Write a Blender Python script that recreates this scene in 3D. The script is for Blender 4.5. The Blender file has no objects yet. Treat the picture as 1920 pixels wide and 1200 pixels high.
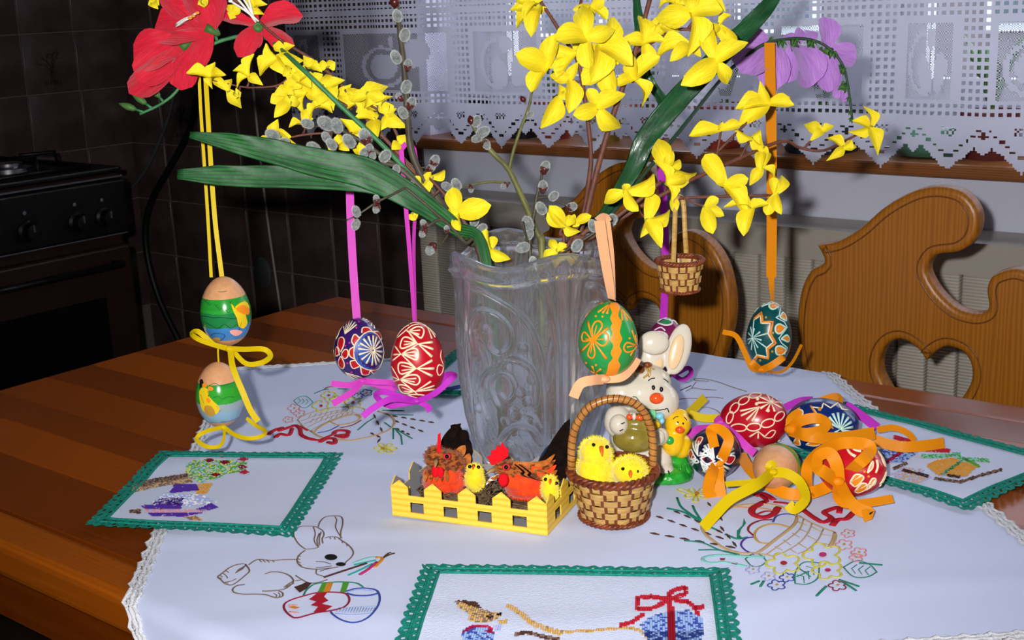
import bpy, bmesh, math, random
from mathutils import Vector, Matrix, noise
rnd = random.Random(7)
PI = math.pi
S = bpy.context.scene
COL = S.collection

# ------------------------------------------------------------------ camera
F_PX = 2355.0
PITCH, ROLL, YAW = math.radians(14.45), math.radians(-2.36), math.radians(-38.93)
CAM = Vector((0.0, 0.0, 1.17))
TZ = 0.75                                             # table top
FW = Vector((math.sin(YAW)*math.cos(PITCH), math.cos(YAW)*math.cos(PITCH), -math.sin(PITCH)))
_r0 = Vector((math.cos(YAW), -math.sin(YAW), 0)); _u0 = _r0.cross(FW)
RT = _r0*math.cos(ROLL) + _u0*math.sin(ROLL)
UP = -_r0*math.sin(ROLL) + _u0*math.cos(ROLL)
cam = bpy.data.objects.new('camera', bpy.data.cameras.new('camera'))
COL.objects.link(cam)
cam.data.sensor_width = 36.0
cam.data.lens = F_PX*36.0/1920.0
cam.data.clip_start = 0.02
cam.matrix_world = Matrix(((RT.x, UP.x, -FW.x, CAM.x), (RT.y, UP.y, -FW.y, CAM.y), (RT.z, UP.z, -FW.z, CAM.z), (0, 0, 0, 1)))
S.camera = cam

# ------------------------------------------------------------------ world, flash, exposure
w = bpy.data.worlds.new('sky'); S.world = w; w.use_nodes = True
wn = w.node_tree.nodes; wl = w.node_tree.links
bg = wn['Background']
sky = wn.new('ShaderNodeTexSky'); sky.sky_type = 'PREETHAM'; sky.turbidity = 6.0
sky.sun_direction = Vector((0.5, 0.55, 0.67)).normalized()
mixs = wn.new('ShaderNodeMix'); mixs.data_type = 'RGBA'
mixs.inputs[0].default_value = 0.75
wl.new(sky.outputs[0], mixs.inputs[6]); mixs.inputs[7].default_value = (0.74, 0.82, 1.0, 1)
wl.new(mixs.outputs[2], bg.inputs[0]); bg.inputs[1].default_value = 4.2
flash = bpy.data.objects.new('camera_flash', bpy.data.lights.new('camera_flash', 'SPOT'))
COL.objects.link(flash)
flash.location = CAM - RT*0.055 + UP*0.035 - FW*0.02
flash.data.energy = 68.0
flash.data.spot_size = math.radians(86); flash.data.spot_blend = 1.0        # a compact camera's beam, weaker towards its rim
flash.rotation_mode = 'QUATERNION'; flash.rotation_quaternion = (FW+UP*0.07+RT*0.04).to_track_quat('-Z', 'Y')
flash.data.shadow_soft_size = 0.012
flash.data.color = (1.0, 0.985, 0.985)
S.view_settings.view_transform = 'Standard'
S.view_settings.look = 'None'
S.view_settings.gamma = 1.0
S.view_settings.use_curve_mapping = False
S.view_settings.exposure = 0.0

# ------------------------------------------------------------------ helpers
def ray(x, y): return FW + RT*((x-960)/F_PX) - UP*((y-600)/F_PX)
def at(x, y, d): return CAM + ray(x, y)*d
def on(x, y, z=TZ):
    v = ray(x, y); return CAM + v*((z-CAM.z)/v.z)
def wally(x, y, Y):
    v = ray(x, y); return CAM + v*(Y/v.y)
def mpp(d): return d/F_PX

def lin(h):
    if isinstance(h, (tuple, list)): return tuple(h)[:3]
    h = h.lstrip('#'); c = [int(h[i:i+2], 16)/255 for i in (0, 2, 4)]
    return tuple(v/12.92 if v <= 0.04045 else ((v+0.055)/1.055)**2.4 for v in c)

MATS = {}
def mat(name, col, rough=0.5, spec=0.5, metal=0.0, col2=None, scale=40.0, detail=3.0, bump=0.0, bscale=None, stretch=None,
        sub=0.0, sheen=0.0, trans=0.0, ior=1.45, coat=0.0, lo=0.35, hi=0.65):
    if name in MATS: return MATS[name]
    m = bpy.data.materials.new(name); m.use_nodes = True; MATS[name] = m
    nt = m.node_tree; N = nt.nodes; L = nt.links; b = N['Principled BSDF']
    c = lin(col)
    b.inputs['Base Color'].default_value = (*c, 1); b.inputs['Roughness'].default_value = rough
    b.inputs['Specular IOR Level'].default_value = spec; b.inputs['Metallic'].default_value = metal
    b.inputs['Subsurface Weight'].default_value = sub; b.inputs['Subsurface Scale'].default_value = 0.004
    b.inputs['Sheen Weight'].default_value = sheen; b.inputs['Transmission Weight'].default_value = trans
    b.inputs['IOR'].default_value = ior; b.inputs['Coat Weight'].default_value = coat
    if col2 is not None or bump:
        tc = N.new('ShaderNodeTexCoord'); src = tc.outputs['Object']
        if stretch:
            mp = N.new('ShaderNodeMapping'); mp.inputs['Scale'].default_value = stretch
            L.new(src, mp.inputs['Vector']); src = mp.outputs[0]
    if col2 is not None:
        nz = N.new('ShaderNodeTexNoise'); nz.inputs['Scale'].default_value = scale; nz.inputs['Detail'].default_value = detail
        L.new(src, nz.inputs['Vector'])
        rp = N.new('ShaderNodeValToRGB'); rp.color_ramp.elements[0].position = lo; rp.color_ramp.elements[1].position = hi
        rp.color_ramp.elements[0].color = (*c, 1); rp.color_ramp.elements[1].color = (*lin(col2), 1)
        L.new(nz.outputs['Fac'], rp.inputs[0]); L.new(rp.outputs[0], b.inputs['Base Color'])
    if bump:
        nb = N.new('ShaderNodeTexNoise'); nb.inputs['Scale'].default_value = bscale or scale; nb.inputs['Detail'].default_value = 3
        L.new(src, nb.inputs['Vector'])
        bp = N.new('ShaderNodeBump'); bp.inputs['Strength'].default_value = bump; bp.inputs['Distance'].default_value = 0.002
        L.new(nb.outputs['Fac'], bp.inputs['Height']); L.new(bp.outputs[0], b.inputs['Normal'])
    return m

def wave_mat(name, col, col2, scale, axis='Z', rough=0.5, bump=0.0, dist=0.6, dscale=2.0, spec=0.5, stretch=None, noise_amt=0.0, lo=0.3, hi=0.75, coat=0.0, bdist=0.001):
    """stripes along one object axis: wood grain, ribs, printed slats"""
    if name in MATS: return MATS[name]
    m = bpy.data.materials.new(name); m.use_nodes = True; MATS[name] = m
    nt = m.node_tree; N = nt.nodes; L = nt.links; b = N['Principled BSDF']
    b.inputs['Roughness'].default_value = rough; b.inputs['Specular IOR Level'].default_value = spec; b.inputs['Coat Weight'].default_value = coat
    tc = N.new('ShaderNodeTexCoord'); mp = N.new('ShaderNodeMapping')
    mp.inputs['Scale'].default_value = stretch or (1, 1, 1)
    L.new(tc.outputs['Object'], mp.inputs['Vector'])
    wv = N.new('ShaderNodeTexWave'); wv.wave_type = 'BANDS'; wv.bands_direction = axis
    wv.inputs['Scale'].default_value = scale; wv.inputs['Distortion'].default_value = dist
    wv.inputs['Detail'].default_value = 2; wv.inputs['Detail Scale'].default_value = dscale
    L.new(mp.outputs[0], wv.inputs['Vector'])
    rp = N.new('ShaderNodeValToRGB'); rp.color_ramp.elements[0].position = lo; rp.color_ramp.elements[1].position = hi
    rp.color_ramp.elements[0].color = (*lin(col), 1); rp.color_ramp.elements[1].color = (*lin(col2), 1)
    L.new(wv.outputs['Fac'], rp.inputs[0]); out = rp.outputs[0]
    if noise_amt:
        nz = N.new('ShaderNodeTexNoise'); nz.inputs['Scale'].default_value = 3.0; nz.inputs['Detail'].default_value = 4
        L.new(mp.outputs[0], nz.inputs['Vector'])
        mx = N.new('ShaderNodeMix'); mx.data_type = 'RGBA'; mx.blend_type = 'MULTIPLY'; mx.inputs[0].default_value = noise_amt
        L.new(out, mx.inputs[6]); L.new(nz.outputs['Fac'], mx.inputs[7]); out = mx.outputs[2]
    L.new(out, b.inputs['Base Color'])
    if bump:
        bp = N.new('ShaderNodeBump'); bp.inputs['Strength'].default_value = bump; bp.inputs['Distance'].default_value = bdist
        L.new(wv.outputs['Fac'], bp.inputs['Height']); L.new(bp.outputs[0], b.inputs['Normal'])
    return m

def tag(o, label=None, cat=None, group=None, kind=None):
    if label: o['label'] = label
    if cat: o['category'] = cat
    if group: o['group'] = group
    if kind: o['kind'] = kind
    return o

class G:
    """a heap of vertices and faces, each face with a material slot"""
    def __init__(s): s.v = []; s.f = []; s.m = []
    def add(s, V, F, m=0):
        n = len(s.v); s.v.extend(Vector(p) for p in V)
        for f in F: s.f.append([i+n for i in f]); s.m.append(m)
        return s
    def box(s, a, b, m=0):
        x0, y0, z0 = a; x1, y1, z1 = b
        V = [(x0, y0, z0), (x1, y0, z0), (x1, y1, z0), (x0, y1, z0), (x0, y0, z1), (x1, y0, z1), (x1, y1, z1), (x0, y1, z1)]
        return s.add(V, [(0, 3, 2, 1), (4, 5, 6, 7), (0, 1, 5, 4), (1, 2, 6, 5), (2, 3, 7, 6), (3, 0, 4, 7)], m)
    def obox(s, c, ax, ay, az, m=0):
        c = Vector(c); V = []
        for k in (-1, 1):
            for (i, j) in ((-1, -1), (1, -1), (1, 1), (-1, 1)): V.append(c+Vector(ax)*i+Vector(ay)*j+Vector(az)*k)
        return s.add(V, [(0, 3, 2, 1), (4, 5, 6, 7), (0, 1, 5, 4), (1, 2, 6, 5), (2, 3, 7, 6), (3, 0, 4, 7)], m)
    def tube(s, P, r, n=6, m=0, flat=None, fn=None, closed=False):
        """flat=(dir, k): squeeze the section by k along dir"""
        P = [Vector(p) for p in P]; k = len(P)
        if k < 2: return s
        R = r if isinstance(r, (list, tuple)) else [r]*k
        T = []
        for i in range(k):
            a = P[i-1] if (i > 0 or closed) else P[i]; b = P[(i+1) % k] if (i < k-1 or closed) else P[i]
            t = b-a; T.append(t.normalized() if t.length > 1e-9 else Vector((0, 0, 1)))
        u = T[0].orthogonal().normalized(); V = []; Fc = []
        for i in range(k):
            u = u-T[i]*u.dot(T[i])
            u = u.normalized() if u.length > 1e-9 else T[i].orthogonal().normalized()
            q = T[i].cross(u)
            for j in range(n):
                a = 2*PI*j/n; o = (u*math.cos(a)+q*math.sin(a))*R[i]
                if flat:
                    fd = flat[0][i] if isinstance(flat[0], list) else flat[0]
                    o = o-fd*(o.dot(fd)*(1-flat[1]))
                V.append(P[i]+o)
        for i in range(k if closed else k-1):
            i2 = (i+1) % k
            for j in range(n):
                j2 = (j+1) % n; Fc.append((i*n+j, i*n+j2, i2*n+j2, i2*n+j))
        if not closed: Fc.append(tuple(range(n-1, -1, -1))); Fc.append(tuple((k-1)*n+j for j in range(n)))
        return s.add(V, Fc, m)
    def lathe(s, prof, n=24, m=0, M=None, cap=True):
        """prof: list of (radius, z)"""
        V = []; Fc = []; k = len(prof)
        for (r, z) in prof:
            for j in range(n):
                a = 2*PI*j/n; V.append(Vector((r*math.cos(a), r*math.sin(a), z)))
        for i in range(k-1):
            for j in range(n):
                j2 = (j+1) % n; Fc.append((i*n+j, i*n+j2, (i+1)*n+j2, (i+1)*n+j))
        if cap: Fc.append(tuple(range(n-1, -1, -1))); Fc.append(tuple((k-1)*n+j for j in range(n)))
        if M is not None: V = [M @ p for p in V]
        return s.add(V, Fc, m)
    def ell(s, c, ax, ay, az, nu=16, nv=10, m=0):
        c, ax, ay, az = Vector(c), Vector(ax), Vector(ay), Vector(az); V = [c-az]; Fc = []
        for i in range(1, nv):
            t = -PI/2+PI*i/nv
            for j in range(nu):
                a = 2*PI*j/nu; V.append(c+(ax*math.cos(a)+ay*math.sin(a))*math.cos(t)+az*math.sin(t))
        V.append(c+az); top = len(V)-1
        for j in range(nu):
            j2 = (j+1) % nu; Fc.append((0, 1+j2, 1+j)); Fc.append((top, top-nu+j, top-nu+j2))
        for i in range(nv-2):
            for j in range(nu):
                j2 = (j+1) % nu; a = 1+i*nu; b = a+nu; Fc.append((a+j, a+j2, b+j2, b+j))
        return s.add(V, Fc, m)
    def ribbon(s, P, w, side, th=0.0004, m=0):
        """flat band through P; side: one vector per point; w: width or list"""
        k = len(P); V = []; Fc = []; wl_ = w if isinstance(w, (list, tuple)) else [w]*k
        for i in range(k):
            t = (P[min(i+1, k-1)]-P[max(i-1, 0)]); t = t.normalized() if t.length > 1e-9 else Vector((0, 0, 1))
            sd = side[i]-t*side[i].dot(t); sd = sd.normalized() if sd.length > 1e-6 else t.orthogonal().normalized()
            nn = t.cross(sd)*(th/2); h = sd*(wl_[i]/2)
            V += [P[i]-h-nn, P[i]+h-nn, P[i]+h+nn, P[i]-h+nn]
        for i in range(k-1):
            for j in range(4):
                j2 = (j+1) % 4; Fc.append((i*4+j, i*4+j2, i*4+4+j2, i*4+4+j))
        Fc.append((3, 2, 1, 0)); Fc.append((4*k-4, 4*k-3, 4*k-2, 4*k-1))
        return s.add(V, Fc, m)

def mesh(name, g, mats, smooth=True):
    me = bpy.data.meshes.new(name); me.from_pydata([tuple(p) for p in g.v], [], g.f)
    for m_ in (mats if isinstance(mats, (list, tuple)) else [mats]): me.materials.append(m_)
    me.polygons.foreach_set('material_index', g.m)
    me.polygons.foreach_set('use_smooth', [smooth]*len(g.f))
    me.validate(); me.update()
    return me

ORG = {}
def new(name, me, parent=None):
    o = bpy.data.objects.new(name, me); COL.objects.link(o)
    if parent is not None: o.parent = parent
    return o
def thing(name, loc, label, cat, group=None, rot=None):
    o = new(name, None); o.empty_display_size = 0.02; o.location = loc
    if rot is not None: o.rotation_mode = 'QUATERNION'; o.rotation_quaternion = rot
    ORG[o.name] = Vector(loc); tag(o, label, cat, group); return o
def part(name, g, mats, parent, smooth=True, local=False, sharp=None):
    """mesh child; vertices given in world space unless local"""
    off = Vector((0, 0, 0)) if local else ORG[parent.name]
    if not local: g.v = [p-off for p in g.v]
    o = new(name, mesh(name, g, mats, smooth), parent); ORG[o.name] = Vector(off)
    if sharp: sharpen(o, sharp)
    return o
def single(name, g, mats, label=None, cat=None, group=None, kind=None, smooth=True, sharp=None, origin=None):
    """one-mesh top-level object, origin at its base"""
    if origin is None:
        xs = [p.x for p in g.v]; ys = [p.y for p in g.v]; zs = [p.z for p in g.v]
        origin = Vector(((min(xs)+max(xs))/2, (min(ys)+max(ys))/2, min(zs)))
    g.v = [p-origin for p in g.v]
    o = new(name, mesh(name, g, mats, smooth)); o.location = origin; ORG[o.name] = origin.copy()
    tag(o, label, cat, group, kind)
    if sharp: sharpen(o, sharp)
    return o
def sharpen(o, ang=35):
    me = o.data; bm = bmesh.new(); bm.from_mesh(me)
    for e in bm.edges:
        if len(e.link_faces) == 2 and e.calc_face_angle(0) > math.radians(ang): e.smooth = False
    bm.to_mesh(me); bm.free()
def bevel(o, wd=0.002, seg=2):
    b = o.modifiers.new('bevel', 'BEVEL'); b.width = wd; b.segments = seg; b.limit_method = 'ANGLE'; b.angle_limit = math.radians(40); return o
def cr(P, k=6, closed=False):
    """Catmull-Rom through points (tuples or Vectors of any size)"""
    P = [Vector(p) for p in P]; n = len(P)
    if n < 3 and not closed: return [P[0].lerp(P[-1], i/k) for i in range(k+1)]
    out = []
    for i in range(n if closed else n-1):
        p1 = P[i]; p2 = P[(i+1) % n]
        p0 = P[i-1] if (i > 0 or closed) else p1*2-p2
        p3 = P[(i+2) % n] if (i < n-2 or closed) else p2*2-p1
        for j in range(k):
            t = j/k
            out.append(((p1*2)+(p2-p0)*t+(p0*2-p1*5+p2*4-p3)*t*t+(p1*3-p0-p2*3+p3)*t**3)*0.5)
    if not closed: out.append(P[-1])
    return out
def baked(g, mats, mods, name='tmp'):
    """apply modifiers to a heap, give back a G"""
    o = bpy.data.objects.new(name, mesh(name, g, mats)); COL.objects.link(o)
    for (typ, kw) in mods:
        md = o.modifiers.new(typ, typ)
        for k_, v_ in kw.items(): setattr(md, k_, v_)
    dg = bpy.context.evaluated_depsgraph_get(); ev = o.evaluated_get(dg); me = ev.to_mesh()
    r = G(); r.v = [v.co.copy() for v in me.vertices]; r.f = [list(p.vertices) for p in me.polygons]; r.m = [p.material_index for p in me.polygons]
    ev.to_mesh_clear(); old = o.data; bpy.data.objects.remove(o); bpy.data.meshes.remove(old)
    return r
def fuse(g, mats, voxel=0.0012, smooth=6, mfn=None):
    r = baked(g, mats, [('REMESH', dict(mode='VOXEL', voxel_size=voxel)), ('SMOOTH', dict(factor=0.5, iterations=smooth))])
    if mfn: r.m = [mfn(sum((r.v[i] for i in f), Vector())/len(f)) for f in r.f]
    return r
def outline(loops, depth, bev=0.0, res=2, M=None, smooth_spline=False):
    """solid cut from closed 2-D loops (first outer, others holes), thickness depth, centred; returns G placed by M"""
    cu = bpy.data.curves.new('cut', 'CURVE'); cu.dimensions = '2D'; cu.fill_mode = 'BOTH'
    cu.extrude = max(depth/2-bev, 1e-5); cu.bevel_depth = bev; cu.bevel_resolution = res; cu.offset = -bev
    for lp in loops:
        sp = cu.splines.new('POLY'); sp.points.add(len(lp)-1); sp.use_cyclic_u = True
        for i, p in enumerate(lp): sp.points[i].co = (p[0], p[1], 0, 1)
    o = bpy.data.objects.new('cut', cu); COL.objects.link(o)
    dg = bpy.context.evaluated_depsgraph_get(); ev = o.evaluated_get(dg); me = ev.to_mesh()
    r = G(); r.v = [v.co.copy() for v in me.vertices]; r.f = [list(p.vertices) for p in me.polygons]; r.m = [0]*len(r.f)
    ev.to_mesh_clear(); bpy.data.objects.remove(o); bpy.data.curves.remove(cu)
    if M is not None: r.v = [M @ p for p in r.v]
    return r
def frame(o, ax, ay, az):
    return Matrix(((ax[0], ay[0], az[0], o[0]), (ax[1], ay[1], az[1], o[1]), (ax[2], ay[2], az[2], o[2]), (0, 0, 0, 1)))
# ================================================================== THE SETTING
XL, YB, XR, YF, ZC = -2.86, 1.98, 1.7, -1.7, 2.6
M_plaster = mat('white_plaster', '#dcdff0', 0.9, 0.2, bump=0.25, bscale=180)
M_ceil = mat('ceiling_paint', '#e6e6e6', 0.9, 0.2)
M_floor = mat('dark_floor', '#3a2a22', 0.45, col2='#2a1d18', scale=8)
M_grout = mat('tile_grout', '#6a5f5a', 0.9, 0.2)
M_tile = mat('brown_glazed_tile', '#544240', 0.28, 0.5, col2='#423232', scale=14, detail=4, bump=0.15, bscale=60)
M_print = mat('tile_print', '#160f0d', 0.35)
M_dark = mat('black_rubber', '#0c0b0c', 0.5)

g = G().box((XL-0.3, YF-0.3, -0.12), (XR+0.3, YB+0.3, 0)); floor = single('floor', g, M_floor, kind='structure', smooth=False, origin=Vector())
g = G().box((XL-0.3, YF-0.3, ZC), (XR+0.3, YB+0.3, ZC+0.12)); single('ceiling', g, M_ceil, kind='structure', smooth=False, origin=Vector())
g = G().box((XL-0.3, YF-0.3, 0), (XL, YB+0.3, ZC)); wall_left = single('wall_left', g, M_grout, kind='structure', smooth=False, origin=Vector())
g = G().box((XR, YF-0.3, 0), (XR+0.3, YB+0.3, ZC)); single('wall_right', g, M_plaster, kind='structure', smooth=False, origin=Vector())
g = G().box((XL, YF-0.3, 0), (XR, YF, ZC)); single('wall_front', g, M_plaster, kind='structure', smooth=False, origin=Vector())
WX0, WX1, WZ0, WZ1 = -1.80, 1.0, 0.892, 2.15
g = G().box((XL, YB, 0), (XR, YB+0.3, WZ0-0.022)).box((XL, YB, WZ0-0.022), (WX0, YB+0.3, ZC)).box((WX1, YB, WZ0-0.022), (XR, YB+0.3, ZC)).box((WX0, YB, WZ1), (WX1, YB+0.3, ZC))
wall_back = single('wall_back', g, M_plaster, kind='structure', smooth=False, origin=Vector())
g = G().box((XL, YB-0.002, 0), (-1.822, YB, 1.50)); part('grout', g, M_grout, wall_back, smooth=False)

# tiles: one plain and one printed mesh, shared by every tile
TS = 0.146
def tile_mesh(name, printed):
    h = TS/2-0.0016
    g = G().box((-h, -h, 0), (h, h, 0.005))
    g = baked(g, [M_tile], [('BEVEL', dict(width=0.0018, segments=2))])
    if printed:
        rr = random.Random(3)
        def branch(p, a, l, n):
            q = p+Vector((math.cos(a)*l, math.sin(a)*l, 0))
            g.tube([p+Vector((0, 0, .0051)), q+Vector((0, 0, .0051))], 0.0007*(0.5+n*0.22), 4, 1, flat=(Vector((0, 0, 1)), 0.3))
            if n > 0:
                for _ in range(2 if n > 1 else 3): branch(q, a+rr.uniform(-0.75, 0.75), l*rr.uniform(0.6, 0.9), n-1)
        for dx in (-.006, 0, .006): branch(Vector((dx, -0.05, 0)), PI/2+dx*18, 0.028, 4)
        for _ in range(24):
            x = rr.gauss(0, .014); g.tube([(x, -.052, .0051), (x+rr.uniform(-.004, .004), -.046+rr.uniform(0, .006), .0051)], .0005, 4, 1)
    return mesh(name, g, [M_tile, M_print])
T0 = tile_mesh('tile', False); T1 = tile_mesh('tile_printed', True)
k = 0
for r_ in range(-2, 6):
    z = 0.69+TS*(r_+0.5)
    for c_ in range(9):                                         # left wall, columns run back from the corner
        y = YB-0.07-TS*(c_)+0.004
        o = new('tile', T1 if (r_*2+c_) % 4 == 1 else T0, wall_left)
        o.matrix_local = frame((XL-0.002, y, z), (0, 1, 0), (0, 0, 1), (1, 0, 0))
for r_ in range(-4, 6):
    z = 0.69+TS*(r_+0.5)
    for c_ in range(7):
        x = -1.822-0.15*(c_+0.5)+0.002
        o = new('tile', T1 if (r_+c_*3) % 4 == 0 and r_ > -1 else T0, wall_back)
        o.matrix_local = frame((x, YB+0.001, z), (1, 0, 0), (0, 0, 1), (0, -1, 0))

# window behind the curtain
M_frame = mat('white_window_paint', '#d6d8dc', 0.4)
M_glass = mat('window_glass', '#ffffff', 0.0, trans=1.0, ior=1.02)
g = G()
fy0, fy1 = YB+0.13, YB+0.19
g.box((WX0, fy0, WZ0), (WX0+0.06, fy1, WZ1)).box((WX1-0.06, fy0, WZ0), (WX1, fy1, WZ1)).box((WX0, fy0, WZ0), (WX1, fy1, WZ0+0.07)).box((WX0, fy0, WZ1-0.06), (WX1, fy1, WZ1))
win = single('window_1', g, M_frame, kind='structure', smooth=False, origin=Vector())
xs = [WX0+0.06, -0.87, 0.06, WX1-0.06]
for i in range(3):
    a, b = xs[i]+(0.0 if i == 0 else 0.03), xs[i+1]-(0.0 if i == 2 else 0.03)
    if i: part('mullion', G().box((xs[i]-0.03, fy0, WZ0+0.07), (xs[i]+0.03, fy1, WZ1-0.06)), M_frame, win, smooth=False)
    sg = G().box((a, fy0+.01, WZ0+0.07), (a+0.045, fy1-.01, WZ1-0.06)).box((b-0.045, fy0+.01, WZ0+0.07), (b, fy1-.01, WZ1-0.06)).box((a+.045, fy0+.01, WZ0+0.07), (b-.045, fy1-.01, WZ0+0.115)).box((a+.045, fy0+.01, WZ1-0.105), (b-.045, fy1-.01, WZ1-0.06))
    sash = part('sash', sg, M_frame, win, smooth=False)
    part('pane', G().box((a+0.045, fy0+0.028, WZ0+0.115), (b-0.045, fy0+0.032, WZ1-0.105)), M_glass, sash, smooth=False)
M_sill = wave_mat('varnished_sill_wood', '#8a5226', '#9c6030', 14, 'Z', 0.35, stretch=(0.3, 6, 6), dist=3, noise_amt=0.3)
o = single('trim_1', G().box((-1.835, 1.93, WZ0-0.022), (1.35, YB+0.132, WZ0)), M_sill, kind='structure', smooth=False, origin=Vector()); bevel(o, .004, 2)
single('baseboard_back', G().box((-1.82, YB-0.015, 0), (XR, YB, 0.08)), M_frame, kind='structure', smooth=False, origin=Vector())

# garden outside the window
M_lawn = mat('lawn_grass', '#324f24', 0.9, col2='#466430', scale=3)
single('lawn', G().box((-34, YB+0.6, -0.6), (10, 30, -0.5)), M_lawn, 'green lawn outside the window', kind='structure', smooth=False, origin=Vector())
M_hedge = mat('hedge_leaves', '#345a24', 0.8, col2='#66903e', scale=9, bump=1.0, bscale=20)
def bush(c, r, lab):
    g = G(); rr = random.Random(int(c[0]*100))
    for _ in range(14): g.ell(Vector(c)+Vector((rr.uniform(-r, r), rr.uniform(-.4*r, .4*r), rr.uniform(-.1*r, .55*r))), (r*.5, 0, 0), (0, r*.5, 0), (0, 0, r*.5), 10, 7)
    g = fuse(g, [M_hedge], r*.09, 2)
    g.v = [p+Vector((noise.noise(p*7), noise.noise(p*7+Vector((9, 0, 0))), noise.noise(p*7+Vector((0, 9, 0)))))*r*.09 for p in g.v]
    single('garden_shrub', g, M_hedge, lab, 'shrub', 'garden shrubs behind the lace curtain')
bush((-5.9, 6.6, -.1), .75, 'leftmost rounded green shrub in the garden seen through the lace')
bush((-3.4, 6.0, -.1), .62, 'middle one of three green garden shrubs beyond the lace curtain')
bush((-1.0, 6.2, -.1), .75, 'rightmost green garden shrub beyond the lace curtain')
M_house = mat('rosy_render', '#766a6e', 0.9, col2='#6c6268', scale=2)
hs = thing('neighbour_house', (-8, 14, -.5), 'pale rosy neighbouring house faintly seen through the lace curtain', 'house')
part('wall', G().box((-18, 14, -.5), (2, 18, 3.0)), M_house, hs, smooth=False)
part('roof', G().add([(-18.4, 13.5, 3), (2.4, 13.5, 3), (2.4, 18.5, 3), (-18.4, 18.5, 3), (-18.4, 16, 5), (2.4, 16, 5)], [(0, 1, 5, 4), (2, 3, 4, 5), (0, 4, 3), (1, 2, 5), (3, 2, 1, 0)]), mat('roof_red', '#8a4a3c', .9), hs, smooth=False)
for i in range(6):
    x = -16.6+i*3.0
    wd = part('window', G().box((x, 13.93, .6), (x+1.1, 14.02, 2.0)), M_frame, hs, smooth=False)
    part('pane', G().box((x+.1, 13.90, .7), (x+1.0, 13.95, 1.9)), mat('far_pane', '#4a5560', .1), wd, smooth=False)

# ------------------------------------------------------------------ radiator
M_rad = mat('beige_enamel', '#b7b0a4', 0.45)
M_radr = wave_mat('beige_ribbed_enamel', '#b8b0a2', '#cdc5b6', 62, 'Z', 0.45, bump=0.6, dist=0.0, lo=0.1, hi=0.9, bdist=0.002)
rd = thing('radiator', (-.9, 1.9, .1), 'long beige ribbed radiator under the wooden windowsill behind the chairs', 'radiator')
part('top_cover', G().box((-1.76, 1.868, .735), (.75, 1.975, .785)), M_rad, rd, smooth=False)
part('body', G().box((-1.75, 1.895, .12), (.74, 1.96, .735)), mat('radiator_gap', '#6c665c', .6), rd, smooth=False)
for (x,) in ((-1.6,), (-.4,), (.6,)): part('foot', G().box((x, 1.89, 0), (x+.04, 1.95, .12)), M_rad, rd, smooth=False)
sl = mesh('slat', baked(G().box((-.0225, -.014, 0), (.0225, .014, .615)), [M_radr], [('BEVEL', dict(width=.004, segments=2))]), M_radr)
for i in range(51):
    o = new('slat', sl, rd); o.location = Vector((-1.725+i*.0485, 1.884, .12))-ORG[rd.name]

# ------------------------------------------------------------------ lace curtain
M_lace = bpy.data.materials.new('white_lace'); M_lace.use_nodes = True
_n = M_lace.node_tree.nodes; _l = M_lace.node_tree.links
_d = _n.new('ShaderNodeBsdfDiffuse'); _t = _n.new('ShaderNodeBsdfTranslucent'); _m = _n.new('ShaderNodeMixShader')
_d.inputs[0].default_value = (0.72, 0.735, 0.90, 1); _t.inputs[0].default_value = (0.6, 0.6, 0.7, 1); _m.inputs[0].default_value = 0.3
_l.new(_d.outputs[0], _m.inputs[1]); _l.new(_t.outputs[0], _m.inputs[2]); _l.new(_m.outputs[0], _n['Material Output'].inputs[0])
SQ = [(-2.13, -2.03), (-1.972, -1.674), (-1.615, -1.45), (-1.39, -1.225), (-1.165, -1.02), (-.96, -.81), (-.754, -.668), (-.613, -.47), (-.41, -.27), (-.21, -.07), (-.01, .13), (.19, .33)]
LC = 0.0038; LX0 = -2.145; LZ0 = 0.884; NI = 660; NJ = 144
def fold(x, z):
    a = 0.35+0.65*min(1, max(0, (z-.88)/.5))
    return 1.905-a*(0.010*math.sin(x*27.0+.6*math.sin(x*5))+0.006*math.sin(x*61+1.3)) - 0.02*math.exp(-((x+1.74)/.05)**2)*0.6
def ellin(x, z, cx, cz, rx, rz, rot=0):
    dx, dz = x-cx, z-cz; c, s_ = math.cos(rot), math.sin(rot); u, v = dx*c+dz*s_, -dx*s_+dz*c
    return (u/rx)**2+(v/rz)**2
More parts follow.
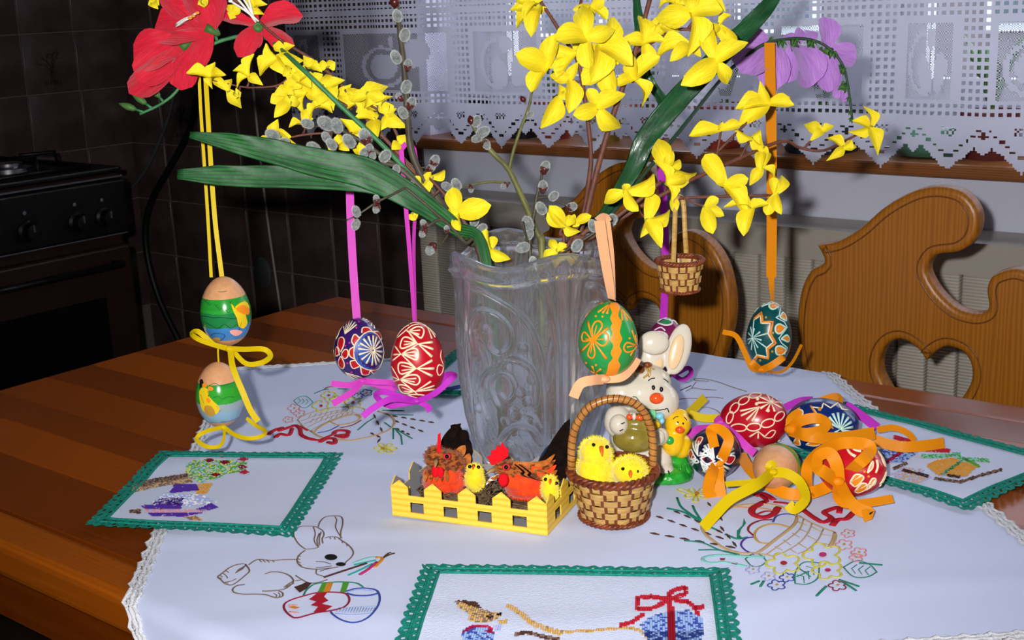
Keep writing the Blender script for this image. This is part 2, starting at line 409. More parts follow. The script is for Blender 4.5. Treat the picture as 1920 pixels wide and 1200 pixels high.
def lace_solid(i, j):
    x = LX0+(i+.5)*LC; z = LZ0+(j+.5)*LC
    chk = (i+j) % 2 == 0
    u = ((x+1.76)/.1085+.5) % 1; d = abs(u-.5)*2
    zb = .885+(d*.050 if d < .76 else .038-(d-.76)*.055)
    if z < zb: return False
    if z < .956:
        zv = .906+d*.048
        if d < .9 and abs(z-zv) < LC*.8 and j % 2 == 0: return False
        if d < .22 and .938+d*.02 < z < .951: return chk
        if d > .955 and abs(z-.938) < LC*1.6: return False
        if d > .86 and abs(z-.938) < LC*.55: return False
        return True
    hole = (i % 3 != 0)
    if z < .986: return not (hole and (j % 3 != 0) and .963 < z)
    if z < 1.111:
        for n, (a, b) in enumerate(SQ):
            if a < x < b:
                if x < a+.006 or x > b-.006 or z < .991 or z > 1.106: return True
                cx = (a+b)/2; hx = (b-a)/2; cz = 1.046
                if n % 2 == 1:
                    e = ellin(x, z, cx-hx*.2, cz-.008, min(hx*.6, .07), .042)
                    if .72 < e < 1 or e < .4: return True
                    if ellin(x, z, cx+hx*.45, cz+.018, hx*.28, .028, .3) < 1: return True
                    if ellin(x, z, cx-.0, cz+.043, .006, .012) < 1: return True
                else:
                    if ellin(x, z, cx-hx*.1, cz-.018, hx*.24, .030, .15) < 1 or ellin(x, z, cx+hx*.42, cz-.014, hx*.22, .030, -.1) < 1: return True
                    e = ellin(x, z, cx-hx*.1, cz, hx*.62, .048)
                    if .7 < e < 1.05 and x < cx-hx*.12: return True
                    if ellin(x, z, cx+hx*.1, cz+.036, hx*.16, .016) < 1: return True
                return 2
        for n in range(len(SQ)-1):
            if SQ[n][1]+.006 < x < SQ[n+1][0]-.006: return not (hole and (j % 3 != 0))
        return True
    if z < 1.142: return not (hole and (j % 3 != 0) and z > 1.116)
    if z < 1.154: return True
    if z < 1.235: return not (hole and (j % 3 != 0))
    if z < 1.40: return chk if 1.25 < z < 1.38 and (x*4) % 1 < .7 else True
    return True
g = G(); idx = {}
def lv(i, j):
    if (i, j) not in idx:
        x = LX0+LC*(3*(i//3)+(0, 1.35, 2.175)[i % 3]); z = LZ0+LC*(3*(j//3)+(0, 1.45, 2.225)[j % 3]); idx[(i, j)] = len(g.v); g.v.append(Vector((x, fold(x, z), z)))
    return idx[(i, j)]
for i in range(NI):
    for j in range(NJ):
        q_ = lace_solid(i, j)
        if q_ is True: g.f.append((lv(i, j), lv(i+1, j), lv(i+1, j+1), lv(i, j+1))); g.m.append(0)
        elif q_ == 2:                                   # fine net: the cell in four, two of them open
            a_, b_, c_, d_ = (g.v[n_] for n_ in (lv(i, j), lv(i+1, j), lv(i+1, j+1), lv(i, j+1))); m0 = (a_+b_+c_+d_)/4; e0, e1, e2, e3 = (a_+b_)/2, (b_+c_)/2, (c_+d_)/2, (d_+a_)/2
            k_ = len(g.v); g.v += [a_, e0, m0, e3, e1, c_, e2]; g.f += [(k_, k_+1, k_+2, k_+3), (k_+2, k_+4, k_+5, k_+6)]; g.m += [0, 0]
cu = thing('lace_curtain', (-.9, 1.905, .884), 'white filet lace curtain with fruit motifs and zigzag hem hanging before the window', 'curtain')
part('lace_panel', g, M_lace, cu, smooth=True)
part('curtain_rod', G().tube([(-2.2, 1.905, 1.425), (.42, 1.905, 1.425)], .007, 10), mat('rod_white', '#cfcfd4', .4), cu)
for x in (-2.17, .39): part('bracket', G().box((x-.008, 1.9, 1.41), (x+.008, 1.985, 1.44)), M_frame, cu, smooth=False)

# ------------------------------------------------------------------ things on the sill, seen under and through the lace
def pot(px_, r, h, col, lab, cat='flower pot', plant=None, y=2.02, name='flower_pot'):
    p = wally(px_, 290, y); x = p.x
    t = thing(name, (x, y, WZ0), lab, cat)
    g = G().lathe([(r*.70, 0), (r*.72, .002), (r*.92, h*.8), (r, h*.8), (r*1.03, h), (r*.93, h), (r*.88, h*.86), (.001, h*.84)], 28, M=Matrix.Translation((x, y, WZ0)))
    part('pot', g, mat('pot_'+col[1:], col, .6, col2=col, bump=.1), t, sharp=50)
    if plant:
        rr = random.Random(int(px_)); g = G()
        for q in range(plant):
            a = rr.uniform(0, 6.28); l = rr.uniform(.06, .13); b = Vector((x, y, WZ0+h*.84)); tip = b+Vector((math.cos(a)*l*.45, math.sin(a)*l*.28, l))
            mid = b.lerp(tip, .55)+Vector((0, 0, .02)); P = cr([b, mid, tip], 4)
            g.ribbon(P, [.004, .006, .010, .013, .016, .017, .015, .010, .003], [Vector((-math.sin(a), math.cos(a), .2))]*len(P), .0005)
        part('leaves', g, mat('houseplant_leaf', '#3f6d35', .5, col2='#5d8c46', scale=30), t)
    return t
pot(1040, .042, .075, '#8a2f22', 'red terracotta pot on the sill just right of the upright willow twig', plant=12)
pot(1135, .040, .06, '#8f7f24', 'low mustard yellow pot on the sill behind the tall forsythia', plant=10)
pot(1215, .040, .07, '#7d2b20', 'brick red pot on the sill behind the upright green leaf', plant=10)
pot(1360, .055, .075, '#93351f', 'wide terracotta pot on the sill left of the orange ribbon', plant=14)
pot(1540, .085, .07, '#2a2f38', 'dark slate bowl on the sill right of the orange ribbon', plant=12)
pot(1855, .050, .075, '#5a1f18', 'dark maroon pot at the right end of the sill', plant=12)
x = wally(945, 268, 2.03).x
single('planter_trough', G().box((x-.11, 1.99, WZ0), (x+.09, 2.07, WZ0+.045)), mat('trough_black', '#121112', .5), 'low black planter trough on the sill behind the willow twig', 'planter', smooth=False)
p = wally(1745, 300, 2.02)
gb = thing('glass_jar', (p.x, 2.02, WZ0), 'squat greenish glass jar on the sill left of the maroon pot', 'jar')
part('glass', G().lathe([(.03, 0), (.055, .004), (.062, .02), (.058, .04), (.045, .05), (.043, .05), (.055, .038), (.058, .02), (.05, .008), (.001, .007)], 28, M=Matrix.Translation((p.x, 2.02, WZ0))), mat('green_glass', '#7fc0a0', .05, trans=.75), gb)
part('contents', G().lathe([(.04, .009), (.052, .02), (.045, .03), (.001, .031)], 20, M=Matrix.Translation((p.x, 2.02, WZ0))), mat('jar_contents', '#b8ad88', .8), gb)
# ================================================================== STOVE AND WALL FITTINGS
M_stove = mat('dark_brown_enamel', '#22120e', 0.4, 0.3)
M_black = mat('black_enamel', '#090809', 0.42, 0.25)
M_oglass = mat('oven_glass', '#050607', 0.12, 0.5)
M_chrome = mat('dull_chrome', '#8a8a8e', 0.35, metal=1.0)
SX0, SX1, SY0, SY1, SH = XL+0.012, -2.25, 0.93, 1.53, 0.85
st = thing('gas_stove', ((SX0+SX1)/2, (SY0+SY1)/2, 0), 'dark brown gas stove with knobs and glass oven door against the tiled wall', 'stove')
o = part('body', G().box((SX0, SY0, .06), (SX1-.03, SY1, SH)), M_stove, st, smooth=False); bevel(o, .006)
o = part('plinth', G().box((SX0+.05, SY0+.02, 0), (SX1-.07, SY1-.02, .06)), M_black, st, smooth=False)
o = part('hob', G().box((SX0, SY0, SH), (SX1-.01, SY1, SH+.012)), M_black, st, smooth=False); bevel(o, .004)
for (bx, by) in ((SX0+.17, SY0+.16), (SX0+.17, SY1-.16), (SX1-.17, SY0+.16), (SX1-.17, SY1-.16)):
    bn = part('burner', G().lathe([(.045, SH+.012), (.045, SH+.02), (.03, SH+.024), (.03, SH+.03), (.001, SH+.031)], 20, M=Matrix.Translation((bx, by, 0))), M_chrome, st, sharp=40)
    gr = G()
    for a in range(4):
        an = a*PI/2; d = Vector((math.cos(an), math.sin(an), 0)); c = Vector((bx, by, SH+.012))
        gr.tube([c+d*.115, c+d*.11+Vector((0, 0, .028)), c+d*.03+Vector((0, 0, .03))], .004, 6)
        e = Vector((-d.y, d.x, 0)); gr.tube([c+d*.115+e*.115+Vector((0, 0, .004)), c+d*.115-e*.115+Vector((0, 0, .004))], .004, 6)
    part('pan_support', gr, M_black, st)
o = part('control_panel', G().box((SX1-.03, SY0, .725), (SX1, SY1, .838)), M_black, st, smooth=False); bevel(o, .006, 3)
part('trim_strip', G().box((SX1-.001, SY0+.01, .842), (SX1+.004, SY1-.01, .8455)).box((SX1-.001, SY0+.01, .724), (SX1+.0015, SY1-.01, .7265)), mat('trim_grey', '#4a4a50', .3), st, smooth=False)
for i, y in enumerate((SY1-.062, SY1-.125, SY1-.235, SY1-.315, SY1-.395, SY1-.475, SY1-.545)):
    kn = part('knob', G().lathe([(.021, 0), (.021, .006), (.016, .01), (.014, .026), (.001, .027)], 18, M=frame((SX1, y, .765), (0, 1, 0), (0, 0, 1), (1, 0, 0))), M_black, st, sharp=40)
    part('pointer', G().box((SX1+.026, y-.0015, .765), (SX1+.0285, y+.0015, .779)), M_chrome, kn, smooth=False)
    part('dial_mark', G().lathe([(.004, 0), (.004, .001), (.001, .0012)], 10, M=frame((SX1, y, .80), (0, 1, 0), (0, 0, 1), (1, 0, 0))), mat('dial_white', '#5a5a60', .5), st)
dr = part('oven_door', G().box((SX1-.03, SY0+.005, .16), (SX1-.002, SY1-.005, .70)), M_stove, st, smooth=False); bevel(dr, .006, 3)
part('oven_window', G().box((SX1-.004, SY0+.08, .26), (SX1+.001, SY1-.08, .60)), M_oglass, dr, smooth=False)
hg = G().tube([(SX1-.002, SY0+.05, .665), (SX1+.03, SY0+.05, .667), (SX1+.03, SY1-.05, .667), (SX1-.002, SY1-.05, .665)], .007, 8)
part('handle', hg, M_black, dr)
part('drawer_front', G().box((SX1-.03, SY0+.005, .07), (SX1-.004, SY1-.005, .15)), M_stove, st, smooth=False)

def wallpts(L, y): return [wally(a, b, y) for a, b in L]
P = cr(wallpts([(376, 120), (370, 180), (352, 250), (318, 315), (287, 370), (273, 425), (278, 490), (300, 565), (338, 645), (360, 700)], 1.955), 5)
single('gas_hose', G().tube(P, .0085, 10), M_dark, 'thick black rubber hose looping down the tiled corner beside the stove', 'hose')
P = cr(wallpts([(330, 150), (320, 205), (300, 262), (272, 320), (243, 357)], 1.962), 5)
single('wall_cable', G().tube(P, .0045, 8), mat('grey_cable', '#4a4b50', .5), 'thin grey cable running down the tiled corner left of the hose', 'cable')
P = wallpts([(466, 60), (478, 200), (500, 400), (527, 590), (540, 690)], 1.968)
single('pale_cable', G().tube(cr(P, 4), .0032, 8), mat('pale_cord', '#8d8780', .6), 'thin pale cable hanging straight down the brown back tiles', 'cable')
c = wally(492, 512, 1.97)
single('wall_disc', G().lathe([(.0, -.004), (.030, -.004), (.030, .001), (.026, .004), (.001, .005)], 28, M=frame(c, (1, 0, 0), (0, 0, 1.35), (0, -1, 0))), mat('dull_grey_plate', '#3f4140', .6), 'dull grey oval cover plate on the brown back tiles', 'cover plate', sharp=40)

# ================================================================== CHAIRS
M_chair = wave_mat('honey_ash_wood', '#9c5c10', '#ae6c14', 60, 'X', 0.38, stretch=(1, 1, .05), dist=7.0, dscale=1.5, noise_amt=0.25, bump=0.05, lo=.1, hi=.9)
M_edge = wave_mat('honey_ash_edge', '#6c3d16', '#7e4a1c', 60, 'X', 0.33, stretch=(1, 1, .07), dist=5.0, noise_amt=0.3)
OUT = [(-0.12, 0.60), (-0.146, 0.654), (-0.16, 0.688), (-0.168, 0.723), (-0.169, 0.758), (-0.164, 0.794), (-0.152, 0.82), (-0.134, 0.833), (-0.144, 0.854), (-0.115, 0.862), (-0.088, 0.88), (-0.062, 0.905), (-0.036, 0.923), (-0.011, 0.934), (0.014, 0.936), (0.036, 0.93), (0.051, 0.913), (0.054, 0.894), (0.048, 0.875), (0.033, 0.862), (0.011, 0.857), (0.002, 0.852), (-0.004, 0.838), (0.002, 0.823), (0.014, 0.808), (0.033, 0.794), (0.052, 0.79), (0.065, 0.793), (0.07, 0.801), (0.067, 0.82), (0.071, 0.835), (0.083, 0.844), (0.1, 0.848), (0.12, 0.842), (0.14, 0.826), (0.155, 0.8), (0.163, 0.766), (0.163, 0.732), (0.155, 0.698), (0.14, 0.654), (0.12, 0.60), (0.085, 0.45), (-0.085, 0.45)]
HRT = [(0.0, 0.725), (-0.012, 0.739), (-0.033, 0.747), (-0.051, 0.736), (-0.059, 0.711), (-0.051, 0.688), (-0.026, 0.657), (0.0, 0.634), (0.028, 0.660), (0.051, 0.697), (0.055, 0.721), (0.046, 0.74), (0.026, 0.746), (0.011, 0.738)]
def smooth_loop(L, sharp):
    """Catmull-Rom with hard corners at the listed indices"""
    n = len(L); out = []
    for i in range(n):
        p1, p2 = Vector(L[i]), Vector(L[(i+1) % n])
        p0 = p1*2-p2 if i in sharp else Vector(L[i-1]); p3 = p2*2-p1 if (i+1) % n in sharp else Vector(L[(i+2) % n])
        for j in range(4):
            t = j/4; out.append(((p1*2)+(p2-p0)*t+(p0*2-p1*5+p2*4-p3)*t*t+(p1*3-p0-p2*3+p3)*t**3)*.5)
    return out
def chair(cx, cy, lean, lab, rz=0.0, dz=0.0):
    t = thing('carved_chair', (cx, cy-.2, 0), lab, 'chair', 'carved wooden chairs by the radiator')
    M = Matrix.Translation((cx, cy, .725+dz)) @ Matrix.Rotation(rz, 4, 'Z') @ Matrix.Rotation(PI/2-lean, 4, 'X')
    L0 = [(x, z-.725) for x, z in OUT]; L1 = [(x, z-.725) for x, z in HRT]
    o0 = smooth_loop(L0, {0, 8, 40, 41, 42}); o1 = smooth_loop(L1, {0})
    g = outline([o0, o1], .026, .006, 3)
    g.v = [M @ p for p in g.v]
    bk = part('backrest', g, M_chair, t, sharp=50)
    # raised bead following the sawn edge
    def inset(L, d):
        n = len(L); A = sum(L[i].x*L[(i+1) % n].y-L[(i+1) % n].x*L[i].y for i in range(n)); s_ = 1 if A > 0 else -1; r_ = []
        for i in range(n):
            t_ = (L[(i+1) % n]-L[i-1]); t_ = t_.normalized() if t_.length > 1e-9 else Vector((1, 0)); r_.append(L[i]+Vector((-t_.y, t_.x))*d*s_)
        return r_
    gb = G()
    for L, d in ((o0, .011), (o1, -.011)):
        q = [M @ Vector((p.x, p.y, .0128)) for p in inset(L, d)]
        gb.tube(q, .0012, 5, closed=True)
    part('edge_bead', gb, M_edge, bk)
    R2 = Matrix.Translation((cx, cy, 0)) @ Matrix.Rotation(rz, 4, 'Z')
    sg = outline([[(-.19, -.4), (.19, -.4), (.17, -.02), (-.17, -.02)]], .03, .006, 2, R2 @ Matrix.Translation((0, 0, .445)))
    part('seat', sg, M_chair, t, sharp=50)
    for (x, y, ox, oy) in ((-.15, -.36, -.03, -.03), (.15, -.36, .03, -.03), (-.13, -.07, -.03, .03), (.13, -.07, .03, .03)):
        part('leg', G().tube([R2 @ Vector((x, y, .435)), R2 @ Vector((x+ox, y+oy, 0))], [.02, .014], 10), M_chair, t, sharp=40)
    return t
chair(-.524, 1.45, .0, 'carved wooden chair with a heart cutout standing nearest, right of the teal egg')
chair(-.952, 1.45, .0, 'carved wooden chair with a heart cutout behind the hanging little basket', dz=.0085)

# ================================================================== TABLE
def plank_mat(i, a, b): return wave_mat('table_plank_wood_%d' % i, a, b, 16+i*3, 'Y', 0.28, stretch=(.10, 3, 3), dist=6+i*.5, dscale=1.0, noise_amt=.3, spec=.5, bump=.02, lo=.0, hi=1.0)
PM = [plank_mat(0, '#984606', '#a44e0a'), plank_mat(1, '#7c3604', '#863e06'), plank_mat(2, '#8a3e05', '#964607'), plank_mat(3, '#763202', '#803a05'), plank_mat(4, '#9c4c08', '#aa560e')]
TX0, TX1, TY0, TY1 = -1.345, -.075, .478, 1.255
tb = thing('dining_table', ((TX0+TX1)/2, (TY0+TY1)/2, 0), 'honey brown plank dining table under the white embroidered cloth', 'table')
ys = [TY0, .5205, .599, .6594, .71, .775, .835, .90, .96, 1.025, 1.085, 1.145, 1.20, TY1]
order = [4, 3, 0, 1, 2, 3, 0, 1, 4, 1, 0, 3, 2]
for i in range(len(ys)-1):
    a, b = ys[i], ys[i+1]
    g = G().box((TX0, a, TZ-.034), (TX1, b, TZ))
    pl = part('plank', g, PM[order[i]], tb, smooth=False)
    if i in (0, len(ys)-2): bevel(pl, .008, 3)
    else: bevel(pl, .0004, 1)
M_under = PM[3]
part('apron', G().box((TX0+.06, TY0+.05, TZ-.12), (TX1-.06, TY0+.072, TZ-.0345)), M_under, tb, smooth=False)
part('apron', G().box((TX0+.06, TY1-.072, TZ-.12), (TX1-.06, TY1-.05, TZ-.0345)), M_under, tb, smooth=False)
part('apron', G().box((TX0+.06, TY0+.0725, TZ-.12), (TX0+.082, TY1-.0725, TZ-.0345)), M_under, tb, smooth=False)
part('apron', G().box((TX1-.082, TY0+.0725, TZ-.12), (TX1-.06, TY1-.0725, TZ-.0345)), M_under, tb, smooth=False)
for x in (TX0+.03, TX1-.09):
    for y in (TY0+.025, TY1-.085):
        lg = part('leg', G().box((x, y, 0), (x+.06, y+.06, TZ-.0345)), M_under, tb, smooth=False); bevel(lg, .004)

# ================================================================== TABLECLOTH
M_cloth = mat('white_linen', '#c6cde8', 0.85, 0.15, bump=0.15, bscale=900, sheen=0.1)
M_hem = mat('white_crochet', '#d9d9de', 0.9, 0.1, bump=0.8, bscale=700)
Q0 = Vector((-1.157, .905)); Q1 = Vector((-.666, 1.351)); Q2 = Vector((-.165, .825)); Q3 = Q0+Q2-Q1
def cz(x, y):
    """height of the cloth above the table top: soft creases"""
    p = Vector((x*6, y*6, 0))
    c = .0010*noise.noise(p)+.0006*noise.noise(p*2.3)
    d = (x*.67-y*.74)
    c += .0012*max(0, math.sin(d*38+2.5*noise.noise(Vector((x*3, y*3, 3)))))**4
    return .0030+c
def drape(x, y, lift=0.0):
    h = cz(x, y)+lift; R = .009
    if y > TY1-.006:
        e = y-(TY1-.006); a = min(e/R, PI/2); ex = max(0, e-R*PI/2); o = R+h-.001
        return Vector((x, TY1-.006+math.sin(a)*o, TZ-.008-.001+math.cos(a)*o+.0*h-ex))
    if y < TY0+.006:
        e = TY0+.006-y; a = min(e/R, PI/2); ex = max(0, e-R*PI/2); o = R+h-.001
        fl = .25*ex+.006*math.sin(x*40)*min(1, ex*20)
        return Vector((x, TY0+.006-math.sin(a)*o-fl, TZ-.009+math.cos(a)*o-ex))
    return Vector((x, y, TZ+h))
def bil(s_, t_): return Q0*(1-s_)*(1-t_)+Q1*s_*(1-t_)+Q2*s_*t_+Q3*(1-s_)*t_
NC = 150; g = G()
for i in range(NC+1):
    for j in range(NC+1):
        q = bil(i/NC, j/NC); g.v.append(drape(q.x, q.y))
for i in range(NC):
    for j in range(NC):
        a = i*(NC+1)+j; g.f.append((a, a+1, a+NC+2, a+NC+1)); g.m.append(0)
cl = thing('tablecloth', (-.66, .87, TZ+.002), 'large white square cloth embroidered with a rabbit and flower baskets, laid cornerwise', 'tablecloth')
part('cloth', g, M_cloth, cl)
# crocheted hem: two rows of loops round the square
g = G()
per = []
for (a, b) in ((Q0, Q1), (Q1, Q2), (Q2, Q3), (Q3, Q0)):
    n = int((b-a).length/.0045)
    for i in range(n): per.append((a.lerp(b, i/n), (b-a).normalized()))
cen = (Q0+Q2)/2
for row, (off, rad) in enumerate(((.000, .0020), (.0040, .0022), (.0078, .0018))):
    P = []; R = []
    for i, (p, t_) in enumerate(per):
        nrm = Vector((t_.y, -t_.x));
        if nrm.dot(p-cen) < 0: nrm = -nrm
        q = p+nrm*(off+.0012*math.sin(i*PI/2*(1+row))+(.0018*abs(math.sin(i*PI/5)) if row == 2 else 0))
        P.append(drape(q.x, q.y, .0006+.0006*(i % 2))); R.append(rad*(.75+.35*(i % 2)))
    g.tube(P, R, 6, closed=True, flat=(Vector((0, 0, 1)), .45))
NP = len(per)
for i in range(NP):                                    # the net between the rows, open every few stitches
    if i % 4 == 1: continue
    V = []
    for q_ in (i, (i+1) % NP):
        p, t_ = per[q_]; nrm = Vector((t_.y, -t_.x)); nrm = -nrm if nrm.dot(p-cen) < 0 else nrm
        for o_ in (0, .0042, .0086): q = p+nrm*o_; V.append(drape(q.x, q.y, .0003))
    if (V[0]-V[3]).length < .012: g.add(V, [(0, 1, 4, 3), (1, 2, 5, 4)])
part('crochet_hem', g, M_hem, cl)
# ================================================================== EMBROIDERY
TH = dict(brown='#7d6658', dkbrown='#4a2a22', red='#b3142a', maroon='#8d1a3a', blue='#33489c', ltblue='#8fa9d6', green='#14806a', teal='#23a097', ltteal='#7cc4b8',
          gold='#c79a4a', tan='#c3a173', yellow='#d6cc4e', magenta='#c2266e', orange='#d98a28', purple='#4c2694', lav='#b3acd8', pink='#df8d8d', black='#15131a', white='#e8e8ea', grass='#4f9a2e')
def thm(c): return mat('thread_'+c, TH[c], 0.6, 0.25, bump=.6, bscale=1500)
TKEYS = list(TH); TMATS = [thm(c) for c in TKEYS]
class Emb:
    def __init__(s, ox, oy, sc): s.ox, s.oy, s.sc = ox, oy, sc; s.g = G()
    def w(s, p):
        q = on(s.ox+p[0]/s.sc, s.oy+p[1]/s.sc, TZ+.003); return Vector((q.x, q.y))
    def line(s, c, r, *P, closed=False, k=4):
        q = [s.w(p) for p in P]
        q = cr(q, k, closed) if len(q) > 2 else [q[0].lerp(q[1], i/4) for i in range(5)]
        s.g.tube([drape(p.x, p.y, .0004) for p in q], r*.001, 6, TKEYS.index(c), closed=closed, flat=(Vector((0, 0, 1)), .4))
    def dash(s, c, r, a, b, n=5):
        a, b = s.w(a), s.w(b)
        for i in range(n):
            p, q = a.lerp(b, (i+.1)/n), a.lerp(b, (i+.75)/n); m_ = p.lerp(q, .5)
            s.g.tube([drape(v.x, v.y, .0004) for v in (p, m_, q)], [r*.0003, r*.0010, r*.0003], 5, TKEYS.index(c))
    def fill(s, c, P, k=1, lift=.0009):
        q = [s.w(p) for p in P]
        if k > 1: q = cr(q, k, True)
        n = len(s.g.v); s.g.v += [drape(p.x, p.y, lift) for p in q]; s.g.f.append(list(range(n, n+len(q)))); s.g.m.append(TKEYS.index(c))
    def ellf(s, c, x, y, rx, ry): s.fill(c, [(x+rx*math.cos(a*.5236), y+ry*math.sin(a*.5236)) for a in range(12)])
    def flower(s, c, x, y, r, cc='gold', n=5, rad=.6, sq=.62):
        P = []
        for i in range(n*6):
            a = 2*PI*i/(n*6); rr_ = r*(.62+.38*abs(math.sin(a*n/2))); P.append((x+rr_*math.cos(a), y+rr_*sq*math.sin(a)))
        s.line(c, rad, *P, closed=True, k=2)
        s.ellf(cc, x, y, r*.2, r*.2*sq)
    def leaf(s, c, a, b, wd=.18, rad=.6, veins=True):
        a, b = Vector(a), Vector(b); d = b-a; n = Vector((-d.y, d.x))*wd
        s.line(c, rad, a, a.lerp(b, .35)+n, a.lerp(b, .75)+n*.8, b, k=4); s.line(c, rad, a, a.lerp(b, .35)-n, a.lerp(b, .75)-n*.8, b, k=4)
        if veins:
            for q in (.25, .45, .65): s.line(c, rad*.7, a.lerp(b, q), a.lerp(b, q+.13)+n*.55); s.line(c, rad*.7, a.lerp(b, q), a.lerp(b, q+.13)-n*.55)
    def satin(s, c, a, b, r=1.1): s.line(c, r*.7, a, Vector(a).lerp(Vector(b), .5), b)
    def done(s, name, parent): return part(name, s.g, TMATS, parent)

# --- rabbit with a brush and three painted eggs, lower left
e = Emb(380, 940, 4.615); B = 'brown'
e.line(B, .7, (400, 550), (440, 520), (490, 503), (600, 512), (700, 505), (810, 503))
e.line(B, .7, (885, 425), (840, 460), (818, 500), (825, 540), (860, 570), (920, 585), (1000, 590), (1100, 580), (1170, 570))
e.line(B, .7, (1060, 325), (1100, 315), (1160, 318), (1200, 340), (1250, 370), (1290, 410), (1303, 450), (1280, 490), (1240, 525), (1230, 545))
e.line(B, .7, (890, 415), (830, 370), (790, 310), (795, 270), (830, 240), (880, 230), (960, 232), (1000, 242))
e.line(B, .6, (960, 240), (975, 290), (965, 340), (985, 380), (1000, 397), (950, 410), (890, 415))
e.line(B, .7, (1000, 245), (1040, 270), (1050, 300), (1035, 330), (1040, 365))
e.line(B, .6, (1010, 290), (990, 340), (1000, 390)); e.line(B, .6, (1025, 280), (1010, 330), (1012, 380))
e.line(B, .7, (1000, 242), (1015, 190), (1050, 150), (1100, 135), (1180, 135), (1210, 160), (1210, 220), (1195, 280), (1195, 325))
e.line(B, .6, (1145, 140), (1160, 170), (1150, 230), (1170, 280), (1205, 325))
e.line(B, .7, (360, 540), (290, 550), (230, 575), (190, 605), (150, 635), (130, 655), (160, 680), (190, 710), (250, 725), (310, 690), (370, 640), (405, 600), (370, 545))
for i in range(5): e.line(B, .5, (370-i*14, 555+i*8), (340-i*12, 590+i*6), (300-i*4, 605+i*4))
e.line(B, .5, (170, 620), (200, 640), (215, 665)); e.line(B, .5, (190, 700), (250, 690), (290, 670))
e.line(B, .7, (365, 722), (300, 730), (260, 760), (275, 790), (350, 805), (450, 805), (540, 810), (590, 825), (640, 838), (690, 825), (690, 795), (660, 780))
e.line(B, .5, (615, 800), (640, 815), (635, 832)); e.line(B, .5, (655, 795), (668, 812), (662, 830))
e.line(B, .7, (540, 630), (600, 612), (680, 618), (750, 645), (785, 690), (760, 730), (700, 765), (600, 778), (515, 780))
e.line(B, .6, (790, 690), (740, 720), (710, 745)); e.line(B, .6, (790, 712), (745, 735), (715, 755))
e.line(B, .7, (805, 645), (850, 675), (920, 710), (1000, 705), (1080, 680)); e.line(B, .6, (985, 592), (985, 630), (1040, 650), (1060, 655))
e.line(B, .6, (800, 690), (850, 685)); e.line('dkbrown', .4, (980, 522), (1050, 525), (1110, 545)); e.line('dkbrown', .4, (980, 575), (1050, 570), (1120, 560)); e.line('dkbrown', .4, (1010, 608), (1070, 590), (1130, 575))
e.line('dkbrown', 1.3, (1050, 660), (1150, 625), (1300, 575), (1420, 535)); e.line('dkbrown', 1.0, (1560, 490), (1610, 465), (1660, 450)); e.line('dkbrown', .8, (1560, 490), (1600, 455), (1630, 443))
e.line('ltteal', 1.2, (1540, 490), (1480, 485), (1400, 500), (1300, 535)); e.line('teal', 1.1, (1500, 510), (1400, 530), (1310, 550)); e.line('teal', 1.1, (1470, 540), (1350, 600), (1260, 640)); e.line('magenta', 1.5, (1510, 525), (1430, 590), (1360, 635)); e.line('orange', 1.4, (1500, 485), (1555, 495), (1520, 540), (1490, 570))
for (x, y, dx, dy) in ((822, 470, 28, 6), (818, 495, 26, 10), (822, 520, 24, 14), (832, 545, 22, 12), (850, 562, 16, 10), (490, 505, 20, 22), (520, 507, 22, 20), (555, 510, 22, 18), (600, 512, 20, 14), (1100, 316, 8, 16), (1140, 318, 8, 18), (1205, 345, 6, 18), (1245, 368, 4, 18), (700, 745, 40, -12), (715, 735, 44, -16), (150, 640, 20, 14), (140, 660, 24, 8), (200, 600, 26, 16), (190, 705, 34, 2)): e.line(B, .5, (x, y), (x+dx, y+dy))
e.fill('dkbrown', [(790, 750), (850, 730), (900, 705), (945, 715), (900, 765), (840, 800)])
e.ellf('black', 1110, 488, 56, 27); e.ellf('black', 1195, 550, 44, 18)
e.line('maroon', .9, (870, 825), (960, 800), (1070, 790), (1170, 792), (1240, 805), (1268, 845), (1260, 890), (1210, 935), (1100, 965), (980, 985), (820, 1030), (760, 1010), (715, 960), (703, 910), (730, 875), (800, 845), closed=True)
e.fill('red', [(1000, 797), (1080, 795), (1050, 835), (1090, 870), (1030, 900), (1125, 925), (1060, 972), (960, 985), (1000, 930), (935, 915), (985, 880), (920, 860)])
e.fill('orange', [(735, 930), (790, 920), (845, 935), (800, 950)]); e.line('pink', .8, (740, 908), (820, 908)); e.line('pink', .8, (750, 972), (830, 985))
e.line('green', .8, (870, 825), (900, 770), (970, 720), (1080, 705), (1220, 700), (1330, 710), (1390, 745)); e.fill('grass', [(995, 795), (1035, 715), (1075, 710), (1045, 795)]); e.fill('orange', [(1045, 795), (1075, 712), (1130, 710), (1100, 790)]); e.fill('grass', [(1190, 792), (1215, 705), (1270, 705), (1235, 797)])
e.line('blue', .9, (1240, 782), (1330, 757), (1430, 757), (1510, 780), (1533, 850), (1510, 930), (1450, 1010), (1370, 1055), (1280, 1065), (1190, 1040), (1130, 1000), (1110, 975)); e.line('blue', 1.0, (1245, 800), (1330, 820), (1440, 820), (1515, 803)); e.line('ltblue', .6, (1260, 790), (1350, 770), (1480, 785))
for i in range(14): e.line('ltblue', .4, (1160+i*24, 985-abs(i-6)*2), (1180+i*24, 935))
e.line('ltblue', .5, (1150, 950), (1300, 930), (1500, 920)); e.line('ltblue', .5, (1150, 990), (1300, 1000), (1470, 985))
e.done('rabbit_embroidery', cl)

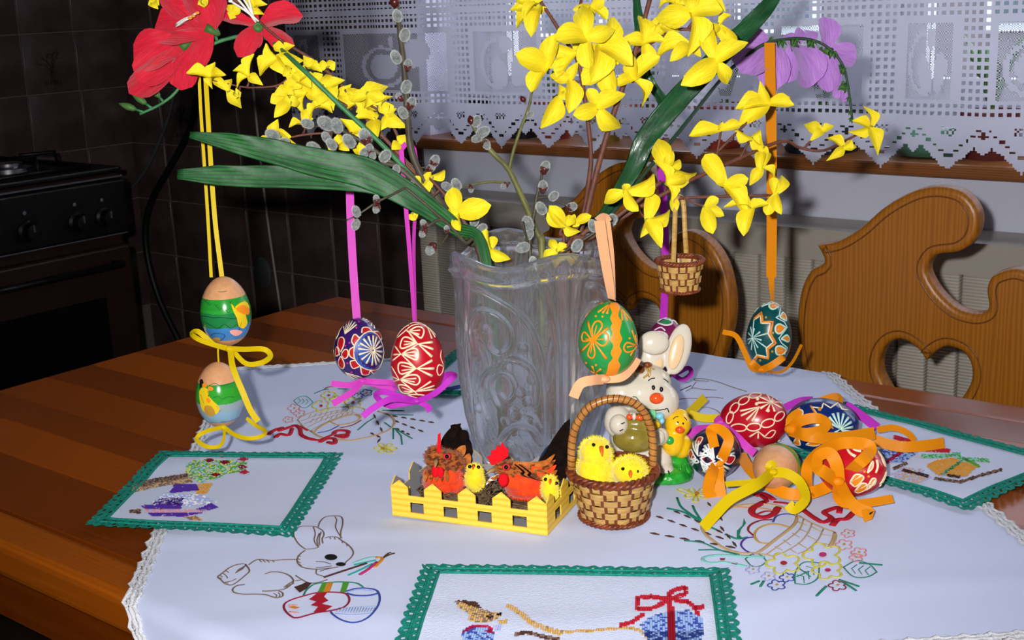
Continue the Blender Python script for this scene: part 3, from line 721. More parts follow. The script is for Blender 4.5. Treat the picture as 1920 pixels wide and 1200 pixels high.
def flower_basket(e, name, mirrored=False):
    L = e.line
    L('tan', 1.5, (1105, 330), (1090, 380), (1040, 430), (960, 490), (870, 560), (820, 592))
    L('tan', .9, (1120, 330), (1200, 375), (1300, 420), (1370, 445), (1375, 490), (1340, 550)); L('tan', 1.3, (1370, 445), (1355, 500), (1330, 550)); L('tan', .9, (820, 595), (880, 600), (930, 612))
    for P in (((1150, 350), (1125, 420), (1060, 480), (960, 550), (880, 605)), ((1210, 380), (1180, 450), (1120, 520), (1020, 580), (940, 612)), ((1290, 420), (1250, 500), (1170, 570), (1110, 595))): L('tan', .6, *P)
    for a, b in (((1110, 370), (1170, 395)), ((1130, 425), (1190, 450)), ((1070, 450), (1120, 480)), ((1010, 500), (1060, 535)), ((950, 545), (1000, 570)), ((1200, 400), (1270, 440)), ((1180, 470), (1240, 500)), ((1110, 520), (1170, 555)), ((1050, 560), (1100, 590)), ((1270, 460), (1360, 470)), ((1230, 520), (1330, 530))): L('tan', .55, a, b)
    L('tan', 1.5, (820, 592), (700, 590), (600, 560), (520, 510), (455, 455), (440, 400), (520, 330), (650, 272), (800, 250), (950, 258), (1060, 300), (1120, 340)); L('orange', .7, (650, 270), (850, 280), (1000, 300))
    L('maroon', 1.0, (800, 470), (760, 430), (780, 390), (850, 360), (930, 355)); L('blue', .9, (935, 372), (960, 330), (1030, 315), (1100, 325)); L('gold', 1.1, (1050, 410), (980, 390), (900, 390), (830, 420), (805, 470), (840, 515), (920, 525)); L('purple', .9, (795, 480), (740, 490), (710, 530), (740, 570), (800, 600))
    L('red', 3.0, (810, 185), (860, 168), (900, 185), (940, 218)); L('red', 2.4, (850, 180), (890, 225), (850, 240)); L('red', 3.2, (870, 235), (790, 285), (800, 325), (870, 340), (940, 315), (970, 275)); L('red', 1.2, (820, 320), (880, 300), (950, 300))
    L('red', 1.6, (940, 235), (1050, 250), (1140, 290)); L('red', 2.8, (1150, 290), (1230, 345), (1290, 372), (1345, 340), (1295, 305), (1340, 282), (1400, 270), (1400, 305)); L('red', 2.8, (1350, 395), (1390, 352), (1450, 345), (1500, 300))
    e.dash('dkbrown', 1.1, (60, 450), (700, 560), 6); e.dash('dkbrown', 1.1, (105, 340), (610, 500), 6); e.dash('dkbrown', 1.1, (230, 300), (600, 460), 5); e.dash('dkbrown', 1.2, (470, 230), (590, 380), 3); e.dash('dkbrown', 1.2, (560, 400), (690, 560), 3)
    for P in (((260, 200), (290, 270), (360, 330), (430, 370)), ((370, 260), (390, 310), (430, 370)), ((190, 280), (300, 310), (430, 380), (560, 440)), ((600, 460), (680, 490), (760, 480))): L('green', 1.2, *P)
    L('green', .8, (410, 570), (550, 570), (700, 600)); L('green', .9, (310, 505), (440, 520), (560, 570), (680, 600)); e.fill('green', [(730, 350), (745, 385), (710, 430), (700, 470), (730, 500), (680, 490), (680, 440), (720, 400)])
    L('ltteal', 1.5, (880, 620), (700, 612), (550, 605), (450, 622), (445, 642), (500, 660), (600, 655), (750, 685)); e.fill('maroon', [(560, 630), (600, 630), (595, 645), (565, 645)]); e.fill('maroon', [(640, 660), (690, 665), (680, 678), (645, 672)])
    for a in range(5): an = a*1.256+.4; L('yellow', .9, (395, 180), (395+70*math.cos(an-.3), 180+44*math.sin(an-.3)), (395+80*math.cos(an), 180+50*math.sin(an)), (395+66*math.cos(an+.3), 180+40*math.sin(an+.3)), (395, 180))
    L('yellow', .9, (380, 180), (300, 140), (260, 145), (300, 165), (380, 185)); e.ellf('orange', 400, 172, 18, 12)
    e.flower('yellow', 1010, 665, 125, 'red', rad=1.0); e.flower('yellow', 1285, 605, 140, 'magenta', rad=1.0); e.flower('yellow', 1320, 715, 110, 'magenta', rad=1.0)
    e.flower('blue', 1035, 765, 55); e.flower('blue', 962, 822, 65); e.flower('lav', 795, 710, 52); e.flower('lav', 905, 757, 52); e.flower('maroon', 1390, 830, 66); e.flower('pink', 1435, 532, 62); e.flower('pink', 1540, 588, 58); e.flower('pink', 1520, 622, 50); e.flower('pink', 1465, 452, 50)
    e.leaf('green', (1430, 690), (1665, 728), .25); e.leaf('green', (740, 632), (890, 650), .3, veins=False); e.leaf('green', (1260, 660), (1090, 810), .33); L('green', .6, (1120, 700), (1200, 760)); L('green', .6, (1100, 760), (1190, 720))
    for a, b in (((1310, 835), (1240, 905)), ((1400, 785), (1540, 840)), ((1425, 805), (1520, 868)), ((1540, 660), (1705, 676)), ((870, 790), (845, 832)), ((840, 790), (780, 815))): e.satin('green', a, b, 1.5)
    return e.done(name, cl)
flower_basket(Emb(1200, 880, 3.75), 'basket_embroidery')

# --- the same basket seen the other way round, behind the hanging eggs
e = Emb(500, 680, 4.8); L = e.line
L('tan', 1.3, (850, 500), (830, 470), (760, 470), (660, 500), (560, 540), (470, 590), (430, 630))
L('tan', .9, (280, 520), (330, 480), (450, 440), (600, 410), (760, 400), (880, 420), (850, 470)); L('tan', .9, (280, 520), (330, 580), (380, 610), (430, 640))
for i in range(4): L('tan', .6, (310+i*30, 530+i*28), (420+i*40, 490+i*16), (560+i*40, 450+i*10), (720+i*25, 420+i*10))
for i in range(9): L('tan', .5, (400+i*48, 470-i*8), (380+i*48, 500-i*7)); L('tan', .5, (420+i*45, 510-i*9), (395+i*45, 545-i*8))
L('tan', 1.4, (400, 620), (480, 670), (600, 690), (750, 705), (900, 680), (1030, 640), (1120, 590), (1150, 530), (1100, 470), (1000, 440)); L('gold', .9, (560, 530), (640, 560), (760, 545), (840, 500), (790, 465)); L('maroon', .9, (660, 590), (770, 565), (850, 520)); L('blue', .9, (460, 635), (560, 615), (650, 570))
L('red', 2.6, (10, 650), (70, 610), (140, 590), (110, 615), (210, 585), (260, 570), (300, 600), (310, 650), (360, 680), (430, 698)); L('red', 2.6, (80, 675), (120, 645), (200, 655), (230, 600)); L('red', 1.5, (300, 575), (370, 615)); L('red', 2.0, (430, 698), (480, 700), (530, 680), (620, 640)); L('red', 2.6, (600, 640), (640, 615), (730, 620), (720, 650), (640, 660)); L('red', 2.6, (620, 660), (700, 680), (730, 655)); L('red', 2.6, (480, 720), (540, 690), (610, 690), (610, 735), (550, 720))
for x, y, r in ((560, 300, 70), (490, 400, 80), (640, 340, 70), (780, 370, 75)): e.flower('yellow', x, y, r, 'red', rad=.9)
e.flower('blue', 900, 275, 55); e.flower('blue', 820, 310, 50); e.flower('pink', 250, 420, 60); e.flower('pink', 295, 462, 55); e.flower('pink', 195, 518, 48)
e.leaf('teal', (420, 370), (245, 345), .3); L('green', .9, (430, 280), (500, 250), (560, 240)); L('green', .9, (640, 235), (720, 240)); L('maroon', 1.0, (520, 240), (560, 220), (640, 215), (720, 222))
for a, b in (((1040, 430), (1240, 435)), ((1060, 400), (1260, 380)), ((1100, 470), (1320, 475)), ((980, 490), (900, 540)), ((900, 540), (820, 610)), ((1140, 590), (1140, 690)), ((1150, 590), (1310, 685)), ((1150, 590), (1210, 660)), ((1210, 660), (1220, 740)), ((1060, 540), (1130, 590))): e.satin('green', a, b, 1.3)
e.dash('dkbrown', 1.2, (1120, 480), (1530, 545), 5); e.dash('dkbrown', 1.2, (1140, 520), (1430, 630), 4); e.dash('dkbrown', 1.2, (1160, 590), (1300, 655), 3); e.dash('dkbrown', 1.2, (960, 460), (1050, 640), 3); e.dash('dkbrown', 1.2, (1030, 680), (920, 630), 2); e.dash('dkbrown', 1.2, (1030, 680), (985, 745), 1)
for a in range(6): an = a*1.05; L('yellow', .9, (1070, 780), (1070+80*math.cos(an-.3), 780+42*math.sin(an-.3)), (1070+105*math.cos(an), 780+50*math.sin(an)), (1070+80*math.cos(an+.3), 780+42*math.sin(an+.3)), (1070, 780))
e.ellf('orange', 1045, 785, 20, 12)
e.done('basket_embroidery', cl)
# --- bare twigs behind the rabbit figurine
e = Emb(1270, 700, 3.692); L = e.line
L('brown', .6, (480, 130), (380, 100), (280, 70), (180, 45), (120, 45), (130, 60), (220, 65)); L('brown', .6, (270, 122), (180, 118), (110, 110), (60, 130)); L('brown', .6, (320, 178), (240, 170), (150, 178), (60, 178), (0, 185)); L('brown', .5, (100, 300), (140, 250), (200, 238), (270, 260), (300, 290)); L('brown', .5, (100, 110), (130, 70)); e.satin('dkbrown', (20, 125), (95, 95), 1.2)
e.done('twig_embroidery', cl)

# ================================================================== DOILIES
M_aida = mat('white_aida_cloth', '#ccd2e8', 0.9, 0.1, bump=.35, bscale=650)
M_green = mat('green_cotton_lace', '#14796a', 0.75, 0.2, col2='#1b8f7c', scale=300, bump=.7, bscale=900)
def lift(p, h): return drape(p.x, p.y, h)
class Doily:
    def __init__(s, C, label, org, sc):
        s.C = [Vector(c[:2]) for c in C]; s.e = Emb(org[0], org[1], sc)      # A,B,C,D in order round
        cen = sum(s.C, Vector((0, 0)))/4
        s.t = thing('embroidered_doily', (cen.x, cen.y, TZ+.004), label, 'doily', 'white doilies with green lace edging')
        W = .0125; I = []
        for i in range(4):
            p = s.C[i]; a = (s.C[i-1]-p).normalized(); b = (s.C[(i+1) % 4]-p).normalized(); I.append(p+(a+b)*W)
        s.I = I; g = G(); n = 40
        O = [p.lerp(cen, -.004) for p in I]
        for i in range(n+1):
            for j in range(n+1):
                u, v = i/n, j/n; q = O[0]*(1-u)*(1-v)+O[1]*u*(1-v)+O[2]*u*v+O[3]*(1-u)*v; g.v.append(lift(q, .0022))
        for i in range(n):
            for j in range(n):
                a = i*(n+1)+j; g.f.append((a, a+1, a+n+2, a+n+1)); g.m.append(0)
        part('cloth', g, M_aida, s.t)
        g = G()
        for i in range(4):
            p0, p1 = I[i], I[(i+1) % 4]; q0, q1 = s.C[i], s.C[(i+1) % 4]; n = max(8, int((q1-q0).length/.0022)); rows = 6
            for k in range(n+1):
                u = k/n
                for j in range(rows+1):
                    v = j/rows; a = p0.lerp(p1, u); b = q0.lerp(q1, u); d = (b-a); vv = v
                    if j == rows: vv = 1.0+.22*abs(math.sin(k*PI/5))
                    elif j == rows-1: vv = v+.08*abs(math.sin(k*PI/5))
                    q = a+d*vv; g.v.append(lift(q, .0030+.0003*math.sin(k*2.1+j)))
            base = len(g.v)-(n+1)*(rows+1)
            for k in range(n):
                for j in range(rows):
                    if (j == 1 and k % 4 == 0) or (j == 4 and k % 5 == 2): continue
                    a = base+k*(rows+1)+j; g.f.append((a, a+1, a+rows+2, a+rows+1)); g.m.append(0)
            g.tube([lift(p0.lerp(p1, k/30), .0034) for k in range(31)], .0011, 5)
            g.tube([lift((p0.lerp(p1, k/30)).lerp(q0.lerp(q1, k/30), .55), .0034) for k in range(31)], .0009, 5)
        part('lace_border', g, M_green, s.t)
        s.g = G(); s.r = random.Random(5)
    def stitch(s, cols, P, cell=.0017, skip=.06):
        """cross stitches inside the polygon P (picture notes), colours picked at random or by a gradient list"""
        q = [s.e.w(p) for p in P]; ax = (s.I[1]-s.I[0]).normalized(); ay = Vector((-ax.y, ax.x)); o = s.I[0]
        uv = [((p-o).dot(ax)/cell, (p-o).dot(ay)/cell) for p in q]
        u0, u1 = min(a for a, b in uv), max(a for a, b in uv); v0, v1 = min(b for a, b in uv), max(b for a, b in uv)
        for i in range(int(math.floor(u0)), int(u1)+1):
            for j in range(int(math.floor(v0)), int(v1)+1):
                x, y = i+.5, j+.5; ins = False; n = len(uv)
                for k in range(n):
                    (xa, ya), (xb, yb) = uv[k], uv[(k+1) % n]
                    if (ya > y) != (yb > y) and x < (xb-xa)*(y-ya)/(yb-ya)+xa: ins = not ins
                if not ins or s.r.random() < skip: continue
                c = cols[s.r.randrange(len(cols))]; m_ = TKEYS.index(c); p = o+ax*x*cell+ay*y*cell; h = cell*.52
                z = .0034
                V = [lift(p+ax*h*a+ay*h*b, .0026) for a, b in ((-1, -1), (1, -1), (1, 1), (-1, 1))]+[lift(p, z)]
                s.g.add(V, [(0, 1, 4), (1, 2, 4), (2, 3, 4), (3, 0, 4)], m_)
    def path(s, cols, wd, *P):
        """a line of cross stitches wd notes wide"""
        P = [Vector(p) for p in P]
        for a, b in zip(P, P[1:]):
            d = (b-a).normalized(); n = Vector((-d.y, d.x))*wd/2; s.stitch(cols, [a-n-d*1, b-n+d*1, b+n+d*1, a+n-d*1], skip=.02)
    def done(s): part('cross_stitch', s.g, TMATS, s.t, smooth=False)
V2 = lambda x, y: Vector((x, y))
W2 = lambda x, y: on(x, y, TZ+.006)
# left: bunch of flowers in a purple jug
d = Doily([W2(165, 983), W2(302, 846), W2(640, 853), W2(545, 1005)], 'doily cross stitched with a purple jug of flowers, at the left of the cloth', (0, 740), 2.608)
d.stitch(['grass', 'ltteal', 'grass', 'yellow', 'lav'], [(905, 385), (930, 345), (1000, 335), (1080, 340), (1150, 335), (1210, 350), (1200, 385), (1110, 400), (1060, 425), (980, 445), (920, 410)])
for x, y in ((1085, 315), (1025, 340), (1190, 333), (1185, 368), (1195, 392), (1055, 405), (1100, 348)): d.stitch(['red', 'maroon'], [(x-28, y), (x, y-11), (x+28, y), (x, y+11)])
d.stitch(['orange', 'gold'], [(970, 450), (1040, 445), (1015, 495), (960, 500)]); d.path(['dkbrown', 'brown'], 26, (640, 465), (760, 435), (920, 412)); d.path(['tan', 'brown'], 24, (650, 480), (780, 450), (940, 430))
d.stitch(['purple'], [(855, 450), (960, 450), (975, 480), (830, 495)], skip=.02); d.stitch(['ltblue', 'lav', 'white'], [(800, 500), (980, 500), (1060, 540), (940, 560), (740, 545)]); d.stitch(['lav', 'purple'], [(790, 520), (900, 520), (890, 550), (740, 550)])
d.stitch(['purple'], [(690, 555), (900, 545), (880, 575), (720, 578)]); d.stitch(['purple'], [(960, 575), (1030, 545), (1070, 565), (1000, 585)]); d.stitch(['lav', 'pink'], [(700, 572), (1010, 575), (1000, 592), (720, 590)]); d.stitch(['purple'], [(720, 590), (1010, 590), (900, 610), (740, 606)]); d.stitch(['dkbrown', 'brown'], [(635, 578), (690, 572), (690, 595), (640, 592)]); d.stitch(['brown', 'orange'], [(900, 612), (960, 608), (990, 630), (930, 625)])
d.done()
# front: a hare and a ribboned egg
_a, _b = W2(797, 1060), W2(1362, 1066); A = V2(_a.x, _a.y); Bq = V2(_b.x, _b.y); dn = V2(.545, -.838)*.172
d = Doily([A, Bq, Bq+dn, A+dn], 'doily with a hare and a red bowed blue egg in cross stitch, nearest the viewer', (740, 1020), 2.909)
d.stitch(['gold', 'tan', 'brown'], [(330, 330), (400, 345), (450, 370), (520, 390), (585, 405), (570, 430), (520, 455), (450, 455), (400, 440), (405, 400), (350, 370)], skip=.02); d.stitch(['dkbrown'], [(325, 322), (440, 333), (480, 372), (430, 365), (380, 345)], skip=.02)
d.stitch(['black'], [(555, 405), (590, 395), (590, 415), (565, 420)]); d.stitch(['dkbrown'], [(500, 405), (540, 420), (520, 440), (505, 430)]); d.stitch(['gold', 'tan'], [(565, 445), (620, 440), (615, 462), (580, 466)])
d.stitch(['ltblue', 'blue', 'ltblue'], [(370, 490), (430, 472), (540, 490), (545, 560), (370, 560)], skip=.02); d.path(['magenta', 'red'], 14, (370, 505), (420, 478), (500, 475), (540, 500), (500, 505)); d.stitch(['lav', 'ltblue'], [(545, 475), (580, 465), (570, 500), (545, 500)])
d.path(['gold', 'tan'], 26, (615, 352), (680, 395), (750, 460), (830, 490), (910, 512)); d.path(['gold', 'tan'], 13, (900, 502), (1050, 500), (1180, 487), (1290, 480), (1350, 500), (1400, 560)); d.path(['brown', 'dkbrown'], 20, (650, 520), (720, 505), (800, 525), (900, 545))
d.stitch(['ltblue', 'blue', 'ltblue'], [(1340, 465), (1400, 420), (1500, 395), (1600, 390), (1680, 430), (1690, 500), (1660, 580), (1560, 620), (1440, 600), (1380, 540)], skip=.0); d.stitch(['blue', 'blue', 'ltblue'], [(1350, 500), (1690, 490), (1670, 570), (1560, 620), (1440, 600), (1380, 540)], skip=.25)
d.path(['red'], 34, (1500, 300), (1505, 420), (1515, 610)); d.path(['red'], 26, (1325, 315), (1330, 380), (1410, 375), (1480, 335)); d.path(['red'], 24, (1320, 315), (1400, 305), (1480, 320)); d.path(['red'], 24, (1490, 300), (1520, 270), (1590, 255), (1590, 290), (1510, 320)); d.path(['red'], 24, (1530, 330), (1600, 340), (1640, 380), (1690, 370)); d.path(['red'], 22, (1640, 385), (1660, 420)); d.path(['red'], 22, (1360, 405), (1300, 450), (1230, 470))
d.done()
# right: wheelbarrow of parcels
_a, _c = W2(1583, 754), W2(1814, 955); A = V2(_a.x, _a.y); Bq = A+V2(.235, -.052); Cq = V2(_c.x, _c.y)
d = Doily([A, Bq, Cq, A+Cq-Bq], 'doily cross stitched with a cart of parcels, right of the loose eggs', (1560, 720), 2.5)
d.stitch(['ltblue', 'blue', 'ltblue'], [(200, 320), (330, 305), (410, 330), (330, 380), (230, 375)]); d.path(['magenta', 'red'], 16, (250, 380), (340, 320)); d.path(['red'], 20, (290, 262), (330, 270), (380, 285)); d.path(['red'], 18, (430, 318), (550, 326))
d.stitch(['orange', 'gold'], [(440, 395), (480, 370), (560, 358), (680, 400), (630, 445), (500, 440)], skip=.02); d.path(['grass', 'ltteal'], 16, (420, 350), (500, 350), (560, 345), (600, 340)); d.path(['grass', 'ltteal'], 16, (570, 345), (620, 365), (735, 372)); d.path(['grass', 'ltteal'], 13, (620, 365), (510, 440)); d.path(['grass'], 12, (620, 365), (690, 400))
d.path(['brown', 'dkbrown'], 16, (290, 410), (350, 380)); d.stitch(['tan', 'lav'], [(280, 430), (330, 400), (420, 410), (470, 450), (400, 485), (310, 470)], skip=.45); d.path(['dkbrown'], 14, (330, 415), (450, 445)); d.path(['dkbrown', 'brown'], 14, (480, 455), (600, 475), (700, 440), (795, 415)); d.path(['dkbrown'], 12, (540, 440), (600, 450))
d.done()
# back: mostly behind the vase
A = V2(-.912, .938); Bq = V2(-.985, 1.118); Cq = Bq+V2(.9, .43).normalized()*.2
d = Doily([A, Bq, Cq, A+Cq-Bq], 'doily mostly hidden behind the glass vase and the hanging red egg', (600, 570), 5.454)
d.stitch(['blue'], [(1280, 880), (1420, 850), (1480, 880), (1380, 905), (1290, 900)], skip=.02); d.stitch(['gold', 'brown'], [(1420, 770), (1500, 770), (1500, 830), (1440, 850)]); d.stitch(['magenta', 'red'], [(1480, 970), (1540, 950), (1600, 975), (1500, 1000)]); d.stitch(['grass', 'yellow'], [(1500, 600), (1700, 600), (1700, 800), (1560, 780)])
d.done()
# ================================================================== EGGS
def rmat(n, c, rough=.5): return mat('ribbon_'+n, c, rough, .18)
R_yel = rmat('yellow', '#cdb004'); R_pink = rmat('pink', '#c840b0'); R_org = rmat('orange', '#d88206'); R_peach = rmat('peach', '#e2a577'); R_mag = rmat('magenta', '#b02cae')
WAX = {k_: mat('wax_'+k_, v_, .38, .4) for k_, v_ in dict(cream='#ecd9b4', white='#dfe3df', red='#b01420', orange='#e8861a', gold='#b98a34', magenta='#b02a78', green='#2b8a54', black='#15120f', yellow='#e2c01c', dkgreen='#1d5c30', pink='#e8a090', blue='#2f4f9c', mint='#bfe0d4').items()}
WK = list(WAX); WM = [WAX[k_] for k_ in WK]
def egg_r(t): return math.sqrt(max(0.0, 1-t*t))*(1-.09*t-.02*t*t)/1.0
class Egg:
    def __init__(s, name, lab, c, R, hh, mats, axis=None, crop=(0, 0, 1), group=None, mfn=None, cat='egg'):
        s.c = Vector(c); s.R = R; s.hh = hh; s.crop = crop
        z = Vector(axis).normalized() if axis is not None else Vector((0, 0, 1))
        v = CAM-s.c; x = (v-z*v.dot(z))
        if x.length < .05: x = UP-z*UP.dot(z)
        x.normalize(); y = z.cross(x); s.M = frame(s.c, x, y, z); s.Mi = s.M.inverted()
        s.t = thing(name, s.c, lab, cat, group, rot=s.M.to_quaternion())
        n = 40; k_ = 26; g = G()
        prof = [(max(1e-5, R*egg_r(-math.cos(PI*i/k_))), -hh*math.cos(PI*i/k_)) for i in range(k_+1)]
        g.lathe(prof, n, cap=False)
        if mfn: g.m = [mfn(sum((g.v[i] for i in f), Vector())/len(f)/hh) for f in g.f]
        s.shell = part('shell', g, mats, s.t, local=True)
        s.g = G()
    def hit(s, p):
        d = ray(s.crop[0]+p[0]/s.crop[2], s.crop[1]+p[1]/s.crop[2])
        o = s.Mi @ CAM; d = (s.Mi.to_3x3() @ d); q = Vector((1/s.R, 1/s.R, 1/s.hh))
        o = Vector((o.x*q.x, o.y*q.y, o.z*q.z)); d = Vector((d.x*q.x, d.y*q.y, d.z*q.z))
        A, B_, C_ = d.dot(d), o.dot(d), o.dot(o)-1; D = B_*B_-A*C_
        k_ = (-B_-math.sqrt(D))/A if D > 0 else -B_/A
        h = (o+d*k_); h = h.normalized()
        return Vector((math.atan2(h.y, h.x), max(-.985, min(.985, h.z))))
    def surf(s, a, off=0.0, rot=0.0):
        az, t = a[0]+rot, a[1]; r = s.R*egg_r(t); n = Vector((math.cos(az)*s.hh, math.sin(az)*s.hh, t*s.R*1.2)).normalized()
        return Vector((r*math.cos(az), r*math.sin(az), s.hh*t))+n*off, n
    def stroke(s, c, w, P, w1=None, smooth=True, both=True):
        """raised wax line through picture points; w1: end width in mm"""
        P = [Vector(p) for p in P]
        q = cr(P, 4) if (len(P) > 2 and smooth) else [P[0].lerp(P[-1], i/4) for i in range(5)] if len(P) == 2 else [P[i].lerp(P[i+1], j/3) for i in range(len(P)-1) for j in range(3)]+[P[-1]]
        h = [s.hit(p) for p in q]; n = len(h); w1 = w if w1 is None else w1
        R = [.00074*(w+(w1-w)*(i/(n-1))**1.3) for i in range(n)]
        for rot in ((0, PI) if both else (0,)):
            pts = [s.surf(a, .00005, rot) for a in h]
            s.g.tube([p for p, _ in pts], R, 6, WK.index(c), flat=([nn for _, nn in pts], .5))
    def fill(s, c, P, k=3, off=.0003, both=True):
        q = cr([Vector(p) for p in P], k, True) if k > 1 else [Vector(p) for p in P]
        cc = sum(q, Vector((0, 0)))/len(q); h = [s.hit(p) for p in q]; hc = s.hit(cc); hm = [s.hit(p.lerp(cc, .5)) for p in q]; n = len(h)
        for rot in ((0, PI) if both else (0,)):
            V = [s.surf(a, off, rot)[0] for a in h]+[s.surf(a, off, rot)[0] for a in hm]+[s.surf(hc, off, rot)[0]]
            Fc = [(i, (i+1) % n, n+(i+1) % n, n+i) for i in range(n)]+[(n+i, n+(i+1) % n, 2*n) for i in range(n)]
            s.g.add(V, Fc, WK.index(c))
    def fan(s, c, apex, tips, w=.45, w1=1.5):
        for t in tips: s.stroke(c, w, [apex, t], w1)
    def loop(s, c, P, w=.9, fillc=None):
        if fillc: s.fill(fillc, P)
        s.stroke(c, w, list(P)+[P[0]])
    def dot(s, c, p, r=8): s.fill(c, [(p[0]+r*math.cos(a), p[1]+r*math.sin(a)) for a in (0, 1.05, 2.1, 3.14, 4.2, 5.24)], 1, .0006)
    def done(s, name='wax_pattern'):
        if s.g.v: return part(name, s.g, WM, s.t, local=True)
    def wpart(s, name, g, m, parent=None):
        g.v = [s.Mi @ p for p in g.v]; return part(name, g, m, parent or s.t, local=True, sharp=28)
def rib(pts, w, tw=0.0, k=5, th=.0004, g=None):
    """ribbon through picture points (x, y, depth); it turns its face to the viewer, tw turns it edge-on"""
    P = cr([at(*p) for p in pts], k); n = len(P); sd = []
    for i in range(n):
        t = (P[min(i+1, n-1)]-P[max(i-1, 0)]).normalized(); s0 = t.cross(FW); s0 = s0.normalized() if s0.length > 1e-4 else RT
        a = tw if not isinstance(tw, (list, tuple)) else tw[0]+(tw[1]-tw[0])*i/(n-1)
        sd.append(s0*math.cos(a)+FW*math.sin(a))
    g = g or G(); return g.ribbon(P, w, sd, th)
def trib(pts, w, tw=0.0, k=5, g=None):
    """ribbon lying on the cloth: picture points with a height in mm; tw 0 = flat"""
    P = cr([on(x, y, TZ+.0045+h*.001) for x, y, h in pts], k); n = len(P); sd = []
    for i in range(n):
        t = (P[min(i+1, n-1)]-P[max(i-1, 0)]).normalized(); s0 = t.cross(Vector((0, 0, 1))); s0 = s0.normalized() if s0.length > 1e-4 else RT; up = s0.cross(t)
        a = tw if not isinstance(tw, (list, tuple)) else tw[0]+(tw[1]-tw[0])*i/(n-1)
        sd.append(s0*math.cos(a)+up*math.sin(a))
    g = g or G(); return g.ribbon(P, w, sd, .0004)

def hrib(pts, w, tw=0.0, k=5, g=None):
    """ribbon standing on the cloth: picture points with a height in mm"""
    return rib([(x, y, (on(x, y, TZ+.0045+h*.001)-CAM).dot(FW)) for x, y, h in pts], w, tw, k, g=g)
# ---- two picture eggs strung on yellow ribbon, far left
def picture_mat(name, bands):
    m = bpy.data.materials.new(name); m.use_nodes = True; N = m.node_tree.nodes; L_ = m.node_tree.links; b = N['Principled BSDF']
    b.inputs['Roughness'].default_value = .18; b.inputs['Coat Weight'].default_value = .3
    tc = N.new('ShaderNodeTexCoord'); sp = N.new('ShaderNodeSeparateXYZ'); L_.new(tc.outputs['Object'], sp.inputs[0])
    mr = N.new('ShaderNodeMapRange'); mr.inputs[1].default_value = -.035; mr.inputs[2].default_value = .035; L_.new(sp.outputs[2], mr.inputs[0])
    nz = N.new('ShaderNodeTexNoise'); nz.inputs['Scale'].default_value = 130; nz.inputs['Detail'].default_value = 2; L_.new(tc.outputs['Object'], nz.inputs['Vector'])
    ad = N.new('ShaderNodeMath'); ad.operation = 'MULTIPLY_ADD'; ad.inputs[1].default_value = .05; L_.new(nz.outputs['Fac'], ad.inputs[0]); L_.new(mr.outputs[0], ad.inputs[2])
    rp = N.new('ShaderNodeValToRGB'); rp.color_ramp.interpolation = 'CONSTANT'
    els = rp.color_ramp.elements; els[0].position = 0; els[0].color = (*lin(bands[0][1]), 1); els[1].position = bands[1][0]; els[1].color = (*lin(bands[1][1]), 1)
    for p_, c_ in bands[2:]: e_ = els.new(p_); e_.color = (*lin(c_), 1)
    L_.new(ad.outputs[0], rp.inputs[0]); L_.new(rp.outputs[0], b.inputs['Base Color']); return m
SHELL = mat('bare_eggshell', '#d39a6c', .4, .4, col2='#c98f62', scale=200)
D = 1.115; m_ = mpp(D)
def bandm(t): return 0 if (t.z > .50 or t.z < -.74) else 1
PA = picture_mat('pond_picture', [(0, '#3f7fb8'), (.22, '#3578b4'), (.37, '#1f7a3e'), (.56, '#2b9a30'), (.60, '#268f2c')])
PB = picture_mat('meadow_picture', [(0, '#3f86b8'), (.22, '#7fa6bc'), (.36, '#8f9fa6'), (.47, '#2f9a2a'), (.66, '#2a8d2e')])
e1 = Egg('picture_egg', 'brown egg with a pond picture band, the upper of two strung on yellow ribbon', at(423, 583, D), 47*m_, 66*m_, [SHELL, PA], crop=(340, 500, 3.335), group='picture eggs on yellow ribbon', mfn=bandm)
for P in (((310, 230), (330, 255), (350, 240), (400, 215), (425, 250), (420, 290), (400, 300), (410, 350), (385, 385), (355, 370), (345, 320), (330, 290)),): e1.fill('yellow', P, 2)
e1.fill('orange', [(340, 265), (380, 240), (420, 260), (415, 300), (370, 290)], 2, .0008); e1.fill('pink', [(300, 400), (340, 392), (378, 405), (350, 430), (320, 425)], 2); e1.fill('gold', [(200, 445), (240, 440), (245, 462), (210, 465)], 2)
e1.stroke('black', .35, [(305, 225), (335, 262), (345, 320), (355, 370), (385, 385)]); e1.stroke('black', .4, [(360, 395), (385, 310)]); e1.stroke('black', .35, [(345, 262), (385, 250), (418, 262)]); e1.stroke('black', .35, [(190, 428), (215, 415), (270, 425), (260, 452), (215, 468)])
e1.stroke('black', .35, [(122, 310), (160, 312), (200, 320), (260, 318), (310, 325), (345, 325)]); e1.stroke('black', .3, [(150, 345), (185, 365), (230, 385), (270, 360), (310, 385), (340, 360)])
for q in range(9): x, y = 150+(q*67) % 190, 212+(q*29) % 75; e1.stroke('dkgreen', .35, [(x-12, y-4), (x, y+5), (x+12, y-4)])
e1.stroke('dkgreen', .35, [(228, 158), (255, 160), (285, 154)]); e1.done('picture_print')
g = G(); rib([(372, 96, D+.012), (376, 200, D+.010), (388, 380, D+.006), (396, 520, D-.002)], 6*m_, .25, g=g); rib([(383, 96, D-.004), (390, 220, D-.008), (402, 400, D-.01), (416, 519, D-.006)], 8.5*m_, [.0, .25], g=g)
hg = e1.wpart('hanging_ribbon', g, R_yel)
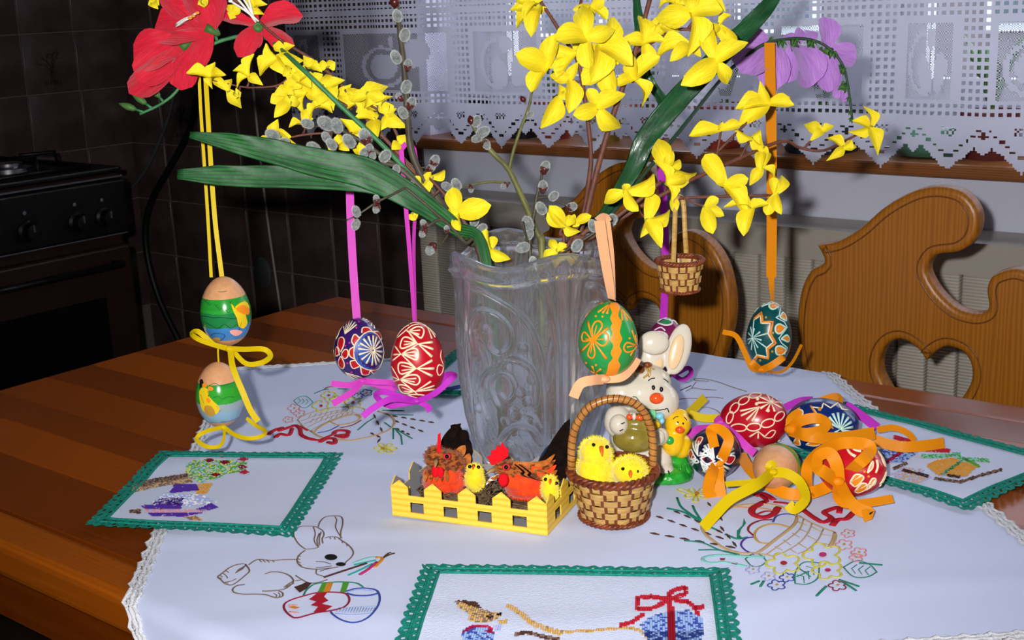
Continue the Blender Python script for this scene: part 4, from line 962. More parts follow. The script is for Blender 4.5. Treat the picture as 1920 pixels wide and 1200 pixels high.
g = G(); rib([(428, 654, D-.005), (400, 646, D-.015), (372, 636, D-.018), (360, 626, D-.012), (372, 622, D-.002), (395, 640, D), (428, 654, D-.002)], 10*m_, .35, g=g); rib([(428, 654, D-.006), (458, 655, D-.012), (495, 655, D-.018), (507, 668, D-.012), (490, 680, D-.005), (462, 682, D-.004), (440, 662, D-.005), (428, 654, D-.004)], 10*m_, .35, g=g); rib([(432, 656, D-.008), (437, 690, D-.02), (455, 735, D-.024), (470, 770, D-.022), (484, 790, D-.02)], 11*m_, [.1, .4], g=g)
g.ell(at(430, 654, D-.006), RT*.004, FW*.004, UP*.003, 10, 7)
e1.wpart('bow', g, R_yel)
e2 = Egg('picture_egg', 'brown egg with a duck picture band, the lower of two strung on yellow ribbon', at(412, 739, D+.01), 45*m_, 63*m_, [SHELL, PB], axis=(0, 0, 1), crop=(340, 500, 3.335), group='picture eggs on yellow ribbon', mfn=bandm)
e2.fill('yellow', [(110, 780), (140, 755), (170, 775), (165, 800), (200, 840), (240, 880), (225, 915), (190, 925), (150, 910), (125, 870)], 2); e2.fill('orange', [(130, 735), (155, 735), (160, 750), (135, 758)], 2, .0008); e2.fill('orange', [(170, 750), (200, 760), (195, 775), (170, 775)], 2, .0008); e2.fill('gold', [(150, 870), (190, 870), (215, 915), (190, 932), (155, 915)], 2, .0008); e2.fill('orange', [(160, 820), (185, 830), (180, 850), (165, 845)], 2, .0011)
e2.stroke('black', .35, [(118, 800), (140, 850), (155, 870), (190, 845), (220, 870), (240, 905)]); e2.stroke('black', .35, [(150, 880), (175, 870), (205, 890), (190, 910), (165, 900)]); e2.fill('black', [(110, 715), (125, 705), (135, 730), (115, 765)], 2); e2.stroke('dkgreen', .35, [(200, 820), (230, 812), (255, 828), (290, 815), (330, 815)]); e2.stroke('dkgreen', .35, [(170, 745), (210, 732), (250, 748), (300, 735), (345, 722)]); e2.done('picture_print')
g = G(); rib([(409, 652, D-.002), (409, 665, D), (410, 680, D+.004)], 3*m_, .1, g=g); e2.wpart('cord', g, R_yel)
g = G(); rib([(418, 801, D), (395, 806, D-.012), (374, 815, D-.02), (370, 826, D-.016), (390, 838, D-.004), (412, 836, D), (420, 820, D), (420, 801, D)], 8*m_, [.4, .7], g=g); rib([(420, 801, D), (440, 815, D-.012), (465, 822, D-.02), (490, 818, D-.018), (497, 808, D-.01), (480, 798, D), (462, 784, D+.002)], 8*m_, .45, g=g); g.ell(at(419, 801, D-.001), RT*.003, FW*.003, UP*.0025, 10, 7)
e2.wpart('bow', g, R_yel)

# ---- violet egg on pink ribbon
D = 1.16; m_ = mpp(D)
M_viol = mat('egg_violet', '#34175f', .25, .5, coat=.3)
e = Egg('wax_egg', 'violet wax egg with a white rosette hanging on a pink ribbon', at(673, 653, D), 46.5*m_, 58.5*m_, M_viol, axis=(.10, .0, 1), crop=(600, 570, 5.454), group='wax painted eggs hung from the branches')
e.fill('blue', [(450, 315), (400, 365), (360, 430), (350, 500), (365, 570), (415, 628), (480, 660), (560, 665), (620, 635), (645, 560), (648, 470), (630, 380), (590, 315), (520, 290)], 2, .0002); 
for i in range(16):
    a = 2*PI*i/16+.1; rx = 155 if math.cos(a) < 0 else 92; e.stroke('cream', .5, [(545+8*math.cos(a), 475+8*math.sin(a)), (545+rx*math.cos(a), 475+150*math.sin(a))], 1.7)
ring = [(450, 310), (400, 360), (355, 420), (345, 500), (360, 570), (410, 630), (480, 668), (560, 672), (620, 640), (645, 560), (650, 470), (632, 380), (590, 312), (520, 282)]
e.loop('cream', ring, .9)
for P in (((430, 300), (440, 250), (500, 245), (545, 285)), ((405, 350), (350, 315), (320, 380), (345, 425)), ((345, 440), (302, 470), (305, 530), (350, 560)), ((360, 575), (312, 590), (340, 655), (405, 635)), ((415, 640), (430, 715), (490, 715), (505, 680)), ((510, 675), (550, 715), (600, 690), (610, 650)), ((560, 285), (610, 285), (638, 340), (630, 370))): e.fill('red', P, 2); e.stroke('cream', 1.0, P)
for P in (((210, 490), (180, 430), (185, 360), (215, 342), (240, 370), (235, 430)), ((220, 510), (250, 468), (280, 475), (285, 530), (255, 558), (228, 530)), ((212, 535), (192, 590), (210, 640), (243, 655), (252, 610), (228, 555)), ((200, 515), (172, 440), (160, 470), (165, 530))): e.loop('cream', P, .95, 'red')
e.fan('cream', (245, 312), [(225, 215), (258, 185), (292, 172), (322, 172), (352, 188), (372, 212)], .4, 1.3); e.fan('cream', (262, 695), [(425, 748), (405, 765), (372, 776), (330, 770)], .4, 1.1)
for q in ((258, 430), (300, 400), (285, 600), (400, 185), (370, 250), (330, 690), (510, 185)): e.dot('magenta', q, 12)
e.done()
g = G(); rib([(655, 288, D+.0), (657, 400, D), (662, 500, D), (669, 597, D)], 15*m_, .1, g=g); e.wpart('hanging_ribbon', g, R_pink)
g = G(); rib([(680, 714, D-.008), (655, 722, D-.015), (621, 719, D-.02)], 11*m_, .2, g=g); rib([(680, 714, D-.008), (660, 735, D-.02), (624, 757, D-.03)], 12*m_, .1, g=g); rib([(680, 714, D-.006), (705, 716, D-.01), (735, 718, D-.005), (740, 728, D+.005), (715, 724, D+.005), (682, 715, D)], 11*m_, .3, g=g); g.ell(at(680, 714, D-.006), RT*.004, FW*.004, UP*.003, 10, 7); e.wpart('bow', g, R_pink)

# ---- crimson egg on pink ribbon
D = 1.09; m_ = mpp(D)
M_crim = mat('egg_crimson', '#b3081f', .3, .5, coat=.2)
e = Egg('wax_egg', 'crimson wax egg with cream butterfly loops hanging on a pink ribbon', at(783, 677, D), 51*m_, 74*m_, M_crim, crop=(600, 570, 5.454), group='wax painted eggs hung from the branches')
c = 'cream'
e.stroke(c, 1.0, [(860, 262), (900, 290), (1000, 415), (825, 515), (985, 660), (820, 770), (970, 892), (1010, 935)], smooth=False)
for P in (((905, 278), (980, 238), (1045, 240), (1072, 280), (1040, 350), (980, 318)), ((985, 400), (900, 348), (838, 350), (810, 425), (832, 457), (915, 432)), ((835, 512), (905, 468), (985, 460), (1005, 515), (985, 572), (910, 545)), ((980, 660), (900, 610), (812, 602), (800, 665), (832, 715), (915, 692)), ((825, 770), (905, 730), (992, 728), (1022, 780), (985, 825), (900, 800)), ((960, 890), (890, 835), (812, 828), (835, 890), (885, 912)), ((900, 925), (970, 922), (1060, 930), (1050, 958), (980, 955))): e.loop(c, P, 1.15)
for a, t in (((905, 280), ((1030, 270), (1020, 315))), ((985, 400), ((850, 385), (850, 420))), ((835, 512), ((975, 490), (970, 535))), ((980, 660), ((830, 630), (835, 680))), ((825, 770), ((985, 760), (970, 795))), ((960, 890), ((845, 850), (860, 890)))): e.fan(c, a, t, .6, 1.1)
e.fan(c, (1005, 412), [(1162, 390), (1165, 462), (1150, 540)], .7, 2.0); e.fan(c, (990, 660), [(1150, 578), (1165, 660), (1145, 735)], .7, 2.0); e.fan(c, (975, 892), [(1132, 790), (1162, 835), (1165, 872)], .7, 1.7); e.fan(c, (820, 515), [(752, 430), (738, 520), (735, 580)], .6, 1.4); e.fan(c, (815, 772), [(732, 640), (735, 740), (750, 795)], .6, 1.3)
e.loop(c, [(1262, 640), (1215, 622), (1195, 680), (1212, 730), (1245, 700)], .9); e.stroke(c, .8, [(1250, 470), (1238, 540), (1262, 625)]); e.stroke(c, .7, [(1050, 200), (1115, 245), (1155, 355)], 1.2); e.stroke(c, .7, [(1062, 205), (1140, 260), (1192, 340)], 1.2); e.stroke(c, .7, [(1030, 200), (930, 225), (850, 285), (770, 350)], 1.0)
e.done()
g = G(); rib([(752, 278, D), (762, 400, D-.004), (770, 500, D-.004), (777, 602, D-.002)], 9*m_, [.3, .9], g=g); rib([(777, 280, D+.01), (783, 330, D+.01), (776, 450, D+.006), (779, 603, D)], 9*m_, [.7, 1.1], g=g); rib([(752, 280, D), (765, 268, D+.004), (777, 282, D+.01)], 10*m_, .2, g=g); e.wpart('hanging_ribbon', g, R_pink)
g = G(); rib([(783, 752, D-.008), (815, 738, D-.02), (845, 712, D-.022), (852, 704, D-.014), (838, 703, D), (820, 722, D+.006), (790, 750, D)], 11*m_, .25, g=g); rib([(783, 752, D-.008), (755, 745, D-.02), (720, 735, D-.024), (705, 742, D-.016), (728, 760, D-.004), (760, 756, D), (783, 752, D-.004)], 11*m_, .3, g=g); rib([(780, 752, D-.01), (735, 748, D-.026), (700, 765, D-.032), (680, 781, D-.034)], 12*m_, .15, g=g); rib([(783, 752, D-.008), (805, 764, D-.012), (799, 770, D-.014)], 10*m_, .1, g=g); g.ell(at(782, 752, D-.008), RT*.004, FW*.004, UP*.003, 10, 7); e.wpart('bow', g, R_mag)

# ---- green and orange egg on peach ribbon, in front of the vase
D = 1.01; m_ = mpp(D)
M_grn = mat('egg_green', '#1d8a3c', .3, .5, coat=.25)
e = Egg('wax_egg', 'green wax egg with an orange scalloped band hanging on a peach ribbon before the vase', at(1140, 636, D), 55.5*m_, 72.5*m_, M_grn, axis=(.05, .03, 1), crop=(1040, 540, 5.454), group='wax painted eggs hung from the branches')
lf = [(572, 150), (565, 200), (590, 255), (568, 310), (590, 365), (572, 410), (592, 465), (568, 530), (600, 590), (572, 660), (592, 715), (552, 765), (540, 820), (525, 870), (490, 905)]; rt_ = [(612, 905), (640, 850), (665, 780), (645, 730), (682, 645), (662, 590), (690, 520), (668, 450), (692, 350), (658, 290), (675, 200), (650, 148)]
ra, rb_ = cr([Vector(p) for p in lf], 4), cr([Vector(p) for p in reversed(rt_)], 4)
rs = lambda L_, u: L_[int(u*(len(L_)-1))].lerp(L_[min(int(u*(len(L_)-1))+1, len(L_)-1)], u*(len(L_)-1)-int(u*(len(L_)-1)))
for rot in (0, PI):
    Vb = []
    for i in range(61):
        a_, b_ = rs(ra, i/60), rs(rb_, i/60)
        for j in range(7): Vb.append(e.surf(e.hit(a_.lerp(b_, j/6)), .0003, rot)[0])
    e.g.add(Vb, [(i*7+j, i*7+j+1, i*7+j+8, i*7+j+7) for i in range(60) for j in range(6)], WK.index('orange'))
for P in (((385, 520), (375, 410), (408, 348), (455, 345), (482, 388), (440, 460)), ((370, 530), (300, 452), (274, 490), (290, 545)), ((400, 535), (480, 462), (542, 482), (535, 560), (480, 590)), ((385, 545), (350, 640), (345, 690), (390, 716), (412, 660))): e.loop('orange', P, 1.2); e.stroke('orange', .5, [(388, 530), ((P[2][0]+P[3][0])/2*.8+388*.2, (P[2][1]+P[3][1])/2*.8+530*.2)], 1.0)
e.dot('orange', (385, 530), 26); e.fan('orange', (385, 530), [(325, 340), (545, 410), (530, 722), (275, 650)], .6, 1.8)
for q in ((415, 293), (485, 298), (335, 760), (430, 780), (765, 515)): e.dot('orange', q, 13)
e.fan('orange', (565, 160), [(430, 250), (480, 262), (532, 268)], .6, 1.6); e.fan('orange', (690, 205), [(705, 335), (760, 335), (805, 335)], .6, 1.4); e.fan('orange', (420, 872), [(388, 795), (475, 825), (380, 850), (445, 885)], .7, 1.6); e.loop('orange', [(840, 590), (745, 560), (708, 612), (735, 655), (800, 640)], 1.2); e.stroke('orange', .6, [(835, 590), (740, 605)], 1.1); e.fan('orange', (838, 588), [(800, 432), (770, 690), (830, 480)], .6, 1.5)
e.done()
g = G(); rib([(1124, 414, D+.02), (1132, 470, D+.008), (1142, 530, D-.002), (1147, 561, D-.006)], 21*m_, [.05, .9], g=g)
rib([(1138, 416, D+.03), (1146, 480, D+.02), (1150, 562, D+.002)], 14*m_, [.3, .9], g=g); rib([(1122, 416, D+.02), (1132, 409, D+.026), (1140, 418, D+.03)], 20*m_, .1, g=g); e.wpart('hanging_ribbon', g, R_peach)
g = G(); rib([(1133, 711, D-.006), (1110, 713, D-.018), (1088, 720, D-.02), (1075, 745, D-.016)], 19*m_, [.3, .1], g=g); rib([(1133, 711, D-.006), (1165, 708, D-.004), (1185, 690, D+.005), (1196, 672, D+.012)], 15*m_, .2, g=g); g.ell(at(1133, 711, D-.006), RT*.005, FW*.004, UP*.003, 10, 7); e.wpart('bow', g, R_peach)

# ---- teal egg on orange ribbon, right
D = 1.25; m_ = mpp(D)
M_teal = mat('egg_teal', '#064a4c', .3, .5, coat=.3)
e = Egg('wax_egg', 'dark teal wax egg with a star and tulips hanging on an orange ribbon', at(1442, 629, D), 42*m_, 64*m_, M_teal, axis=(.06, 0, 1), crop=(1330, 540, 6.665), group='wax painted eggs hung from the branches')
for q in ((555, 505), (632, 548), (720, 570), (652, 652), (712, 742), (610, 748), (592, 822), (530, 772), (490, 700), (480, 645), (482, 560), (508, 488), (545, 405)): e.stroke('mint', .5, [(538, 620), q], 1.3)
e.stroke('orange', 1.6, [(540, 385), (642, 305), (662, 425), (798, 425), (762, 570), (832, 690), (735, 760), (738, 885), (612, 852), (570, 915)], smooth=False); e.stroke('cream', 1.2, [(540, 405), (628, 345), (640, 442), (760, 445), (732, 570), (798, 680), (712, 750), (728, 862), (600, 832), (560, 895)], smooth=False)
e.stroke('mint', .9, [(905, 240), (880, 352), (835, 370), (950, 430), (982, 495), (870, 630), (905, 690), (972, 745), (930, 835)], smooth=False)
for P in (((900, 222), (840, 180), (760, 195), (745, 235), (800, 270)), ((890, 365), (935, 310), (972, 350), (972, 410)), ((970, 497), (890, 455), (835, 480), (832, 545), (885, 572)), ((900, 635), (970, 590), (1000, 630), (985, 672)), ((965, 772), (890, 725), (832, 742), (838, 822), (900, 832))): e.loop('mint', P, 1.3, 'orange'); e.stroke('mint', .5, [P[0], ((P[2][0]+P[-1][0])/2, (P[2][1]+P[-1][1])/2)], .8)
for q in ((705, 372), (795, 562), (785, 788), (642, 898)): e.dot('gold', q, 16)
e.done()
g = G(); rib([(1443, 80, D-.016), (1446, 250, D-.012), (1447, 400, D-.006), (1446, 520, D-.002)], 20*m_, [.05, .2], g=g); rib([(1446, 520, D-.002), (1447, 545, D-.002), (1449, 566, D-.002)], 12*m_, [.2, 1.0], g=g); e.wpart('hanging_ribbon', g, R_org)
g = G(); rib([(1428, 693, D), (1410, 690, D-.008), (1396, 660, D-.015), (1380, 630, D-.02), (1355, 622, D-.02)], 10*m_, [.1, .5], g=g); rib([(1426, 694, D-.002), (1445, 686, D-.014), (1466, 672, D-.016), (1470, 668, D-.01)], 13*m_, .15, g=g); rib([(1426, 694, D-.002), (1415, 684, D-.012), (1408, 678, D-.012)], 12*m_, .15, g=g); rib([(1428, 694, D), (1462, 698, D+.004), (1485, 680, D+.006), (1503, 646, D+.006)], 8*m_, 1.1, g=g); g.ell(at(1427, 693, D-.002), RT*.004, FW*.004, UP*.003, 10, 7); e.wpart('bow', g, R_org)

# ---- plum egg hidden behind the rabbit
D = 1.30; m_ = mpp(D)
M_plum = mat('egg_plum', '#7a1850', .28, .5, coat=.3)
e = Egg('wax_egg', 'plum wax egg half hidden behind the rabbit figurine on a magenta ribbon', at(1250, 652, D), 40*m_, 57*m_, M_plum, axis=(.02, 0, 1), crop=(1040, 540, 5.454), group='wax painted eggs hung from the branches')
e.loop('white', [(1030, 350), (1120, 305), (1195, 330), (1200, 370), (1120, 380)], 1.3); e.fill('green', [(1080, 350), (1140, 325), (1190, 345), (1170, 372), (1110, 370)], 2, .0008); e.stroke('white', 1.1, [(1010, 430), (1080, 405), (1130, 440)]); e.loop('white', [(1240, 930), (1310, 885), (1370, 900), (1340, 980), (1270, 1000)], 1.0, 'magenta')
e.done()
g = G(); rib([(1237, 282, D), (1244, 380, D), (1248, 500, D), (1244, 597, D)], 15*m_, [.1, .3], g=g); e.wpart('hanging_ribbon', g, R_mag)
g = G(); rib([(1262, 702, D), (1280, 712, D-.008), (1296, 700, D-.006), (1290, 690, D), (1270, 700, D)], 9*m_, .3, g=g); e.wpart('bow', g, R_mag)

# ---------------------------------------------------------------- loose eggs on the cloth at the right
RH = Vector((RT.x, RT.y, 0)).normalized(); FH = Vector((FW.x, FW.y, 0)).normalized()
ZB = TZ+.0048; GR = 'loose painted eggs on the cloth'
def lay(x, y, b): return on(x, y, ZB+b)
M_blu = mat('egg_navy_blue', '#0e2768', .25, .5, coat=.3); M_nav = mat('egg_midnight', '#0d0f2c', .25, .5, coat=.3); M_scar = mat('egg_scarlet', '#b80d1c', .28, .5, coat=.3)
b = .0252; c_ = lay(1413, 788, b)
e = Egg('loose_wax_egg', 'red wax egg with cream chains lying at the back left of the loose eggs', c_, b, .0315, M_crim, axis=-RH*.96+FH*.28, crop=(1270, 700, 3.692), group=GR)
for (x, y, rx, ry, a) in ((425, 378, 55, 26, 0), (530, 372, 50, 26, -.1), (628, 345, 48, 26, -.3), (708, 300, 40, 24, -.7), (362, 305, 22, 45, .3), (395, 235, 26, 42, .6), (460, 185, 40, 24, -.5), (540, 150, 44, 20, -.2)):
    P = [(x+rx*math.cos(q)*math.cos(a)-ry*math.sin(q)*math.sin(a), y+rx*math.cos(q)*math.sin(a)+ry*math.sin(q)*math.cos(a)) for q in [i*PI/4 for i in range(8)]]
    e.loop('cream', P, 1.0)
for i in range(10): a = 2*PI*i/10; e.stroke('cream', .5, [(648, 205), (648+92*math.cos(a), 205+66*math.sin(a))], 2.0)
e.fan('cream', (570, 232), [(435, 258), (440, 292), (478, 322), (518, 332)], .6, 1.7); e.fan('cream', (560, 400), [(500, 440), (560, 450), (610, 440)], .6, 1.6); e.loop('cream', [(600, 440), (650, 395), (680, 400), (650, 440)], .9)
for q in ((555, 182), (548, 215), (628, 262)): e.dot('cream', q, 12)
e.done()
D_ = (c_-CAM).dot(FW); dd = D_-.014
g = rib([(1359, 800, dd), (1330, 803, dd-.012), (1305, 806, dd-.022), (1290, 818, dd-.026)], .0072, .25); rib([(1359, 801, dd), (1380, 818, dd-.018), (1400, 838, dd-.026), (1415, 850, dd-.026)], .0075, .15, g=g); rib([(1359, 800, dd), (1345, 792, dd+.002), (1352, 783, dd+.01)], .007, .2, g=g); g.ell(at(1358, 801, dd-.002), RT*.005, FW*.004, UP*.004, 10, 7); e.wpart('bow', g, R_pink)

b = .0250; c_ = lay(1541, 797, b)
e = Egg('loose_wax_egg', 'blue wax egg with a pale daisy lying at the back right of the loose eggs', c_, b, .0330, M_blu, axis=RH*.95-FH*.25+Vector((0, 0, .1)), crop=(1270, 700, 3.692), group=GR)
for q in ((1050, 300), (1075, 275), (1110, 268), (1150, 275), (1185, 300), (1205, 335), (1215, 375), (1060, 345), (1200, 410), (1160, 415), (1090, 415)): e.stroke('mint', .5, [(1128, 388), q], 2.0)
e.stroke('cream', 1.1, [(930, 235), (1000, 240), (1010, 205), (1060, 235), (1110, 195), (1140, 240), (1180, 245)], smooth=False); e.stroke('orange', 1.2, [(920, 225), (970, 290), (1030, 330), (1080, 385)], smooth=True); e.stroke('cream', 1.0, [(935, 240), (985, 300), (1040, 330)]); e.dot('gold', (985, 250), 14)
for P in (((805, 330), (800, 285), (840, 255), (870, 270), (850, 320)), ((890, 490), (940, 465), (1010, 470), (960, 500)), ((800, 480), (830, 440), (850, 490))): e.loop('cream', P, 1.1, 'orange')
e.done()
D_ = (c_-CAM).dot(FW); dd = D_-.016
g = rib([(1482, 804, dd), (1500, 790, dd-.012), (1530, 784, dd-.018), (1550, 795, dd-.016), (1535, 808, dd-.02), (1505, 812, dd-.018), (1484, 805, dd)], .0095, .15); rib([(1482, 806, dd), (1520, 818, dd-.02), (1570, 822, dd-.014), (1640, 812, dd-.0)], .011, .1, g=g); rib([(1480, 800, dd), (1490, 778, dd+.004), (1560, 745, dd+.02), (1580, 752, dd+.03)], .008, .6, g=g); g.ell(at(1483, 805, dd-.003), RT*.006, FW*.005, UP*.005, 10, 7); e.wpart('bow', g, R_org)
g = hrib([(1472, 764, 30), (1500, 752, 32), (1525, 750, 28)], .007, .3); e.wpart('pink_tail', g, R_mag); e.wpart('pink_tail', hrib([(1585, 760, 26), (1610, 776, 18), (1645, 802, 6)], .009, .2), R_mag)

b = .0222; c_ = lay(1339, 850, b)
e = Egg('loose_wax_egg', 'small midnight blue wax egg with white fans nearest the rabbit figurine', c_, b, .029, M_nav, axis=-RH*.35-FH*.9+Vector((0, 0, .15)), crop=(1270, 700, 3.692), group=GR)
e.fan('white', (265, 590), [(175, 515), (185, 490), (212, 480), (240, 482), (150, 545)], .6, 1.9); e.fan('white', (285, 620), [(175, 690), (195, 680), (340, 690), (370, 670), (310, 700), (170, 650)], .6, 1.9); e.loop('white', [(120, 590), (100, 560), (92, 590), (112, 622), (142, 615)], 1.0); e.loop('white', [(150, 585), (200, 575), (250, 600), (240, 640), (190, 625)], 1.1, 'red'); e.loop('cream', [(120, 480), (140, 440), (172, 440), (140, 490)], 1.0, 'red'); e.loop('white', [(310, 600), (370, 570), (405, 580), (370, 632)], 1.0, 'red'); e.fan('white', (300, 590), [(395, 520), (400, 550), (380, 500)], .6, 1.6)
e.done()
D_ = (c_-CAM).dot(FW); dd = D_-.022
g = rib([(1348, 868, dd), (1360, 845, dd-.012), (1366, 822, dd-.012), (1350, 805, dd-.004), (1333, 806, dd+.0), (1336, 822, dd-.004), (1346, 866, dd)], .0088, .25); rib([(1346, 869, dd), (1334, 890, dd-.014), (1328, 920, dd-.012), (1340, 938, dd-.010), (1350, 932, dd-.010), (1346, 900, dd-.008), (1346, 870, dd)], .0105, .25, g=g); g.ell(at(1347, 868, dd-.002), RT*.005, FW*.004, UP*.004, 10, 7); e.wpart('bow', g, R_org)

b = .0200; c_ = lay(1456, 876, b)
def bandq(t): return 0 if t.z > .28 or t.z < -.8 else 1
e = Egg('loose_picture_egg', 'bare brown egg end with a green picture band in the middle of the loose eggs', c_, b, .0285, [SHELL, PB], axis=-FH*.85-RH*.35+Vector((0, 0, .28)), crop=(1270, 700, 3.692), group=GR, mfn=bandq)
D_ = (c_-CAM).dot(FW); dd = D_-.026
g = rib([(1448, 884, dd), (1425, 900, dd-.006), (1395, 905, dd-.002), (1360, 908, dd+.004)], .006, .6); rib([(1448, 886, dd), (1420, 908, dd-.022), (1370, 935, dd-.03), (1340, 965, dd-.036), (1318, 990, dd-.042)], .0095, .12, g=g); rib([(1450, 885, dd), (1475, 888, dd-.008), (1500, 905, dd-.014), (1510, 935, dd-.026), (1490, 955, dd-.03), (1478, 945, dd-.028)], .0085, .25, g=g); rib([(1446, 884, dd), (1440, 876, dd-.004), (1447, 868, dd-.004), (1454, 876, dd-.003)], .005, .4, g=g); g.ell(at(1450, 885, dd-.002), RT*.004, FW*.004, UP*.003, 10, 7); e.wpart('bow', g, R_yel)

b = .0245; c_ = lay(1598, 876, b)
e = Egg('loose_wax_egg', 'scarlet wax egg with cream and orange drops lying nearest the right doily', c_, b, .030, M_scar, axis=RH*.55-FH*.75+Vector((0, 0, .12)), crop=(1270, 700, 3.692), group=GR)
for P in (((1190, 760), (1225, 705), (1270, 710), (1280, 735), (1230, 790)), ((1225, 825), (1270, 770), (1310, 780), (1300, 815), (1250, 835)), ((1310, 690), (1325, 645), (1350, 600), (1345, 650)), ((1315, 790), (1345, 735), (1370, 740), (1360, 780)), ((1020, 690), (1070, 680), (1080, 710), (1035, 720))): e.loop('cream', P, 1.2, 'orange'); e.stroke('cream', .6, [P[0], P[2]], 1.2)
for P in (((1165, 500), (1190, 545), (1230, 570)), ((1190, 500), (1230, 525), (1270, 530)), ((1110, 520), (1095, 560), (1120, 590)), ((1130, 620), (1120, 650), (1140, 690)), ((1300, 820), (1330, 800), (1370, 750)), ((1280, 560), (1320, 580), (1350, 570)), ((1370, 690), (1385, 640), (1380, 590))): e.stroke('cream', 1.2, P, 2.0)
for q in ((1318, 715), (1290, 680)): e.dot('orange', q, 10)
e.done()
D_ = (c_-CAM).dot(FW); dd = D_-.024
g = rib([(1574, 905, dd), (1590, 935, dd-.016), (1610, 955, dd-.020), (1630, 962, dd-.022), (1618, 968, dd-.024)], .0100, .2); rib([(1570, 905, dd), (1568, 930, dd-.010), (1585, 945, dd-.012), (1625, 943, dd-.008), (1674, 935, dd-.0)], .0072, .45, g=g); rib([(1572, 902, dd), (1568, 870, dd-.006), (1555, 850, dd-.004), (1535, 855, dd-.002), (1532, 875, dd-.006), (1545, 885, dd-.010), (1570, 902, dd)], .0105, .3, g=g); g.ell(at(1572, 903, dd-.002), RT*.005, FW*.004, UP*.004, 10, 7); e.wpart('bow', g, R_org)
# one long loose orange ribbon thrown over the heap
g = hrib([(1388, 850, 14), (1405, 878, 12), (1435, 905, 9), (1475, 925, 7), (1520, 924, 7), (1565, 905, 12), (1610, 870, 40), (1632, 845, 48), (1622, 833, 52), (1580, 831, 53), (1540, 846, 40), (1516, 870, 24), (1512, 900, 12), (1516, 928, 7)], .0100, .15)
single('loose_ribbon', g, R_org, 'long orange satin ribbon curling over the heap of loose eggs', 'ribbon', sharp=28)
g = hrib([(1638, 824, 12), (1665, 833, 9), (1700, 838, 8), (1745, 834, 8), (1770, 830, 8)], .0098, .1); hrib([(1645, 806, 16), (1675, 802, 16), (1700, 811, 12), (1715, 826, 7)], .006, .3, g=g)
single('loose_ribbon', g, R_org, 'short orange ribbon tail trailing onto the right doily', 'ribbon', sharp=28)
g = hrib([(1290, 776, 14), (1305, 762, 16), (1322, 745, 20)], .0088, .15); hrib([(1292, 776, 14), (1320, 784, 10), (1350, 784, 9)], .008, .2, g=g)
single('loose_ribbon', g, R_yel, 'short yellow ribbon end sticking up behind the figurine chick', 'ribbon', sharp=28)
# ================================================================== CRYSTAL VASE
M_crys = bpy.data.materials.new('crystal_glass'); M_crys.use_nodes = True
_n = M_crys.node_tree.nodes; _l = M_crys.node_tree.links
_g = _n.new('ShaderNodeBsdfGlass'); _g.inputs['Color'].default_value = (.97, .98, .99, 1); _g.inputs['Roughness'].default_value = .0; _g.inputs['IOR'].default_value = 1.48
_t = _n.new('ShaderNodeBsdfTransparent'); _t.inputs[0].default_value = (.98, .98, .99, 1); _m = _n.new('ShaderNodeMixShader'); _m.inputs[0].default_value = .2
_l.new(_g.outputs[0], _m.inputs[1]); _l.new(_t.outputs[0], _m.inputs[2])
_d = _n.new('ShaderNodeBsdfDiffuse'); _d.inputs[0].default_value = (.90, .90, .89, 1); _x = _n.new('ShaderNodeMixShader'); _x.inputs[0].default_value = .045
_l.new(_m.outputs[0], _x.inputs[1]); _l.new(_d.outputs[0], _x.inputs[2]); _l.new(_x.outputs[0], _n['Material Output'].inputs[0])
VB = on(1009, 868, TZ+.0055); VH = .200; VD = (VB-CAM).dot(FW)
VPX = [(.0, .041), (.04, .047), (.10, .0525), (.17, .0555), (.26, .0595), (.36, .0615), (.48, .0635), (.62, .0645), (.78, .0650), (.90, .0660), (1.0, .0685)]
def vr(t):
    for (a, ra), (b_, rb_) in zip(VPX, VPX[1:]):
        if t <= b_: return ra+(rb_-ra)*(t-a)/(b_-a)
    return VPX[-1][1]
def az_cam(p): v = CAM-p; return math.atan2(v.y, v.x)
A0 = az_cam(VB)+math.radians(24)                       # a fluted corner turned a little to the right of the viewer
import numpy as np
SCROLL = [([(-.046, .168), (-.030, .176), (-.012, .174), (.008, .162), (.022, .142), (.029, .115), (.031, .08), (.031, .02)], .0017, .0030),
          ([(.046, .150), (.040, .14), (.035, .12), (.033, .09)], .0015, .0022),
          ([(-.030, .120), (-.034, .140), (-.024, .157), (-.008, .158), (.004, .146), (.004, .130), (-.006, .122), (-.015, .128), (-.014, .140)], .0017, .0030),
          ([(.004, .130), (-.008, .112), (-.022, .100), (-.028, .080), (-.024, .060)], .0016, .0026),
          ([(-.010, .112), (.004, .118), (.018, .112), (.024, .096), (.022, .078)], .0018, .0030),
          ([(-.012, .075), (-.017, .09), (-.010, .103), (.002, .102), (.006, .09), (-.001, .08), (-.008, .085)], .0015, .0024),
          ([(-.026, .008), (-.020, .028), (-.010, .045), (.004, .056), (.018, .054), (.026, .040)], .0020, .0036),
          ([(-.040, .01), (-.036, .05), (-.040, .09), (-.036, .13)], .0016, .0020),
          ([(.010, .07), (.020, .066), (.026, .055)], .0014, .0020), ([(-.002, .012), (.006, .030), (.002, .040)], .0014, .0020), ([(.012, .010), (.018, .026), (.012, .040)], .0014, .0020)]
BERRY = [(.010, .088, .0050), (.016, .080, .0045), (.004, .068, .006), (-.006, .060, .0045), (.010, .026, .006), (.022, .018, .0055), (-.006, .024, .0045), (.000, .010, .006), (-.012, .012, .0045), (.014, .128, .0045), (-.018, .142, .004), (.020, .100, .004), (-.032, .030, .0045), (-.034, .068, .0045), (.020, .062, .004)]
